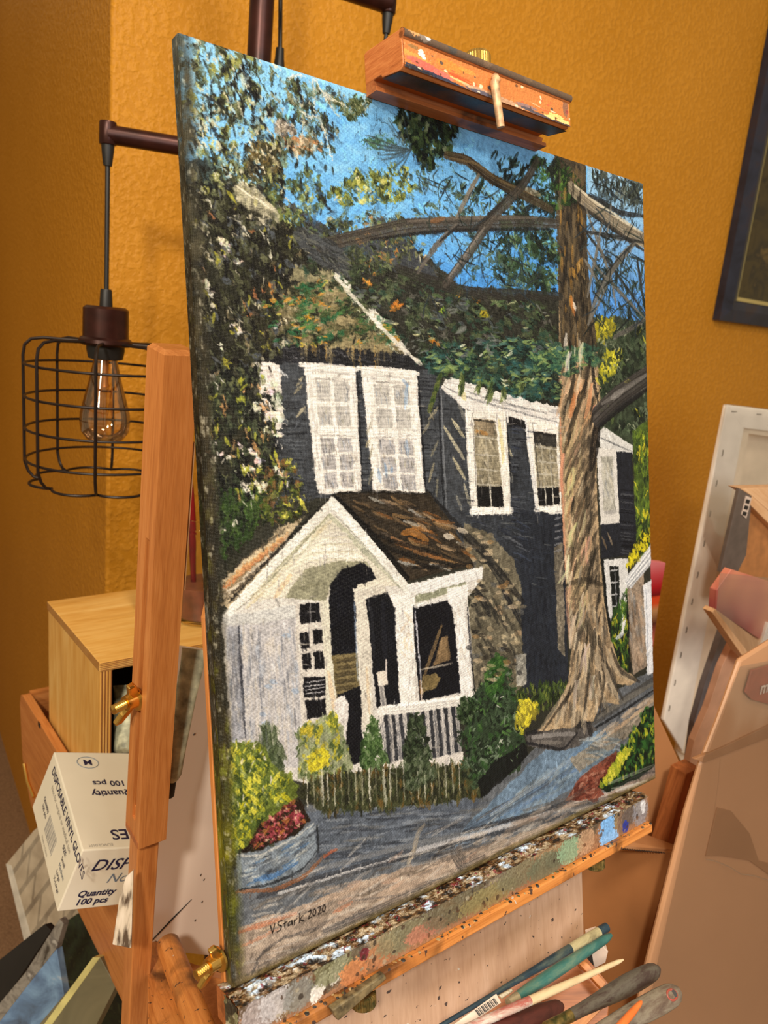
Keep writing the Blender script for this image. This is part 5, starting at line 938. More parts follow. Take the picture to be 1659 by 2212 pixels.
hgt = ((n1-.35)*.0050+(n2-.4)*.0030)*np.clip(t_*3-.9, .05, 1)[:, None]
fpos = -.0125+t_*.0257; P_ = BL+U*u_[None, :, None]+V*(-.0014+hgt*np.sin(np.pi*np.clip(t_*1.0, .3, .9))[:, None])[..., None]-B*(fpos[:, None]+(n2-.5)*.0016*t_[:, None])[..., None]
grid('paint_crust', P_, im*(.6+.8*n4[..., None]), 'old_oil_paint', ez, smooth=False)
mk = [(.03, .5, .03, .6, 10, (150, 140, 140), .9), (.06, .4, .03, .5, 0, (170, 166, 168), .9), (.10, .5, .03, .5, 0, (120, 120, 116), .8), (.135, .6, .012, .5, 40, (214, 210, 204), .95), (.17, .35, .015, .5, 40, (220, 216, 208), .95), (.16, .3, .04, .4, 0, (110, 110, 80), .8), (.2, .7, .03, .4, 0, (182, 118, 76), .9), (.25, .6, .03, .4, 0, (170, 112, 76), .8),
      (.22, .3, .01, .2, 0, (96, 30, 40), .9), (.30, .4, .06, .5, 0, (120, 116, 90), .8), (.35, .6, .05, .3, 0, (170, 110, 90), .8), (.42, .4, .08, .5, 0, (96, 90, 70), .8), (.50, .6, .08, .4, 0, (130, 120, 80), .8), (.58, .4, .06, .5, 0, (110, 106, 84), .8), (.66, .6, .06, .5, 0, (96, 100, 80), .8), (.73, .5, .04, .5, 0, (130, 160, 130), .85), (.78, .5, .03, .5, 0, (176, 140, 110), .8),
      (.85, .45, .028, .75, 0, (116, 170, 226), .97), (.86, .9, .03, .3, 0, (130, 176, 226), .97), (.905, .5, .02, .5, 0, (120, 96, 80), .9), (.93, .4, .03, .4, 0, (90, 80, 76), .9), (.97, .5, .03, .6, 0, (130, 130, 140), .8), (.98, .3, .01, .3, 0, (206, 206, 210), .9), (.915, .75, .012, .25, 0, (34, 50, 140), .97)]
mk = [(rg2.random(), rg2.random()*.7, .02+.03*rg2.random(), .3, 0, [(110, 96, 74), (80, 72, 60), (150, 128, 96), (120, 110, 96)][rg2.integers(4)], .7) for _ in range(60)]+mk
mk += [(rg2.random(), rg2.random(), .002+.003*rg2.random(), .04+.06*rg2.random(), 0, [(40, 34, 30), (150, 140, 120), (60, 44, 34), (90, 60, 40)][rg2.integers(4)], .7) for _ in range(60)]
im = blobs(70, 1500, (146, 106, 78), mk, 21, .05, .2); uu, tt = np.meshgrid(u_, np.linspace(0, 1, 70)); nf = fnoise(70, 1500, 8, 78)
grid('ledge_front', BL+U*uu[..., None]+V*(-.0012-tt*.0208)[..., None]-B*(.0121+.0016*(nf-.3)*np.clip(1-tt*1.1, .15, 1))[..., None], im, 'old_oil_paint', ez)
im = blobs(60, 60, (70, 64, 52), [(rg2.random(), rg2.random(), .2, .14, 0, [(40, 36, 30), (130, 130, 96), (190, 180, 150), (90, 84, 60)][i % 4], .8) for i in range(26)], 33, .1, .3)
uu, tt = np.meshgrid(np.linspace(-.003, .0125, 60), np.linspace(0, 1, 60)); nf = fnoise(60, 60, 6, 79); grid('ledge_end', BL+U*(LA-.0006-.001*nf)[..., None]+V*(-.0012-tt*.0212)[..., None]-B*uu[..., None], im, 'old_oil_paint', ez)
bb = MB()                                           # dried blobs along the lip
for _ in range(130):
    u0 = rg2.uniform(LA, LB); s_ = rg2.uniform(.0003, .0011); c_ = lin([(40, 34, 28), (150, 110, 60), (70, 50, 34), (160, 140, 100), (90, 84, 50), (50, 46, 44)][rg2.integers(6)])
    bb.lathe(F(u0, -.0224, rg2.uniform(.012, .016)), V, [(s_*1.6, -.0002), (s_*1.3, s_*.4), (.0001, s_*.8)], 7, c_)
bb.build('dried_paint_blobs', 'old_oil_paint', ez, smooth=True, vc=True)['kind'] = 'stuff'
for i, (u0, f0) in enumerate(((.0770, .012), (.3065, .008))):
    k_ = knob('thumb_screw', F(u0, -.0310, f0), -V, .0078, .0085, 'old_brass', ez)
MB().prism([F(.048, -.0225, .0172), F(.086, -.0185, .0172), F(.088, -.0225, .0172), F(.052, -.0312, .0172)], -B*.005).build('latch_plate', 'old_oil_paint' if False else plain('paint_caked_metal', (96, 84, 60), .5, .3, .5, .5, 200, .6), ez, bevel=.001)
# pale front board under the ledge, left post, rear leg
MB().box(BL, CF, (.030, -.40, -.022), (.3215, -.026, -.016), 1).build('front_board', 'pale_board', ez, bevel=.001)
MB().prism([F(0, .205, -.0116), F(.003, .215, -.0116), F(.026, .215, -.0116), F(.026, -.08, -.0116), F(-.001, -.08, -.0116), F(-.0005, 0, -.0116)], B*.0042, ga=V).build('side_post', 'beech_wood', ez, bevel=.0004)
t0, t1 = at(356, 757, .47), at(299, 1835, .60); ld = nz(t1-t0); LL = np.linalg.norm(t1-t0)
la = nz(U-ld*np.dot(U, ld)); lb = np.cross(ld, la); lb = lb*np.sign(np.dot(lb, N)); LF = (la, lb, ld)
# section: front-right face spans la, left face spans lb (away)
leg = MB(); cs = [(0, 0), (.0225, 0), (.0225, .0285), (0, .0285)]
def P3(a, b, c): return t0+la*a+lb*b+ld*c
leg.box(t0, LF, (0, 0, .003), (.0225, .009, LL), 2); leg.box(t0, LF, (0, .016, .003), (.0225, .0285, LL), 2); leg.box(t0, LF, (.009, .009, .003), (.0225, .016, LL), 2)
leg.box(t0, LF, (0, .009, .003), (.009, .016, .13), 2); leg.box(t0, LF, (0, .009, LL-.02), (.009, .016, LL), 2)
leg.add([P3(0, 0, .003), P3(.0225, 0, .003), P3(.0225, .0285, .003), P3(0, .0285, .003), P3(.002, .004, 0), P3(.0205, .004, 0), P3(.0205, .0245, 0), P3(.002, .0245, 0)], [(0, 1, 5, 4), (1, 2, 6, 5), (2, 3, 7, 6), (3, 0, 4, 7), (4, 5, 6, 7)])
leg.build('rear_leg', 'beech_wood', ez, bevel=0)
MB().box(t0, LF, (.0226, .002, .06), (.0250, .0265, LL-.22), 2).build('leg_strip', 'pine_bar', ez)
MB().box(t0, LF, (.002, .006, LL-.03), (.0195, .024, LL+.42), 2).build('sliding_leg', 'beech_wood', ez, bevel=.001)
MB().box(t0, LF, (-.0004, .0005, LL-.006), (.023, .0275, LL+.0012), 2).build('leg_end_block', 'beech_wood_dark', ez, bevel=.001)
def wingnut(o, ax, up, s, parent):
    ax = nz(ax); up = nz(up-ax*np.dot(up, ax)); sd = np.cross(ax, up)
    g_ = MB(); g_.lathe(o, ax, [(s*.62, 0), (s*.62, s*.12), (s*.42, s*.2), (s*.36, s*.7), (.0001, s*.72)], 24); r_ = g_.build('wing_nut', 'brass', parent, smooth=True)
    w_ = MB()
    for q_ in (1, -1):
        P_ = [o+ax*s*.3+up*q_*s*.2, o+ax*s*.75+up*q_*s*.75, o+ax*s*1.0+up*q_*s*1.35, o+ax*s*.6+up*q_*s*1.4, o+ax*s*.2+up*q_*s*.8, o+ax*s*.08+up*q_*s*.3]
        w_.prism([p-sd*s*.16 for p in P_], sd*s*.32)
    w_.build('wing', 'brass', r_, bevel=s*.09)
    th = MB(); hp = [(s*.24 if i % 2 else s*.19, s*.7+i*s*.055) for i in range(14)]; th.lathe(o, ax, hp+[(.0001, s*.7+14*s*.055)], 18); th.build('threaded_bolt', 'brass', r_)
    return r_
wn = hit(296, 1508, t0+la*(-.0005), la); wingnut(wn, -la-.35*lb, ld*1.+lb*.35, .0150, ez)
wingnut(at(474, 2070, .428), -U*1.-N*.25, A3(.25, -.1, 1), .0115, ez)
# ---------------------------------------------------------------- crate of plywood and the things on and in it
C3 = A3(*at(215, 1432, .85)); cr = thing('plywood_crate', 'open-fronted plywood crate standing at the left behind the easel leg', 'crate', C3+U*.15+N*.1-FR[2]*.2)
T_ = .0115; plain('painted_shade', (20, 16, 13), .8, 0, .1)  # near-black colour paints the shade inside the open crate
MB().box(C3, UN, (0, 0, -T_), (.30, .206, 0), 0).build('top_panel', 'plywood', cr, bevel=.0008)
MB().box(C3, UN, (.001, .001, -.21), (T_*1.25, .205, -T_), 2).build('side_panel', 'plywood', cr, bevel=.0005)
MB().box(C3, UN, (.286, .001, -.21), (.299, .205, -T_), 2).build('side_panel', 'plywood', cr)
MB().box(C3, UN, (T_*1.25, .195, -.21), (.286, .205, -T_), 0).build('back_panel', 'painted_shade', cr)
MB().box(C3, UN, (T_*1.25, .001, -.21), (.286, .195, -.20), 0).build('bottom_panel', 'painted_shade', cr)
MB().box(C3, UN, (T_*1.25, .004, -.20), (T_*1.25+.001, .195, -T_), 0).build('side_shade_sheet', 'painted_shade', cr); MB().box(C3, UN, (T_*1.25, .004, -T_-.001), (.286, .195, -T_), 0).build('top_shade_sheet', 'painted_shade', cr)  # thin added sheets carry the painted shade over the inner faces
pe = MB()
for i in range(5): pe.box(C3, UN, (.0006, -.0003, -T_+.0012+i*.0021), (.2994, .0002, -T_+.0020+i*.0021), 0); pe.box(C3, UN, (-.0003, .0006, -T_+.0012+i*.0021), (.0002, .2054, -T_+.0020+i*.0021), 1)
for i in range(4): pe.box(C3, UN, (.0026+i*.0034, .0004, -.21), (.0038+i*.0034, .0011, -T_), 2)
pe.build('ply_edges', plain('dark_ply', (128, 78, 40), .6), cr)
# wooden box the crate stands in
wb = thing('wooden_box', 'orange wooden box with a rounded corner and metal catch, under the plywood crate', 'box', C3+N*.05-U*.02-FR[2]*.35)
zt = .893-C3[2]; zb = .72-C3[2]
pf = [(.30, zt-.02), (.293, zt-.004), (.283, zt), (-.20, zt), (-.20, zb), (.18, zb), (.25, zb+.02), (.29, zb+.07)]
MB().prism([C3-U*.014+N*a+FR[2]*b for a, b in pf], U*.0115, ga=N).build('side_board', 'beech_wood', wb, bevel=.0008)
MB().box(C3, UN, (-.0025, .283, zb), (.34, .293, zt)).build('back_board', 'beech_wood', wb)
MB().box(C3, UN, (-.0025, -.02, zb), (.34, .283, zb+.008)).build('bottom_board', 'beech_wood_dark', wb)
MB().box(C3, UN, (-.0146, .19, zt-.006), (-.0138, .2, zt+.0004)).build('slot', plain('black_metal', (24, 22, 22), .4), wb)
c0 = hit(70, 1655, C3-U*.0142, U); MB().tube([hit(52, 1650, C3-U*.0165, U), hit(60, 1690, C3-U*.0165, U), hit(73, 1722, C3-U*.0165, U)], .0022, 8).build('catch', 'brass', wb, smooth=True)
# squeezed paint tube in the crate and another beyond the leg
plain('grubby_white_tube', (176, 176, 150), .45, .1, .5, .3, 90, .4); plain('tube_smears', (96, 130, 96), .5, 0, .5, .4, 80)
def paint_tube(a, b, w, label, dcap):
    """flat crimped end a, round shoulder b"""
    r_ = thing('paint_tube', label, 'paint tube', b); d = nz(b-a); s1 = nz(np.cross(d, b-CAM)); s2 = np.cross(d, s1); L = np.linalg.norm(b-a); vs = []; k = 20
    prof = [(0, 1.25, .08), (.05, 1.25, .1), (.12, 1.18, .3), (.35, 1.08, .7), (.7, 1., .95), (.93, 1., 1.), (.97, .8, .8), (1., .4, .4)]
    for t, wx, wy in prof:
        for j in range(k): an = 2*math.pi*j/k; wob = 1+.06*math.sin(3*an+t*17); vs.append(a+d*L*t+(s1*math.cos(an)*wx+s2*math.sin(an)*wy)*w*.5*wob)
    mb = MB(); mb.add(vs, [(i*k+j, i*k+(j+1) % k, (i+1)*k+(j+1) % k, (i+1)*k+j) for i in range(len(prof)-1) for j in range(k)]+[tuple(range(k))[::-1], tuple((len(prof)-1)*k+j for j in range(k))]); mb.build('tube_body', 'grubby_white_tube', r_, smooth=True)
    MB().lathe(b, d, [(w*.3, -.002), (w*.32, dcap*.9), (w*.26, dcap)], 20).build('cap', plain('dark_cap', (40, 38, 38), .5), r_, smooth=True)
    MB().tube([a+d*L*.5+s1*w*.2-s2*w*.5, a+d*L*.62+s1*w*.1-s2*w*.52, a+d*L*.7-s1*w*.1-s2*w*.5], .003, 8).build('paint_smear', 'tube_smears', r_, smooth=True)
paint_tube(at(275, 1480, .93), at(270, 1630, .90), .026, 'dirty white paint tube standing inside the dark plywood crate', .01)
paint_tube(at(420, 1402, .612), at(368, 1690, .622), .0155, 'long squeezed white and green paint tube lying against the white board', .012)
# glass jars on the crate
m = NT('jar_glass', .05, 0., .5); m.b.inputs['Transmission Weight'].default_value = 1.; m.b.inputs['IOR'].default_value = 1.25; m.b.inputs['Base Color'].default_value = (.93, .95, .93, 1)
plain('murky_liquid', (120, 70, 50), .3, 0, .5, .3, 40); plain('red_handle', (120, 18, 22), .25, 0, .6)
def jar(base, r, h, label, full, brushes):
    j = thing('glass_jar', label, 'jar', base); z = FR[2]
    MB().lathe(base+z*.0005, z, [(r*.9, 0), (r, .004), (r, h*.72), (r*.82, h*.82), (r*.80, h*.86), (r*.84, h*.88), (r*.80, h*.90), (r*.84, h*.92), (r*.80, h*.95), (r*.83, h), (r*.77, h), (r*.75, h*.84), (r*.93, h*.7), (r*.93, .006), (.0001, .005)], 36).build('glass_wall', 'jar_glass', j, smooth=True)
    if full: MB().lathe(base+z*.007, z, [(.0001, 0), (r*.9, .0005), (r*.9, h*full), (.0001, h*full)], 30).build('contents', 'murky_liquid', j, smooth=True)
jb = C3+U*.157+N*.075; jar(jb, .037, .135, 'glass jar holding brushes on the crate, half hidden by the canvas edge', .3, 1)
jar(C3+U*.112+N*.120, .024, .105, 'small glass jar on the crate just left of the easel leg', .45, 0)
for i, (dx, dy, tx, ty, cm, hh_) in enumerate(((-.012, .0, -.024, .0, 'red_handle', .20), (.006, .01, .004, .012, 'red_handle', .17), (.014, -.006, .03, -.01, 'beech_wood', .19))):
    br = thing('paint_brush', ['red-handled paint brush leaning left in the glass jar on the crate', 'short red-handled paint brush standing upright in the glass jar', 'plain wood paint brush leaning right in the glass jar, behind the canvas'][i], 'paint brush', jb+A3(dx, dy, .02), 'brushes in the jar on the crate')
    a_, b_ = jb+A3(dx, dy, .02), jb+A3(tx, ty, hh_); MB().tube([a_*(1-t)+b_*t for t in (0, .3, .6, .8, 1)], [.003, .004, .0058, .0045, .002], 12).build('handle', cm, br, smooth=True)
# white board behind the leg
plain('white_board', (246, 228, 214), .55, 0, .4, .02, 6, .02)
wbp = at(450, 1700, .715); nW_ = N.copy()
P_ = [hit(x, y, wbp, nW_) for x, y in ((300, 1385), (560, 1418), (560, 2075), (318, 2050))]
wo = MB().prism(P_, nW_*.003).build('white_board', 'white_board', bevel=.0004); tag(wo, 'plain white board with a thin scratch standing behind the easel leg', 'board')
mb = MB(); p1, p2 = hit(326, 2034, wbp-nW_*.0004, nW_), hit(414, 1943, wbp-nW_*.0004, nW_); mb.tube([p1, (p1+p2)/2+A3(0, 0, .0006), p2], [.0005, .0008, .0003], 6); mb.build('scratch', 'black_metal', wo)
for x, y in ((433, 1892), (440, 1902), (418, 1588), (436, 1950), (421, 1990)): q_ = hit(x, y, wbp-nW_*.0004, nW_); MB().tube([q_, q_+A3(.001, 0, .0022)], [.0006, .0002], 6).build('speck', 'black_metal', wo)
# ---------------------------------------------------------------- glove box with its printing
e1, e2, e3 = nz(A3(-.548, .82, .165)), None, nz(A3(-.319, -.027, -.947)); e3 = nz(e3-e1*np.dot(e1, e3)); e2 = np.cross(e1, e3); e2 = e2*np.sign(e2[0])
GO = A3(*at(178, 1837, .66)); L1, L2, L3 = .132, .080, .067
plain('carton_white', (226, 218, 198), .55, 0, .4, .03, 12, .03); plain('ink_navy', (28, 30, 66), .5); plain('ink_grey', (110, 124, 140), .5); plain('ink_pale', (168, 164, 156), .5)
gb = thing('glove_box', 'white carton of disposable vinyl gloves tilted on the wooden box, left of the easel leg', 'box', GO+e1*.06+e2*.05+e3*L3)
MB().box(GO, (e1, e2, e3), (0, 0, 0), (L1, L2, L3)).build('carton', 'carton_white', gb, bevel=.0012)
INK = {}
def text(mb, s, o, xd, yd, size, bold=0., shear=0.):
    parent = None; mat = None
    if mb in INK: mat = INK[mb]; parent = gb; mb = MB()
    cu_ = bpy.data.curves.new('t', 'FONT'); cu_.body = s; cu_.size = 1.; cu_.offset = bold; cu_.shear = shear; cu_.resolution_u = 3; ob = bpy.data.objects.new('t', cu_); COL.objects.link(ob)
    me = bpy.data.meshes.new_from_object(ob.evaluated_get(bpy.context.evaluated_depsgraph_get())); n_ = np.cross(nz(xd), nz(yd))
    mb.add([np.array(o)+np.array(xd)*v_.co.x*size+np.array(yd)*v_.co.y*size+n_*.0003 for v_ in me.vertices], [tuple(p.vertices) for p in me.polygons])
    if parent is not None: mb.build('printed_text', mat, parent)
    w_ = max([v_.co.x for v_ in me.vertices] or [0])*size; bpy.data.objects.remove(ob); bpy.data.curves.remove(cu_); bpy.data.meshes.remove(me); return w_
# front face (e2 right, e3 down)
nv, gy, pl = MB(), MB(), MB(); INK = {nv: 'ink_navy', gy: 'ink_grey', pl: 'ink_pale'}
fo = GO-e1*.0001
text(nv, 'DISPOSABLE', fo+e2*.014+e3*.0235, e2, -e3, .0175, .012, .25); text(gy, 'Non-Sterile', fo+e2*.033+e3*.0385, e2, -e3, .0145, .0, .25)
text(nv, 'Quantity', fo+e2*.012+e3*.0520, e2, -e3, .0095, .03, .15); text(nv, '100 pcs', fo+e2*.013+e3*.0612, e2, -e3, .0095, .03, .1)
# top face, read from the far side (upside down in view): x along -e2, y along -e1
to = GO-e3*.0001
def T(mb, s, a, b, sz, **k): return text(mb, s, to+e1*a+e2*b, -e2, -e1, sz, **k)
T(nv, 'M', .1195, .0345, .0115, bold=.02); T(nv, 'Quantity', .074, .065, .0115, bold=.02); T(nv, '100 pcs', .088, .0605, .0105, bold=.02); T(nv, 'GLOVES', .022, .092, .0175, bold=.015); T(gy, 'Sterile', .046, .092, .012); T(pl, 'EUVGL01M', .006, .028, .0045)
cc = to+e1*.1155+e2*.0300; ring_ = [cc+(e2*.0105*math.cos(t)+e1*.0085*math.sin(t))-e3*.0003 for t in np.linspace(0, 2*math.pi, 40, endpoint=False)]; MB().tube(ring_, .0003, 6, True).build('printed_ring', 'ink_grey', gb)
# left face (e1 back, e3 down): x towards the viewer end of the box (-e1)
lo_ = GO-e2*.0001
def L(mb, s, a, d, sz, **k): return text(mb, s, lo_+e1*a+e3*d, -e1, -e3, sz, **k)
L(nv, 'DISPOSABLE VINYL GLOVES', .118, .013, .0112, bold=.012); L(pl, 'Not for surgical or medical use', .105, .022, .0068); L(nv, 'Quantity', .112, .040, .006, bold=.01); L(nv, '100 pcs', .110, .047, .006); L(nv, 'SIZE:', .036, .030, .006, bold=.01)
for i, s_ in enumerate(('Small', 'Medium', 'Large', 'X-Large')): L(nv if i != 1 else gy, s_, .030-.0*i, .037+i*.0072, .0058)
L(pl, 'Made in China', .085, .062, .0045)
bc_ = MB()
for i in range(15): w_ = [.0006, .0012, .0008, .0016][i*7 % 4]; bc_.box(lo_, (e1, e3, -e2), (.085-i*.0024, .036, 0), (.085-i*.0024+w_, .054, .0003))
bc_.build('barcode', 'ink_pale', gb)
# torn white strip of painted paper hanging beside the leg
P_ = [at(x, y, .595) for x, y in ((288, 1880), (283, 2048), (243, 2040), (252, 1980), (258, 1940), (272, 1895))]
m = NT('streaked_paper', .6); v = m.co((1, 1, .12)); f = m.noise(v, 160., 3); m.color(m.ramp(f, [(.38, (84, 66, 50)), (.5, (206, 190, 168)), (.8, (240, 226, 208))], 'LINEAR'))
o = MB().prism(P_, A3(0, .0012, 0)).build('painted_strip', 'streaked_paper'); tag(o, 'torn strip of white and brown streaked card hanging below the glove box, beside the leg', 'card')
# rods and plank of the folded easel at the lower left
rw = ez
a_, b_ = at(362, 2040, .68), at(462, 2290, .57); MB().tube([a_, b_], .0105, 20).build('round_rod', 'beech_wood_worn', rw, smooth=True)
P_ = [at(x, y, d) for x, y, d in ((318, 2040, .70), (342, 2050, .70), (450, 2290, .58), (318, 2290, .58))]; MB().prism(P_, A3(.004, .012, -.006), ga=b_-a_).build('plank', 'beech_wood_worn', rw, bevel=.001)
P_ = [at(x, y, d) for x, y, d in ((385, 2085, .74), (520, 2130, .70), (520, 2290, .66), (400, 2290, .66))]; MB().prism(P_, A3(.004, .012, -.006)).build('brace_board', 'beech_wood', rw, bevel=.001)
# ---------------------------------------------------------------- pendant floor lamp
m = NT('bronze_metal', .34, .55); v = m.co(); f = m.noise(v, 40., 3); m.color(m.ramp(f, [(.3, (44, 22, 18)), (.7, (70, 36, 30))]))
m = NT('dark_wire', .42, .4); m.color((36, 25, 21)); plain('black_rubber', (22, 20, 19), .5)
fl = thing('floor_lamp', 'dark bronze floor lamp with hanging wire-cage shades behind the easel', 'floor lamp', A3(*at(563, 60, .92)[:2], 0))
px, py = wloc(fl)[:2]; Z = FR[2]
def pz(x, y): return at(x, y, .92)[2]
MB().tube([A3(px, py, .03), A3(px, py, 2.05)], .0145, 24).build('pole', 'bronze_metal', fl, smooth=True)
MB().lathe(A3(px, py, 0), Z, [(.14, 0), (.14, .012), (.13, .02), (.03, .03), (.018, .05)], 40).build('base', 'bronze_metal', fl, smooth=True)
def socket_drop(top, ln, full=True, k=.9):
    """cord connector, cord, socket"""
    MB().lathe(top, -Z, [(.0092, -.024), (.0098, -.022), (.0098, 0), (.0092, .001)], 24).build('connector', 'bronze_metal', fl, smooth=True)
    MB().lathe(top, -Z, [(.0076, 0), (.0070, .008), (.0050, .023), (.0048, .024)], 20).build('cord_grip', 'black_rubber', fl, smooth=True)
    MB().tube([top-Z*.02, top-Z*(.02+ln)], .0028, 10).build('cord', 'black_rubber', fl, smooth=True)
la_ = at(233, 311, .9); socket_drop(la_, .155)
ae = A3(px, py, la_[2]+.0105); MB().tube([la_+Z*.0105, ae*.6+(la_+Z*.0105)*.4, ae], .0108, 20).build('arm', 'bronze_metal', fl, smooth=True)
# top bar and its drops
tb_ = at(838, 28, .99); MB().tube([A3(px, py, tb_[2]+.012), tb_+Z*.012], .0135, 20).build('arm', 'bronze_metal', fl, smooth=True); socket_drop(tb_, .10)
td = at(606, -20, .98); MB().tube([td, at(605, 115, .98)], .0028, 10).build('cord', 'black_rubber', fl, smooth=True); MB().lathe(at(605, 104, .98), -Z, [(.0052, 0), (.0060, .012), (.0078, .026), (.0078, .05)], 20).build('cord_grip', 'black_rubber', fl, smooth=True)
# the visible cage shade
sc_ = at(229, 664, .9); ct = sc_
MB().lathe(ct+Z*.0205, -Z, [(.0058, 0), (.0065, .002), (.0074, .020)], 20).build('cord_grip', 'black_rubber', fl, smooth=True)
sk = MB().lathe(ct, -Z, [(.0001, -.001), (.022, -.001), (.0255, .002), (.0258, .034), (.0275, .035), (.0300, .037), (.0305, .041), (.027, .044), (.0001, .044)], 40).build('socket', 'bronze_metal', fl, smooth=True)
MB().lathe(ct, -Z, [(.0215, .043), (.0215, .049), (.0195, .059), (.016, .060), (.0001, .060)], 32).build('socket_collar', 'black_rubber', sk, smooth=True)
m = NT('smoky_bulb_glass', .03); m.t.nodes.remove(m.b); tr = m.n('ShaderNodeBsdfTransparent'); tr.inputs[0].default_value = (.96, .89, .80, 1); gl = m.n('ShaderNodeBsdfGlossy'); gl.inputs['Roughness'].default_value = .04; gl.inputs[0].default_value = (1, .9, .8, 1)
lw = m.n('ShaderNodeLayerWeight'); lw.inputs[0].default_value = .35; mx = m.n('ShaderNodeMixShader'); mu = m.n('ShaderNodeMath', operation='MULTIPLY_ADD'); m.l(lw.outputs['Fresnel'], mu.inputs[0]); mu.inputs[1].default_value = .8; mu.inputs[2].default_value = .14
m.l(mu.outputs[0], mx.inputs[0]); m.l(tr.outputs[0], mx.inputs[1]); m.l(gl.outputs[0], mx.inputs[2]); m.l(mx.outputs[0], m.t.nodes['Material Output'].inputs[0])
bl = MB().lathe(ct, -Z, [(.013, .058), (.0145, .066), (.0185, .085), (.0245, .108), (.0285, .124), (.0292, .134), (.0275, .146), (.0210, .155), (.0100, .159), (.0001, .160)], 40).build('bulb', 'smoky_bulb_glass', fl, smooth=True)
fm = MB(); fm.lathe(ct, -Z, [(.004, .060), (.0035, .085), (.0045, .092), (.0001, .094)], 14); zz = []
for i in range(17): a_ = 2*math.pi*i/8; zz.append(ct-Z*(.092 if i % 2 else .128)+A3(math.cos(a_), math.sin(a_), 0)*.0085)
fm.tube(zz, .0007, 6); fm.build('filament', plain('warm_filament', (206, 140, 80), .3, .6), bl, smooth=True)
CR, CT, CB = .0905, .047, .207; wr_ = .00185
cg = MB(); nw = 8
for i in range(nw):
    a_ = 2*math.pi*(i+.32)/nw; d_ = A3(math.cos(a_), math.sin(a_), 0)
    pts = [ct-Z*.0405+d_*.026, ct-Z*.0405+d_*(CR-.022), ct-Z*.043+d_*(CR-.009), ct-Z*.050+d_*(CR-.002), ct-Z*.062+d_*CR, ct-Z*.10+d_*CR, ct-Z*.15+d_*CR, ct-Z*(CB-.02)+d_*CR, ct-Z*(CB-.008)+d_*(CR-.004), ct-Z*(CB-.001)+d_*(CR-.010), ct-Z*(CB+.001)+d_*(CR-.018)]
    cg.tube(pts, wr_, 8)
for h_ in (.070, .107, .144, .181): cg.tube([ct-Z*h_+A3(math.cos(t), math.sin(t), 0)*(CR-.0025) for t in np.linspace(0, 2*math.pi, 64, endpoint=False)], wr_*.85, 8, True)
cg.tube([ct-Z*.0405+A3(math.cos(t), math.sin(t), 0)*.0285 for t in np.linspace(0, 2*math.pi, 40, endpoint=False)], wr_, 8, True)
cg.tube([ct-Z*(CB+.001)+A3(math.cos(t), math.sin(t), 0)*(CR-.018+.013*abs(math.sin(4*(t-2*math.pi*.32/8)))**.8) for t in np.linspace(0, 2*math.pi, 120, endpoint=False)], wr_*.9, 8, True)
cg.build('cage_shade', 'dark_wire', fl, smooth=True)
# ---------------------------------------------------------------- canvases stacked at the lower left
def noisy(name, cols, scale, rough=.5, dist=.8, sc3=(1, 1, 1)):
    m = NT(name, rough); v = m.co(sc3); f = m.noise(v, scale, 5, dist, .6); n = len(cols); m.color(m.ramp(f, [(.28+.44*i/(n-1), c) for i, c in enumerate(cols)])); m.bump(f, .3, .001); return name
def slab(name, px, p0, n, th, mat, label=None, cat=None, parent=None, bevel=.0006, group=None, ga=None):
    n = nz(n); n = n if np.dot(n, np.array(p0)-CAM) > 0 else -n
    o = MB().prism([hit(x, y, p0, n) for x, y in px], n*th, ga).build(name, mat, parent, bevel=bevel)
    if label: tag(o, label, cat, group)
    return o
m = NT('white_brick_picture', .5); br = m.n('ShaderNodeTexBrick'); v = m.co((1, 1, 1)); m.l(v, br.inputs['Vector']); br.inputs['Scale'].default_value = 16.; br.inputs['Color1'].default_value = lin((196, 180, 156)); br.inputs['Color2'].default_value = lin((172, 156, 134)); br.inputs['Mortar'].default_value = lin((110, 98, 84)); br.inputs['Mortar Size'].default_value = .03
f = m.noise(v, 30., 4); m.color(m.mix(.5, br.outputs[0], m.ramp(f, [(.3, (140, 126, 108)), (.7, (214, 202, 180))]))); m.bump(f, .3, .001)
noisy('grey_bark_paint', [(60, 52, 44), (140, 134, 124), (96, 90, 84), (196, 190, 180)], 34.); noisy('blue_paint', [(70, 80, 96), (96, 124, 160), (126, 160, 196), (190, 196, 200)], 22.); noisy('dark_leaf_paint', [(16, 22, 16), (40, 54, 34), (28, 36, 28), (76, 88, 56)], 70.)
noisy('olive_paint', [(84, 80, 58), (112, 104, 78), (96, 92, 66)], 9.); plain('yellow_edge', (196, 186, 120), .5); plain('pale_edge', (206, 200, 188), .5, 0, .5, .1, 40); plain('near_black', (28, 25, 23), .6)
G = 'canvases stacked at the lower left'
nS = nz(A3(.42, .85, -.25))
def can(name_label, face, edge, p0, n, mat, emat, th=.012):
    r_ = thing('stacked_canvas', name_label, 'canvas', hit(*face[-1], p0, n), G)
    slab('painted_face', face, p0, n, th, mat, parent=r_)
    if edge: slab('turned_edge', edge, np.array(p0)-nz(n)*.0008, n, th, emat, parent=r_)
can('small canvas painted as white bricks, leaning left of the glove box', [(12, 1868), (72, 1795), (180, 1700), (200, 1960), (132, 2030), (60, 2032)], [(12, 1866), (24, 1870), (68, 2030), (52, 2034)], at(60, 1900, 1.24), nS, 'white_brick_picture', 'pale_edge')
can('dark bare canvas edge showing between the brick and bark pictures', [(96, 1996), (110, 2010), (10, 2160), (-60, 2220), (-60, 2120)], None, at(60, 2050, 1.0), nz(A3(.4, .8, -.45)), 'near_black', 'near_black')
can('dark leafy green picture behind the lower left canvases', [(128, 2000), (180, 1965), (190, 1990), (300, 2290), (90, 2290)], None, at(170, 2060, 1.12), nS, 'dark_leaf_paint', 'near_black')
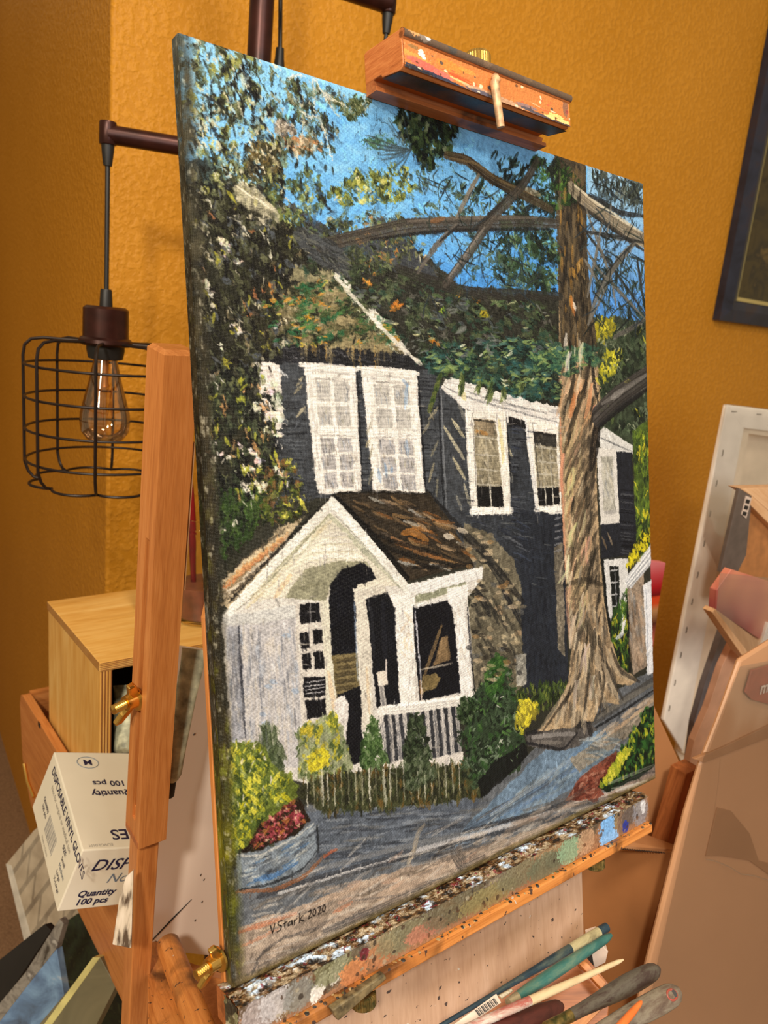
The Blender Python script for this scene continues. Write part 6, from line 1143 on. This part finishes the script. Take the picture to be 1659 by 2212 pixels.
can('blue and grey sky picture with a bark-painted edge at the bottom left', [(0, 2190), (60, 2110), (122, 2050), (140, 2160), (100, 2290), (-60, 2290)], [(-20, 2190), (55, 2100), (128, 1985), (137, 1995), (120, 2052), (60, 2128), (0, 2206), (-20, 2216)], at(70, 2130, .94), nz(A3(.25, .9, -.4)), 'blue_paint', 'grey_bark_paint')
can('olive green canvas with a pale yellow edge at the bottom left', [(206, 2068), (216, 2068), (250, 2130), (170, 2290), (20, 2290)], [(200, 2068), (216, 2068), (100, 2230), (60, 2290), (40, 2290), (95, 2212)], at(150, 2160, .86), nz(A3(.3, .85, -.45)), 'olive_paint', 'yellow_edge')
# ---------------------------------------------------------------- right side: framed picture, canvas backs, cardboard
fp = Wc-NW*.03; fb = hit(1561, 692, fp, NW); fr_ = thing('framed_picture', 'dark blue-black framed picture with gold inner edge hanging on the ochre wall', 'picture', fb+UW*.3)
noisy('blue_black_frame', [(26, 28, 40), (40, 44, 60), (56, 40, 36)], 12., .35); m = NT('gold_slip', .35, .5); m.color((214, 196, 130)); noisy('dark_picture', [(30, 26, 18), (70, 60, 34), (44, 40, 30), (110, 90, 50)], 14., .4)
FRM = (UW, Z, -NW); tl = .075
def mitre(mb, w0, w1, z0, z1, W_, H_, o, n0=None):
    """four mitred rails between rectangle inset w0 and inset w1; height z0 outer, z1 inner above the wall plane"""
    def R(w, z): return [o+UW*a+Z*b-NW*z for a, b in ((w, w), (W_-w, w), (W_-w, H_-w), (w, H_-w))]
    a, b, c, d = R(w0, -.0), R(w0, z0), R(w1, z1), R(w1, -.0)
    for i in range(4):
        j = (i+1) % 4; mb.add([a[i], a[j], b[j], b[i], c[j], c[i], d[j], d[i]], [(0, 1, 2, 3), (3, 2, 4, 5), (5, 4, 6, 7), (0, 7, 6, 1)])
W_, H_ = .62, .78
mb = MB(); fo_ = fb+NW*.03-NW*.001
mitre(mb, 0, .030, .020, .030, W_, H_, fo_); mitre(mb, .030, .052, .030, .022, W_, H_, fo_); mb.build('frame', 'blue_black_frame', fr_)
mb = MB(); mitre(mb, .052, .062, .024, .016, W_, H_, fo_); mb.build('gold_slip', 'gold_slip', fr_); MB().box(fo_, FRM, (.062, .062, .004), (W_-.062, H_-.062, .012)).build('picture', 'dark_picture', fr_)
# red card leaning by the wall just right of the canvas
m = NT('red_picture', .45); v = m.co((.3, .3, 1)); f = m.n('ShaderNodeSeparateXYZ'); m.l(v, f.inputs[0]); mr = m.n('ShaderNodeMapRange'); m.l(f.outputs[2], mr.inputs[0]); mr.inputs[1].default_value = -.08; mr.inputs[2].default_value = .08
m.color(m.ramp(mr.outputs[0], [(0., (150, 50, 50)), (.25, (206, 110, 90)), (.42, (90, 40, 30)), (.55, (206, 160, 110)), (.62, (236, 90, 40)), (.68, (236, 80, 40)), (.70, (120, 10, 20)), (.78, (190, 26, 40)), (.9, (206, 80, 90)), (1., (214, 120, 126))]))
rp = at(1420, 1290, 1.12); o = slab('red_canvas', [(1340, 1205), (1438, 1216), (1424, 1300), (1412, 1390), (1404, 1440), (1330, 1440)], rp, NW, .012, 'red_picture', 'small red and orange canvas peeking out at the right edge of the big painting', 'canvas')
# large white-primed canvas seen from the back
cb = thing('stretched_canvas', 'white canvas seen from behind with a row of staples, leaning at the ochre wall', 'canvas', at(1500, 1650, 1.3)); p0 = at(1520, 1200, 1.30); NWl = nz(NW+Z*-.02)
plain('primed_canvas', (244, 234, 220), .5, 0, .4, .03, 30, .03); plain('raw_canvas', (238, 218, 190), .75, 0, .3, .06, 20, .05); plain('staple_metal', (96, 84, 72), .4, .6)
slab('stretcher_bar', [(1571, 874), (1611, 880), (1608, 925), (1476, 1625), (1434, 1556)], p0, NWl, .008, 'primed_canvas', parent=cb, bevel=.002)
slab('stretcher_bar', [(1570, 874), (1800, 902), (1800, 950), (1604, 925)], p0-NWl*.0004, NWl, .008, 'primed_canvas', parent=cb, bevel=.002)
slab('bar_slope', [(1604, 925), (1800, 950), (1800, 962), (1618, 937), (1500, 1640), (1472, 1625)], p0+NWl*.006, NWl, .010, 'raw_canvas', parent=cb)
slab('canvas_cloth', [(1600, 920), (1800, 950), (1800, 1900), (1500, 1700), (1460, 1620)], p0+NWl*.028, NWl, .004, 'raw_canvas', parent=cb)
for x, y in ((1561, 979), (1548, 1044), (1534, 1110), (1521, 1174), (1507, 1242), (1495, 1300), (1483, 1361), (1471, 1415), (1458, 1475), (1446, 1530)):
    q_ = hit(x, y, p0-NWl*.0006, NWl); MB().tube([q_+Z*.0055-NWl*0, q_-NWl*.0007, q_-Z*.0055], .0007, 6).build('staple', 'staple_metal', cb)
for x, y in ((1586, 889), (1640, 895)): q_ = hit(x, y, p0-NWl*.001, NWl); MB().tube([q_-UW*.007, q_+UW*.007], .0007, 6).build('staple', 'staple_metal', cb)
# second canvas inside the wrap: grey edge with a label
gc_ = thing('canvas_grey_edge', 'pale wood canvas with dark grey side and barcode label, before the white canvas', 'canvas', at(1600, 1250, 1.1)); p1 = at(1600, 1100, 1.12)
plain('dark_grey_edge', (92, 80, 72), .5); plain('label_white', (206, 186, 170), .5)
nE = nz(A3(.86, .5, .05))
slab('side_edge', [(1598, 1055), (1625, 1072), (1612, 1200), (1592, 1240), (1556, 1236)], p1, NW, .006, 'dark_grey_edge', parent=gc_)
slab('stretcher_bar', [(1598, 1055), (1700, 1052), (1760, 1190), (1625, 1072)], p1-NW*.0005, NW, .02, 'pine_bar', parent=gc_)
slab('stretcher_bar', [(1625, 1072), (1760, 1192), (1760, 1230), (1622, 1092)], p1-NW*.001, NW, .02, 'pine_bar', parent=gc_)
slab('cloth', [(1622, 1090), (1760, 1220), (1760, 1500), (1585, 1300), (1592, 1240), (1612, 1200)], p1+NW*.012, NW, .003, plain('tan_cloth', (168, 112, 62), .7), parent=gc_)
lb_ = slab('label', [(1612, 1071), (1624, 1076), (1612, 1120), (1602, 1112)], p1-NW*.0012, NW, .001, 'label_white', parent=gc_, bevel=0)
for i in range(3): slab('barcode', [(1613-i*3.4, 1078+i*13), (1621-i*3.4, 1081+i*13), (1618-i*3.4, 1089+i*13), (1610-i*3.4, 1086+i*13)], p1-NW*.0016, NW, .0005, 'near_black', parent=lb_, bevel=0)
# red and purple canvas in a clear bag
rb = thing('bagged_canvas', 'reddish purple canvas in a clear plastic bag at the right edge, below the grey-edged canvas', 'canvas', at(1620, 1400, 1.0)); p2 = at(1600, 1350, 1.02)
m = NT('red_purple_paint', .4); v = m.co(); f = m.noise(v, 9., 1, .2); m.color(m.ramp(f, [(.35, (110, 40, 60)), (.45, (176, 90, 84)), (.55, (206, 132, 100)), (.7, (190, 110, 90))])); 
slab('painted_face', [(1548, 1275), (1580, 1230), (1800, 1300), (1800, 1440), (1662, 1385), (1640, 1380), (1545, 1318)], p2, NW, .01, 'red_purple_paint', parent=rb)
slab('wood_bar', [(1545, 1315), (1640, 1385), (1662, 1345), (1668, 1350), (1634, 1445), (1600, 1412), (1538, 1322)], p2-NW*.001, NW, .014, 'pine_bar', parent=rb, ga=A3(.5, .3, -.8))
slab('white_corner', [(1659, 1345), (1700, 1350), (1700, 1446), (1657, 1444), (1633, 1441)], p2-NW*.004, NW, .012, 'primed_canvas', parent=rb)
m = NT('clear_plastic', .1); m.t.nodes.remove(m.b); tr = m.n('ShaderNodeBsdfTransparent'); tr.inputs[0].default_value = (1, 1, 1, 1); gl = m.n('ShaderNodeBsdfGlossy'); gl.inputs['Roughness'].default_value = .12
lw = m.n('ShaderNodeLayerWeight'); lw.inputs[0].default_value = .25; mx = m.n('ShaderNodeMixShader'); v = m.co(); bp = m.n('ShaderNodeBump'); bp.inputs['Strength'].default_value = .5; bp.inputs['Distance'].default_value = .01; m.l(m.noise(v, 5., 2, .6), bp.inputs['Height']); m.l(bp.outputs[0], gl.inputs['Normal'])
mu = m.n('ShaderNodeMath', operation='MULTIPLY_ADD'); m.l(lw.outputs['Fresnel'], mu.inputs[0]); mu.inputs[1].default_value = .45; mu.inputs[2].default_value = .012; m.l(mu.outputs[0], mx.inputs[0]); m.l(tr.outputs[0], mx.inputs[1]); m.l(gl.outputs[0], mx.inputs[2]); m.l(mx.outputs[0], m.t.nodes['Material Output'].inputs[0])
slab('clear_bag', [(1556, 1238), (1800, 1262), (1800, 1480), (1640, 1440), (1548, 1320)], p2-NW*.012, NW, .0006, 'clear_plastic', parent=rb, bevel=0)
slab('wrap_sheet', [(1568, 872), (1800, 900), (1800, 1260), (1556, 1240), (1520, 1160)], p0-NWl*.012, NWl, .0006, 'clear_plastic', parent=cb, bevel=0)
# bars between the canvases
plain('pinkish_bar', (206, 158, 126), .5, 0, .4, .06, 30); plain('slate_bar', (110, 104, 104), .5); plain('brown_bar', (120, 74, 44), .55, 0, .4, .1, 20); plain('tan_wrap', (190, 142, 104), .35, 0, .45, .03, 5, .02)
o = slab('thin_canvas', [(1562, 1362), (1584, 1366), (1530, 1530), (1505, 1660), (1484, 1680), (1500, 1560), (1522, 1480)], at(1540, 1450, 1.18), NW, .01, 'slate_bar', 'thin grey canvas edge squeezed between the white canvas and the pink bar', 'canvas')
o = slab('stretcher_frame', [(1586, 1386), (1612, 1400), (1572, 1500), (1540, 1570), (1512, 1660), (1484, 1672), (1500, 1600), (1530, 1530), (1560, 1440)], at(1540, 1500, 1.10), NW, .01, 'pinkish_bar', 'narrow pinkish wooden stretcher bar leaning diagonally under the bagged canvas', 'frame')
# cardboard box with open flap behind the canvas
plain('cardboard', (168, 114, 70), .8, 0, .2, .05, 14, .05); plain('cardboard_light', (190, 136, 92), .8, 0, .2, .04, 14, .05)
bx = thing('cardboard_box', 'brown cardboard box with an open corrugated flap behind the lower right of the canvas', 'box', at(1350, 2100, .9))
slab('front_panel', [(1240, 1790), (1330, 1838), (1452, 1840), (1400, 2040), (1368, 2330), (1200, 2330)], at(1350, 1900, .84), nz(A3(.35, .92, -.1)), .004, 'cardboard', parent=bx)
slab('tall_panel', [(1340, 1480), (1400, 1500), (1484, 1684), (1460, 1760), (1432, 1830), (1300, 1840)], at(1430, 1650, .92), nz(A3(.35, .9, -.1)), .004, 'cardboard_light', parent=bx)
fp_ = [at(1325, 1812, .80), at(1400, 1804, .86), at(1462, 1827, .86), at(1456, 1836, .83), at(1330, 1826, .79)]
fl_ = MB().prism(fp_, -Z*.0035).build('flap', 'cardboard_light', bx)
mb = MB()
for i in range(24): a_ = at(1334, 1829, .79)*(1-i/23.)+at(1452, 1840, .83)*i/23.; mb.tube([a_-Z*.0015, a_-Z*.0015-N*.002], .0007, 5)
mb.build('corrugation', 'near_black', fl_)
# dark timber and the large wrapped canvas at the right
o = slab('timber_bar', [(1482, 1672), (1512, 1658), (1484, 1760), (1440, 1900), (1404, 2080), (1376, 2330), (1340, 2330), (1372, 2100), (1404, 1960), (1450, 1790)], at(1450, 1800, .86), NW, .02, 'beech_wood_dark', 'dark brown wooden bar slanting down between the cardboard box and wrapped canvas', 'bar', ga=A3(-.1, 0, -1))
wc = thing('wrapped_canvas', 'very large tan canvas wrapped in clear plastic filling the lower right corner', 'canvas', at(1560, 2200, .8)); pw = at(1560, 1800, .80); nw_ = nz(NW+A3(0, 0, -.1))
slab('canvas_back', [(1600, 1425), (1800, 1300), (1800, 2400), (1340, 2400), (1370, 2220), (1400, 2085), (1482, 1760), (1514, 1655), (1552, 1560)], pw, nw_, .006, 'tan_wrap', parent=wc, bevel=.003)
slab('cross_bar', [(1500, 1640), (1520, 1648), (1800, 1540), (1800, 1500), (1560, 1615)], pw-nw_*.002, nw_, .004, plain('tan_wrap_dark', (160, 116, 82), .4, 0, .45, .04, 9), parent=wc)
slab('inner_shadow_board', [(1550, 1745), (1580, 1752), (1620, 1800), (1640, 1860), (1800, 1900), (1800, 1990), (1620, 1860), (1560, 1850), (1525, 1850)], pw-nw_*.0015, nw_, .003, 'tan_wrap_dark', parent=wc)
slab('red_label', [(1624, 1448), (1800, 1400), (1800, 1560), (1625, 1512), (1610, 1496)], pw-nw_*.004, nw_, .002, plain('label_red', (150, 72, 50), .5), parent=wc)
mb = MB(); q_ = hit(1640, 1500, pw-nw_*.0045, nw_); text(mb, 'mi', q_, UW, A3(0, 0, 1), .020, .02); mb.build('label_lettering', 'label_white', wc)
m2 = slab('plastic_wrap', [(1520, 1640), (1600, 1440), (1800, 1400), (1800, 2400), (1360, 2400), (1420, 2085)], pw-nw_*.010, nw_, .0006, 'clear_plastic', parent=wc, bevel=0)
mb = MB(); ps = [hit(x, y, pw-nw_*.011, nw_) for x, y in ((1525, 1856), (1545, 1860), (1575, 1872), (1600, 1888), (1630, 1892), (1700, 1915))]; mb.tube(ps, .0006, 6); ps = [hit(x, y, pw-nw_*.011, nw_) for x, y in ((1556, 1640), (1552, 1690), (1540, 1780), (1526, 1850))]; mb.tube(ps, .0005, 6); mb.build('plastic_fold', 'clear_plastic', wc, smooth=True)
# ---------------------------------------------------------------- brushes and tray at the lower right
slab('tray_floor', [(1000, 2230), (1100, 2130), (1262, 2062), (1320, 2130), (1300, 2330), (900, 2330)], at(1150, 2150, .56), nz(A3(.1, .55, -.8)), .004, 'beech_wood_dark', parent=ez)
slab('tray_side', [(1250, 2080), (1264, 2074), (1310, 2122), (1300, 2136), (1292, 2128)], at(1280, 2100, .555), nz(A3(.1, .55, -.8)), .006, 'beech_wood', parent=ez)
slab('tray_rail', [(1180, 2226), (1296, 2158), (1310, 2170), (1240, 2240)], at(1250, 2190, .52), nz(A3(.1, .55, -.8)), .008, 'beech_wood_worn', parent=ez)
o = slab('plastic_cup', [(1276, 2050), (1300, 2042), (1314, 2056), (1308, 2080), (1284, 2092), (1280, 2076)], at(1290, 2060, .60), A3(0, 1, 0), .02, 'label_white', 'small crumpled white plastic piece behind the brush handles', 'plastic')
o = slab('black_clip', [(1262, 2064), (1278, 2056), (1284, 2090), (1270, 2098)], at(1270, 2075, .595), A3(0, 1, 0), .01, 'near_black', 'small black block between the teal brush and the white plastic piece', 'block')
G = 'brushes lying in the easel tray'
def pm(name, cols, rough, seed=0):
    m = NT(name, rough); v = m.co((.35, 1, 1), 'gc'); f = m.noise(v, 90.+seed, 6, .4, .7); n = len(cols); m.color(m.ramp(f, [(.30+.42*i/(n-1), c) for i, c in enumerate(cols)])); m.bump(f, .25, .0008); return m.m
def brush(kind, label, a, b, rad, mats, flat=1., ts=None, extra=None):
    """a = far end of the handle, b = end towards the viewer; rad = radii from a to b; mats = [(part, t0, t1, material)]"""
    A_, B_ = at(*a), at(*b); r_ = thing(kind, label, kind.replace('_', ' '), B_, G); d = nz(B_-A_); L_ = np.linalg.norm(B_-A_)
    tt = np.linspace(0, 1, len(rad)); s1 = nz(np.cross(d, (A_+B_)/2-CAM)); s2 = np.cross(d, s1)
    for part, q0, q1, mt in mats:
        T2 = np.linspace(q0, q1, 26); R2 = np.interp(T2, tt, rad); 
        if q0 == 0: R2[0] *= .45; R2[1] *= .85
        k = 20; vs = []; gc = []
        for t, r in zip(T2, R2):
            for j in range(k): an = 2*math.pi*j/k; vs.append(A_+d*L_*t+s1*math.cos(an)*r+s2*math.sin(an)*r*flat); gc.append((L_*t, math.cos(an)*r, math.sin(an)*r))
        fs = [(i*k+j, i*k+(j+1) % k, (i+1)*k+(j+1) % k, (i+1)*k+j) for i in range(len(T2)-1) for j in range(k)]+[tuple(range(k))[::-1], tuple((len(T2)-1)*k+j for j in range(k))]
        MB().add(vs, fs, gc).build(part, mt, r_, smooth=True)
    return r_, A_, d, L_, s1, s2
navy = pm('navy_handle', [(28, 38, 50), (40, 60, 72), (90, 100, 90)], .35); beige = pm('beige_band', [(120, 110, 84), (190, 180, 140), (150, 140, 110)], .5)
teal = pm('teal_handle', [(40, 84, 82), (58, 108, 102), (104, 128, 108)], .32, 7); nat = pm('bare_wood_handle', [(190, 160, 120), (220, 196, 156), (206, 180, 140)], .5, 9)
dk = pm('paint_caked_handle', [(44, 34, 32), (66, 52, 48), (92, 86, 76), (54, 36, 32)], .38, 20); dk2 = pm('grey_brown_handle', [(62, 48, 42), (96, 80, 68), (124, 114, 98), (76, 58, 48)], .4, 30)
mar = pm('maroon_handle', [(54, 22, 20), (84, 40, 34), (60, 30, 28)], .35, 3); org = pm('orange_handle', [(206, 96, 40), (226, 120, 56), (190, 90, 50)], .4, 4); steel = pm('dull_ferrule', [(110, 96, 70), (170, 156, 126), (90, 80, 64)], .3, 5); wht = pm('white_smeared_handle', [(150, 120, 100), (206, 196, 184), (170, 90, 80), (180, 170, 160)], .45, 6)
brush('paint_brush', 'navy blue brush with a beige paint-worn band, uppermost of those in the tray', (1312, 2002, .585), (950, 2217, .50), [.0034, .0036, .0032, .0024, .0019, .0016, .0015], [('handle_tip', 0, .06, navy), ('worn_band', .06, .25, beige), ('handle', .25, 1., navy)])
brush('paint_brush', 'teal green brush with a thick glossy handle', (1320, 2020, .57), (1098, 2166, .50), [.0030, .0034, .0040, .0042, .0038, .0028], [('handle', 0, .92, teal), ('ferrule', .92, 1., steel)])
brush('paint_brush', 'bare pale wood brush smeared with red and white paint near its lower end', (1346, 2073, .52), (985, 2232, .44), [.0014, .0018, .0022, .0026, .0028, .0028, .0024], [('handle', 0, .6, nat), ('smeared_part', .6, 1., wht)])
r_, A_, d, L_, s1, s2 = brush('paint_brush', 'thick dark paint-caked brush handle marked 5, with brass ferrule', (1422, 2092, .47), (1180, 2222, .42), [.0044, .0056, .0058, .0052, .0042, .0034, .0032, .0034], [('handle', 0, .80, dk), ('ferrule', .80, 1., 'old_brass')])
mb = MB(); text(mb, '5', A_+d*L_*.20-s2*.0060*np.sign(np.dot(s2, A_-CAM))-s1*.003, s1*np.sign(s1[0]) if abs(s1[0]) > .3 else s1, -d*1., .008, .0) if False else text(mb, '5', hit(1372, 2130, A_-nz(A_-CAM)*.0062, nz(A_-CAM)), RC[0]*.7-RC[1]*-.0-RC[1]*.35, -RC[1]*.75-RC[0]*.35, .0075, .01); mb.build('number', plain('yellowed_ink', (150, 146, 90), .5), r_)
r_, A_, d, L_, s1, s2 = brush('paint_brush', 'wide grey-brown brush handle with a reddish hole at its end', (1468, 2140, .45), (1240, 2262, .41), [.0058, .0066, .0064, .0056, .0046, .0040], [('handle', 0, 1., dk2)], flat=.45)
hc = A_+d*L_*.08; sv = nz(CAM-hc); MB().tube([hc+sv*.0032+(d*math.cos(t)*.0034+s1*math.sin(t)*.0026) for t in np.linspace(0, 2*math.pi, 24, endpoint=False)], .0007, 8, True).build('hole_rim', plain('reddish_rim', (150, 70, 56), .4), r_, smooth=True)
MB().lathe(hc+sv*.0026, sv, [(.0030, 0), (.0001, .0002)], 18).build('hole', 'near_black', r_)
brush('paint_brush', 'slim orange brush handle lying across the grey-brown one', (1386, 2163, .425), (1320, 2240, .40), [.0012, .0020, .0022, .0022], [('handle', 0, 1., org)])
brush('paint_brush', 'broad maroon brush handle lying under the bare wood brush', (1216, 2172, .50), (1060, 2228, .45), [.0042, .0056, .0052, .0040], [('handle', 0, 1., mar)], flat=.5)
r_ = thing('labelled_brush', 'flat brush handle wrapped in a white barcode label, lower end of the tray', 'paint brush', at(1030, 2190, .48), G)
pL = at(1040, 2175, .485); nL = nz(pL-CAM+A3(0, 0, -.05)); slab('label', [(1072, 2146), (1083, 2166), (1000, 2222), (960, 2240), (975, 2216)], pL, nL, .002, 'label_white', parent=r_, bevel=.0003)
mb = MB(); 
for i in range(14):
    t = i/13.; x0, y0 = 1066-t*40, 2156+t*26; w_ = [1.2, 2.2, .9, 1.7][i*5 % 4]; mb.prism([hit(x, y, pL-nL*.0005, nL) for x, y in ((x0, y0), (x0+w_, y0-w_*.6), (x0+w_+9, y0-w_*.6+13), (x0+9, y0+13))], nL*.0003)
mb.build('barcode', 'near_black', r_)
slab('handle', [(1075, 2150), (1084, 2158), (1110, 2140), (1104, 2134)], pL+nL*.001, nL, .003, steel, parent=r_)
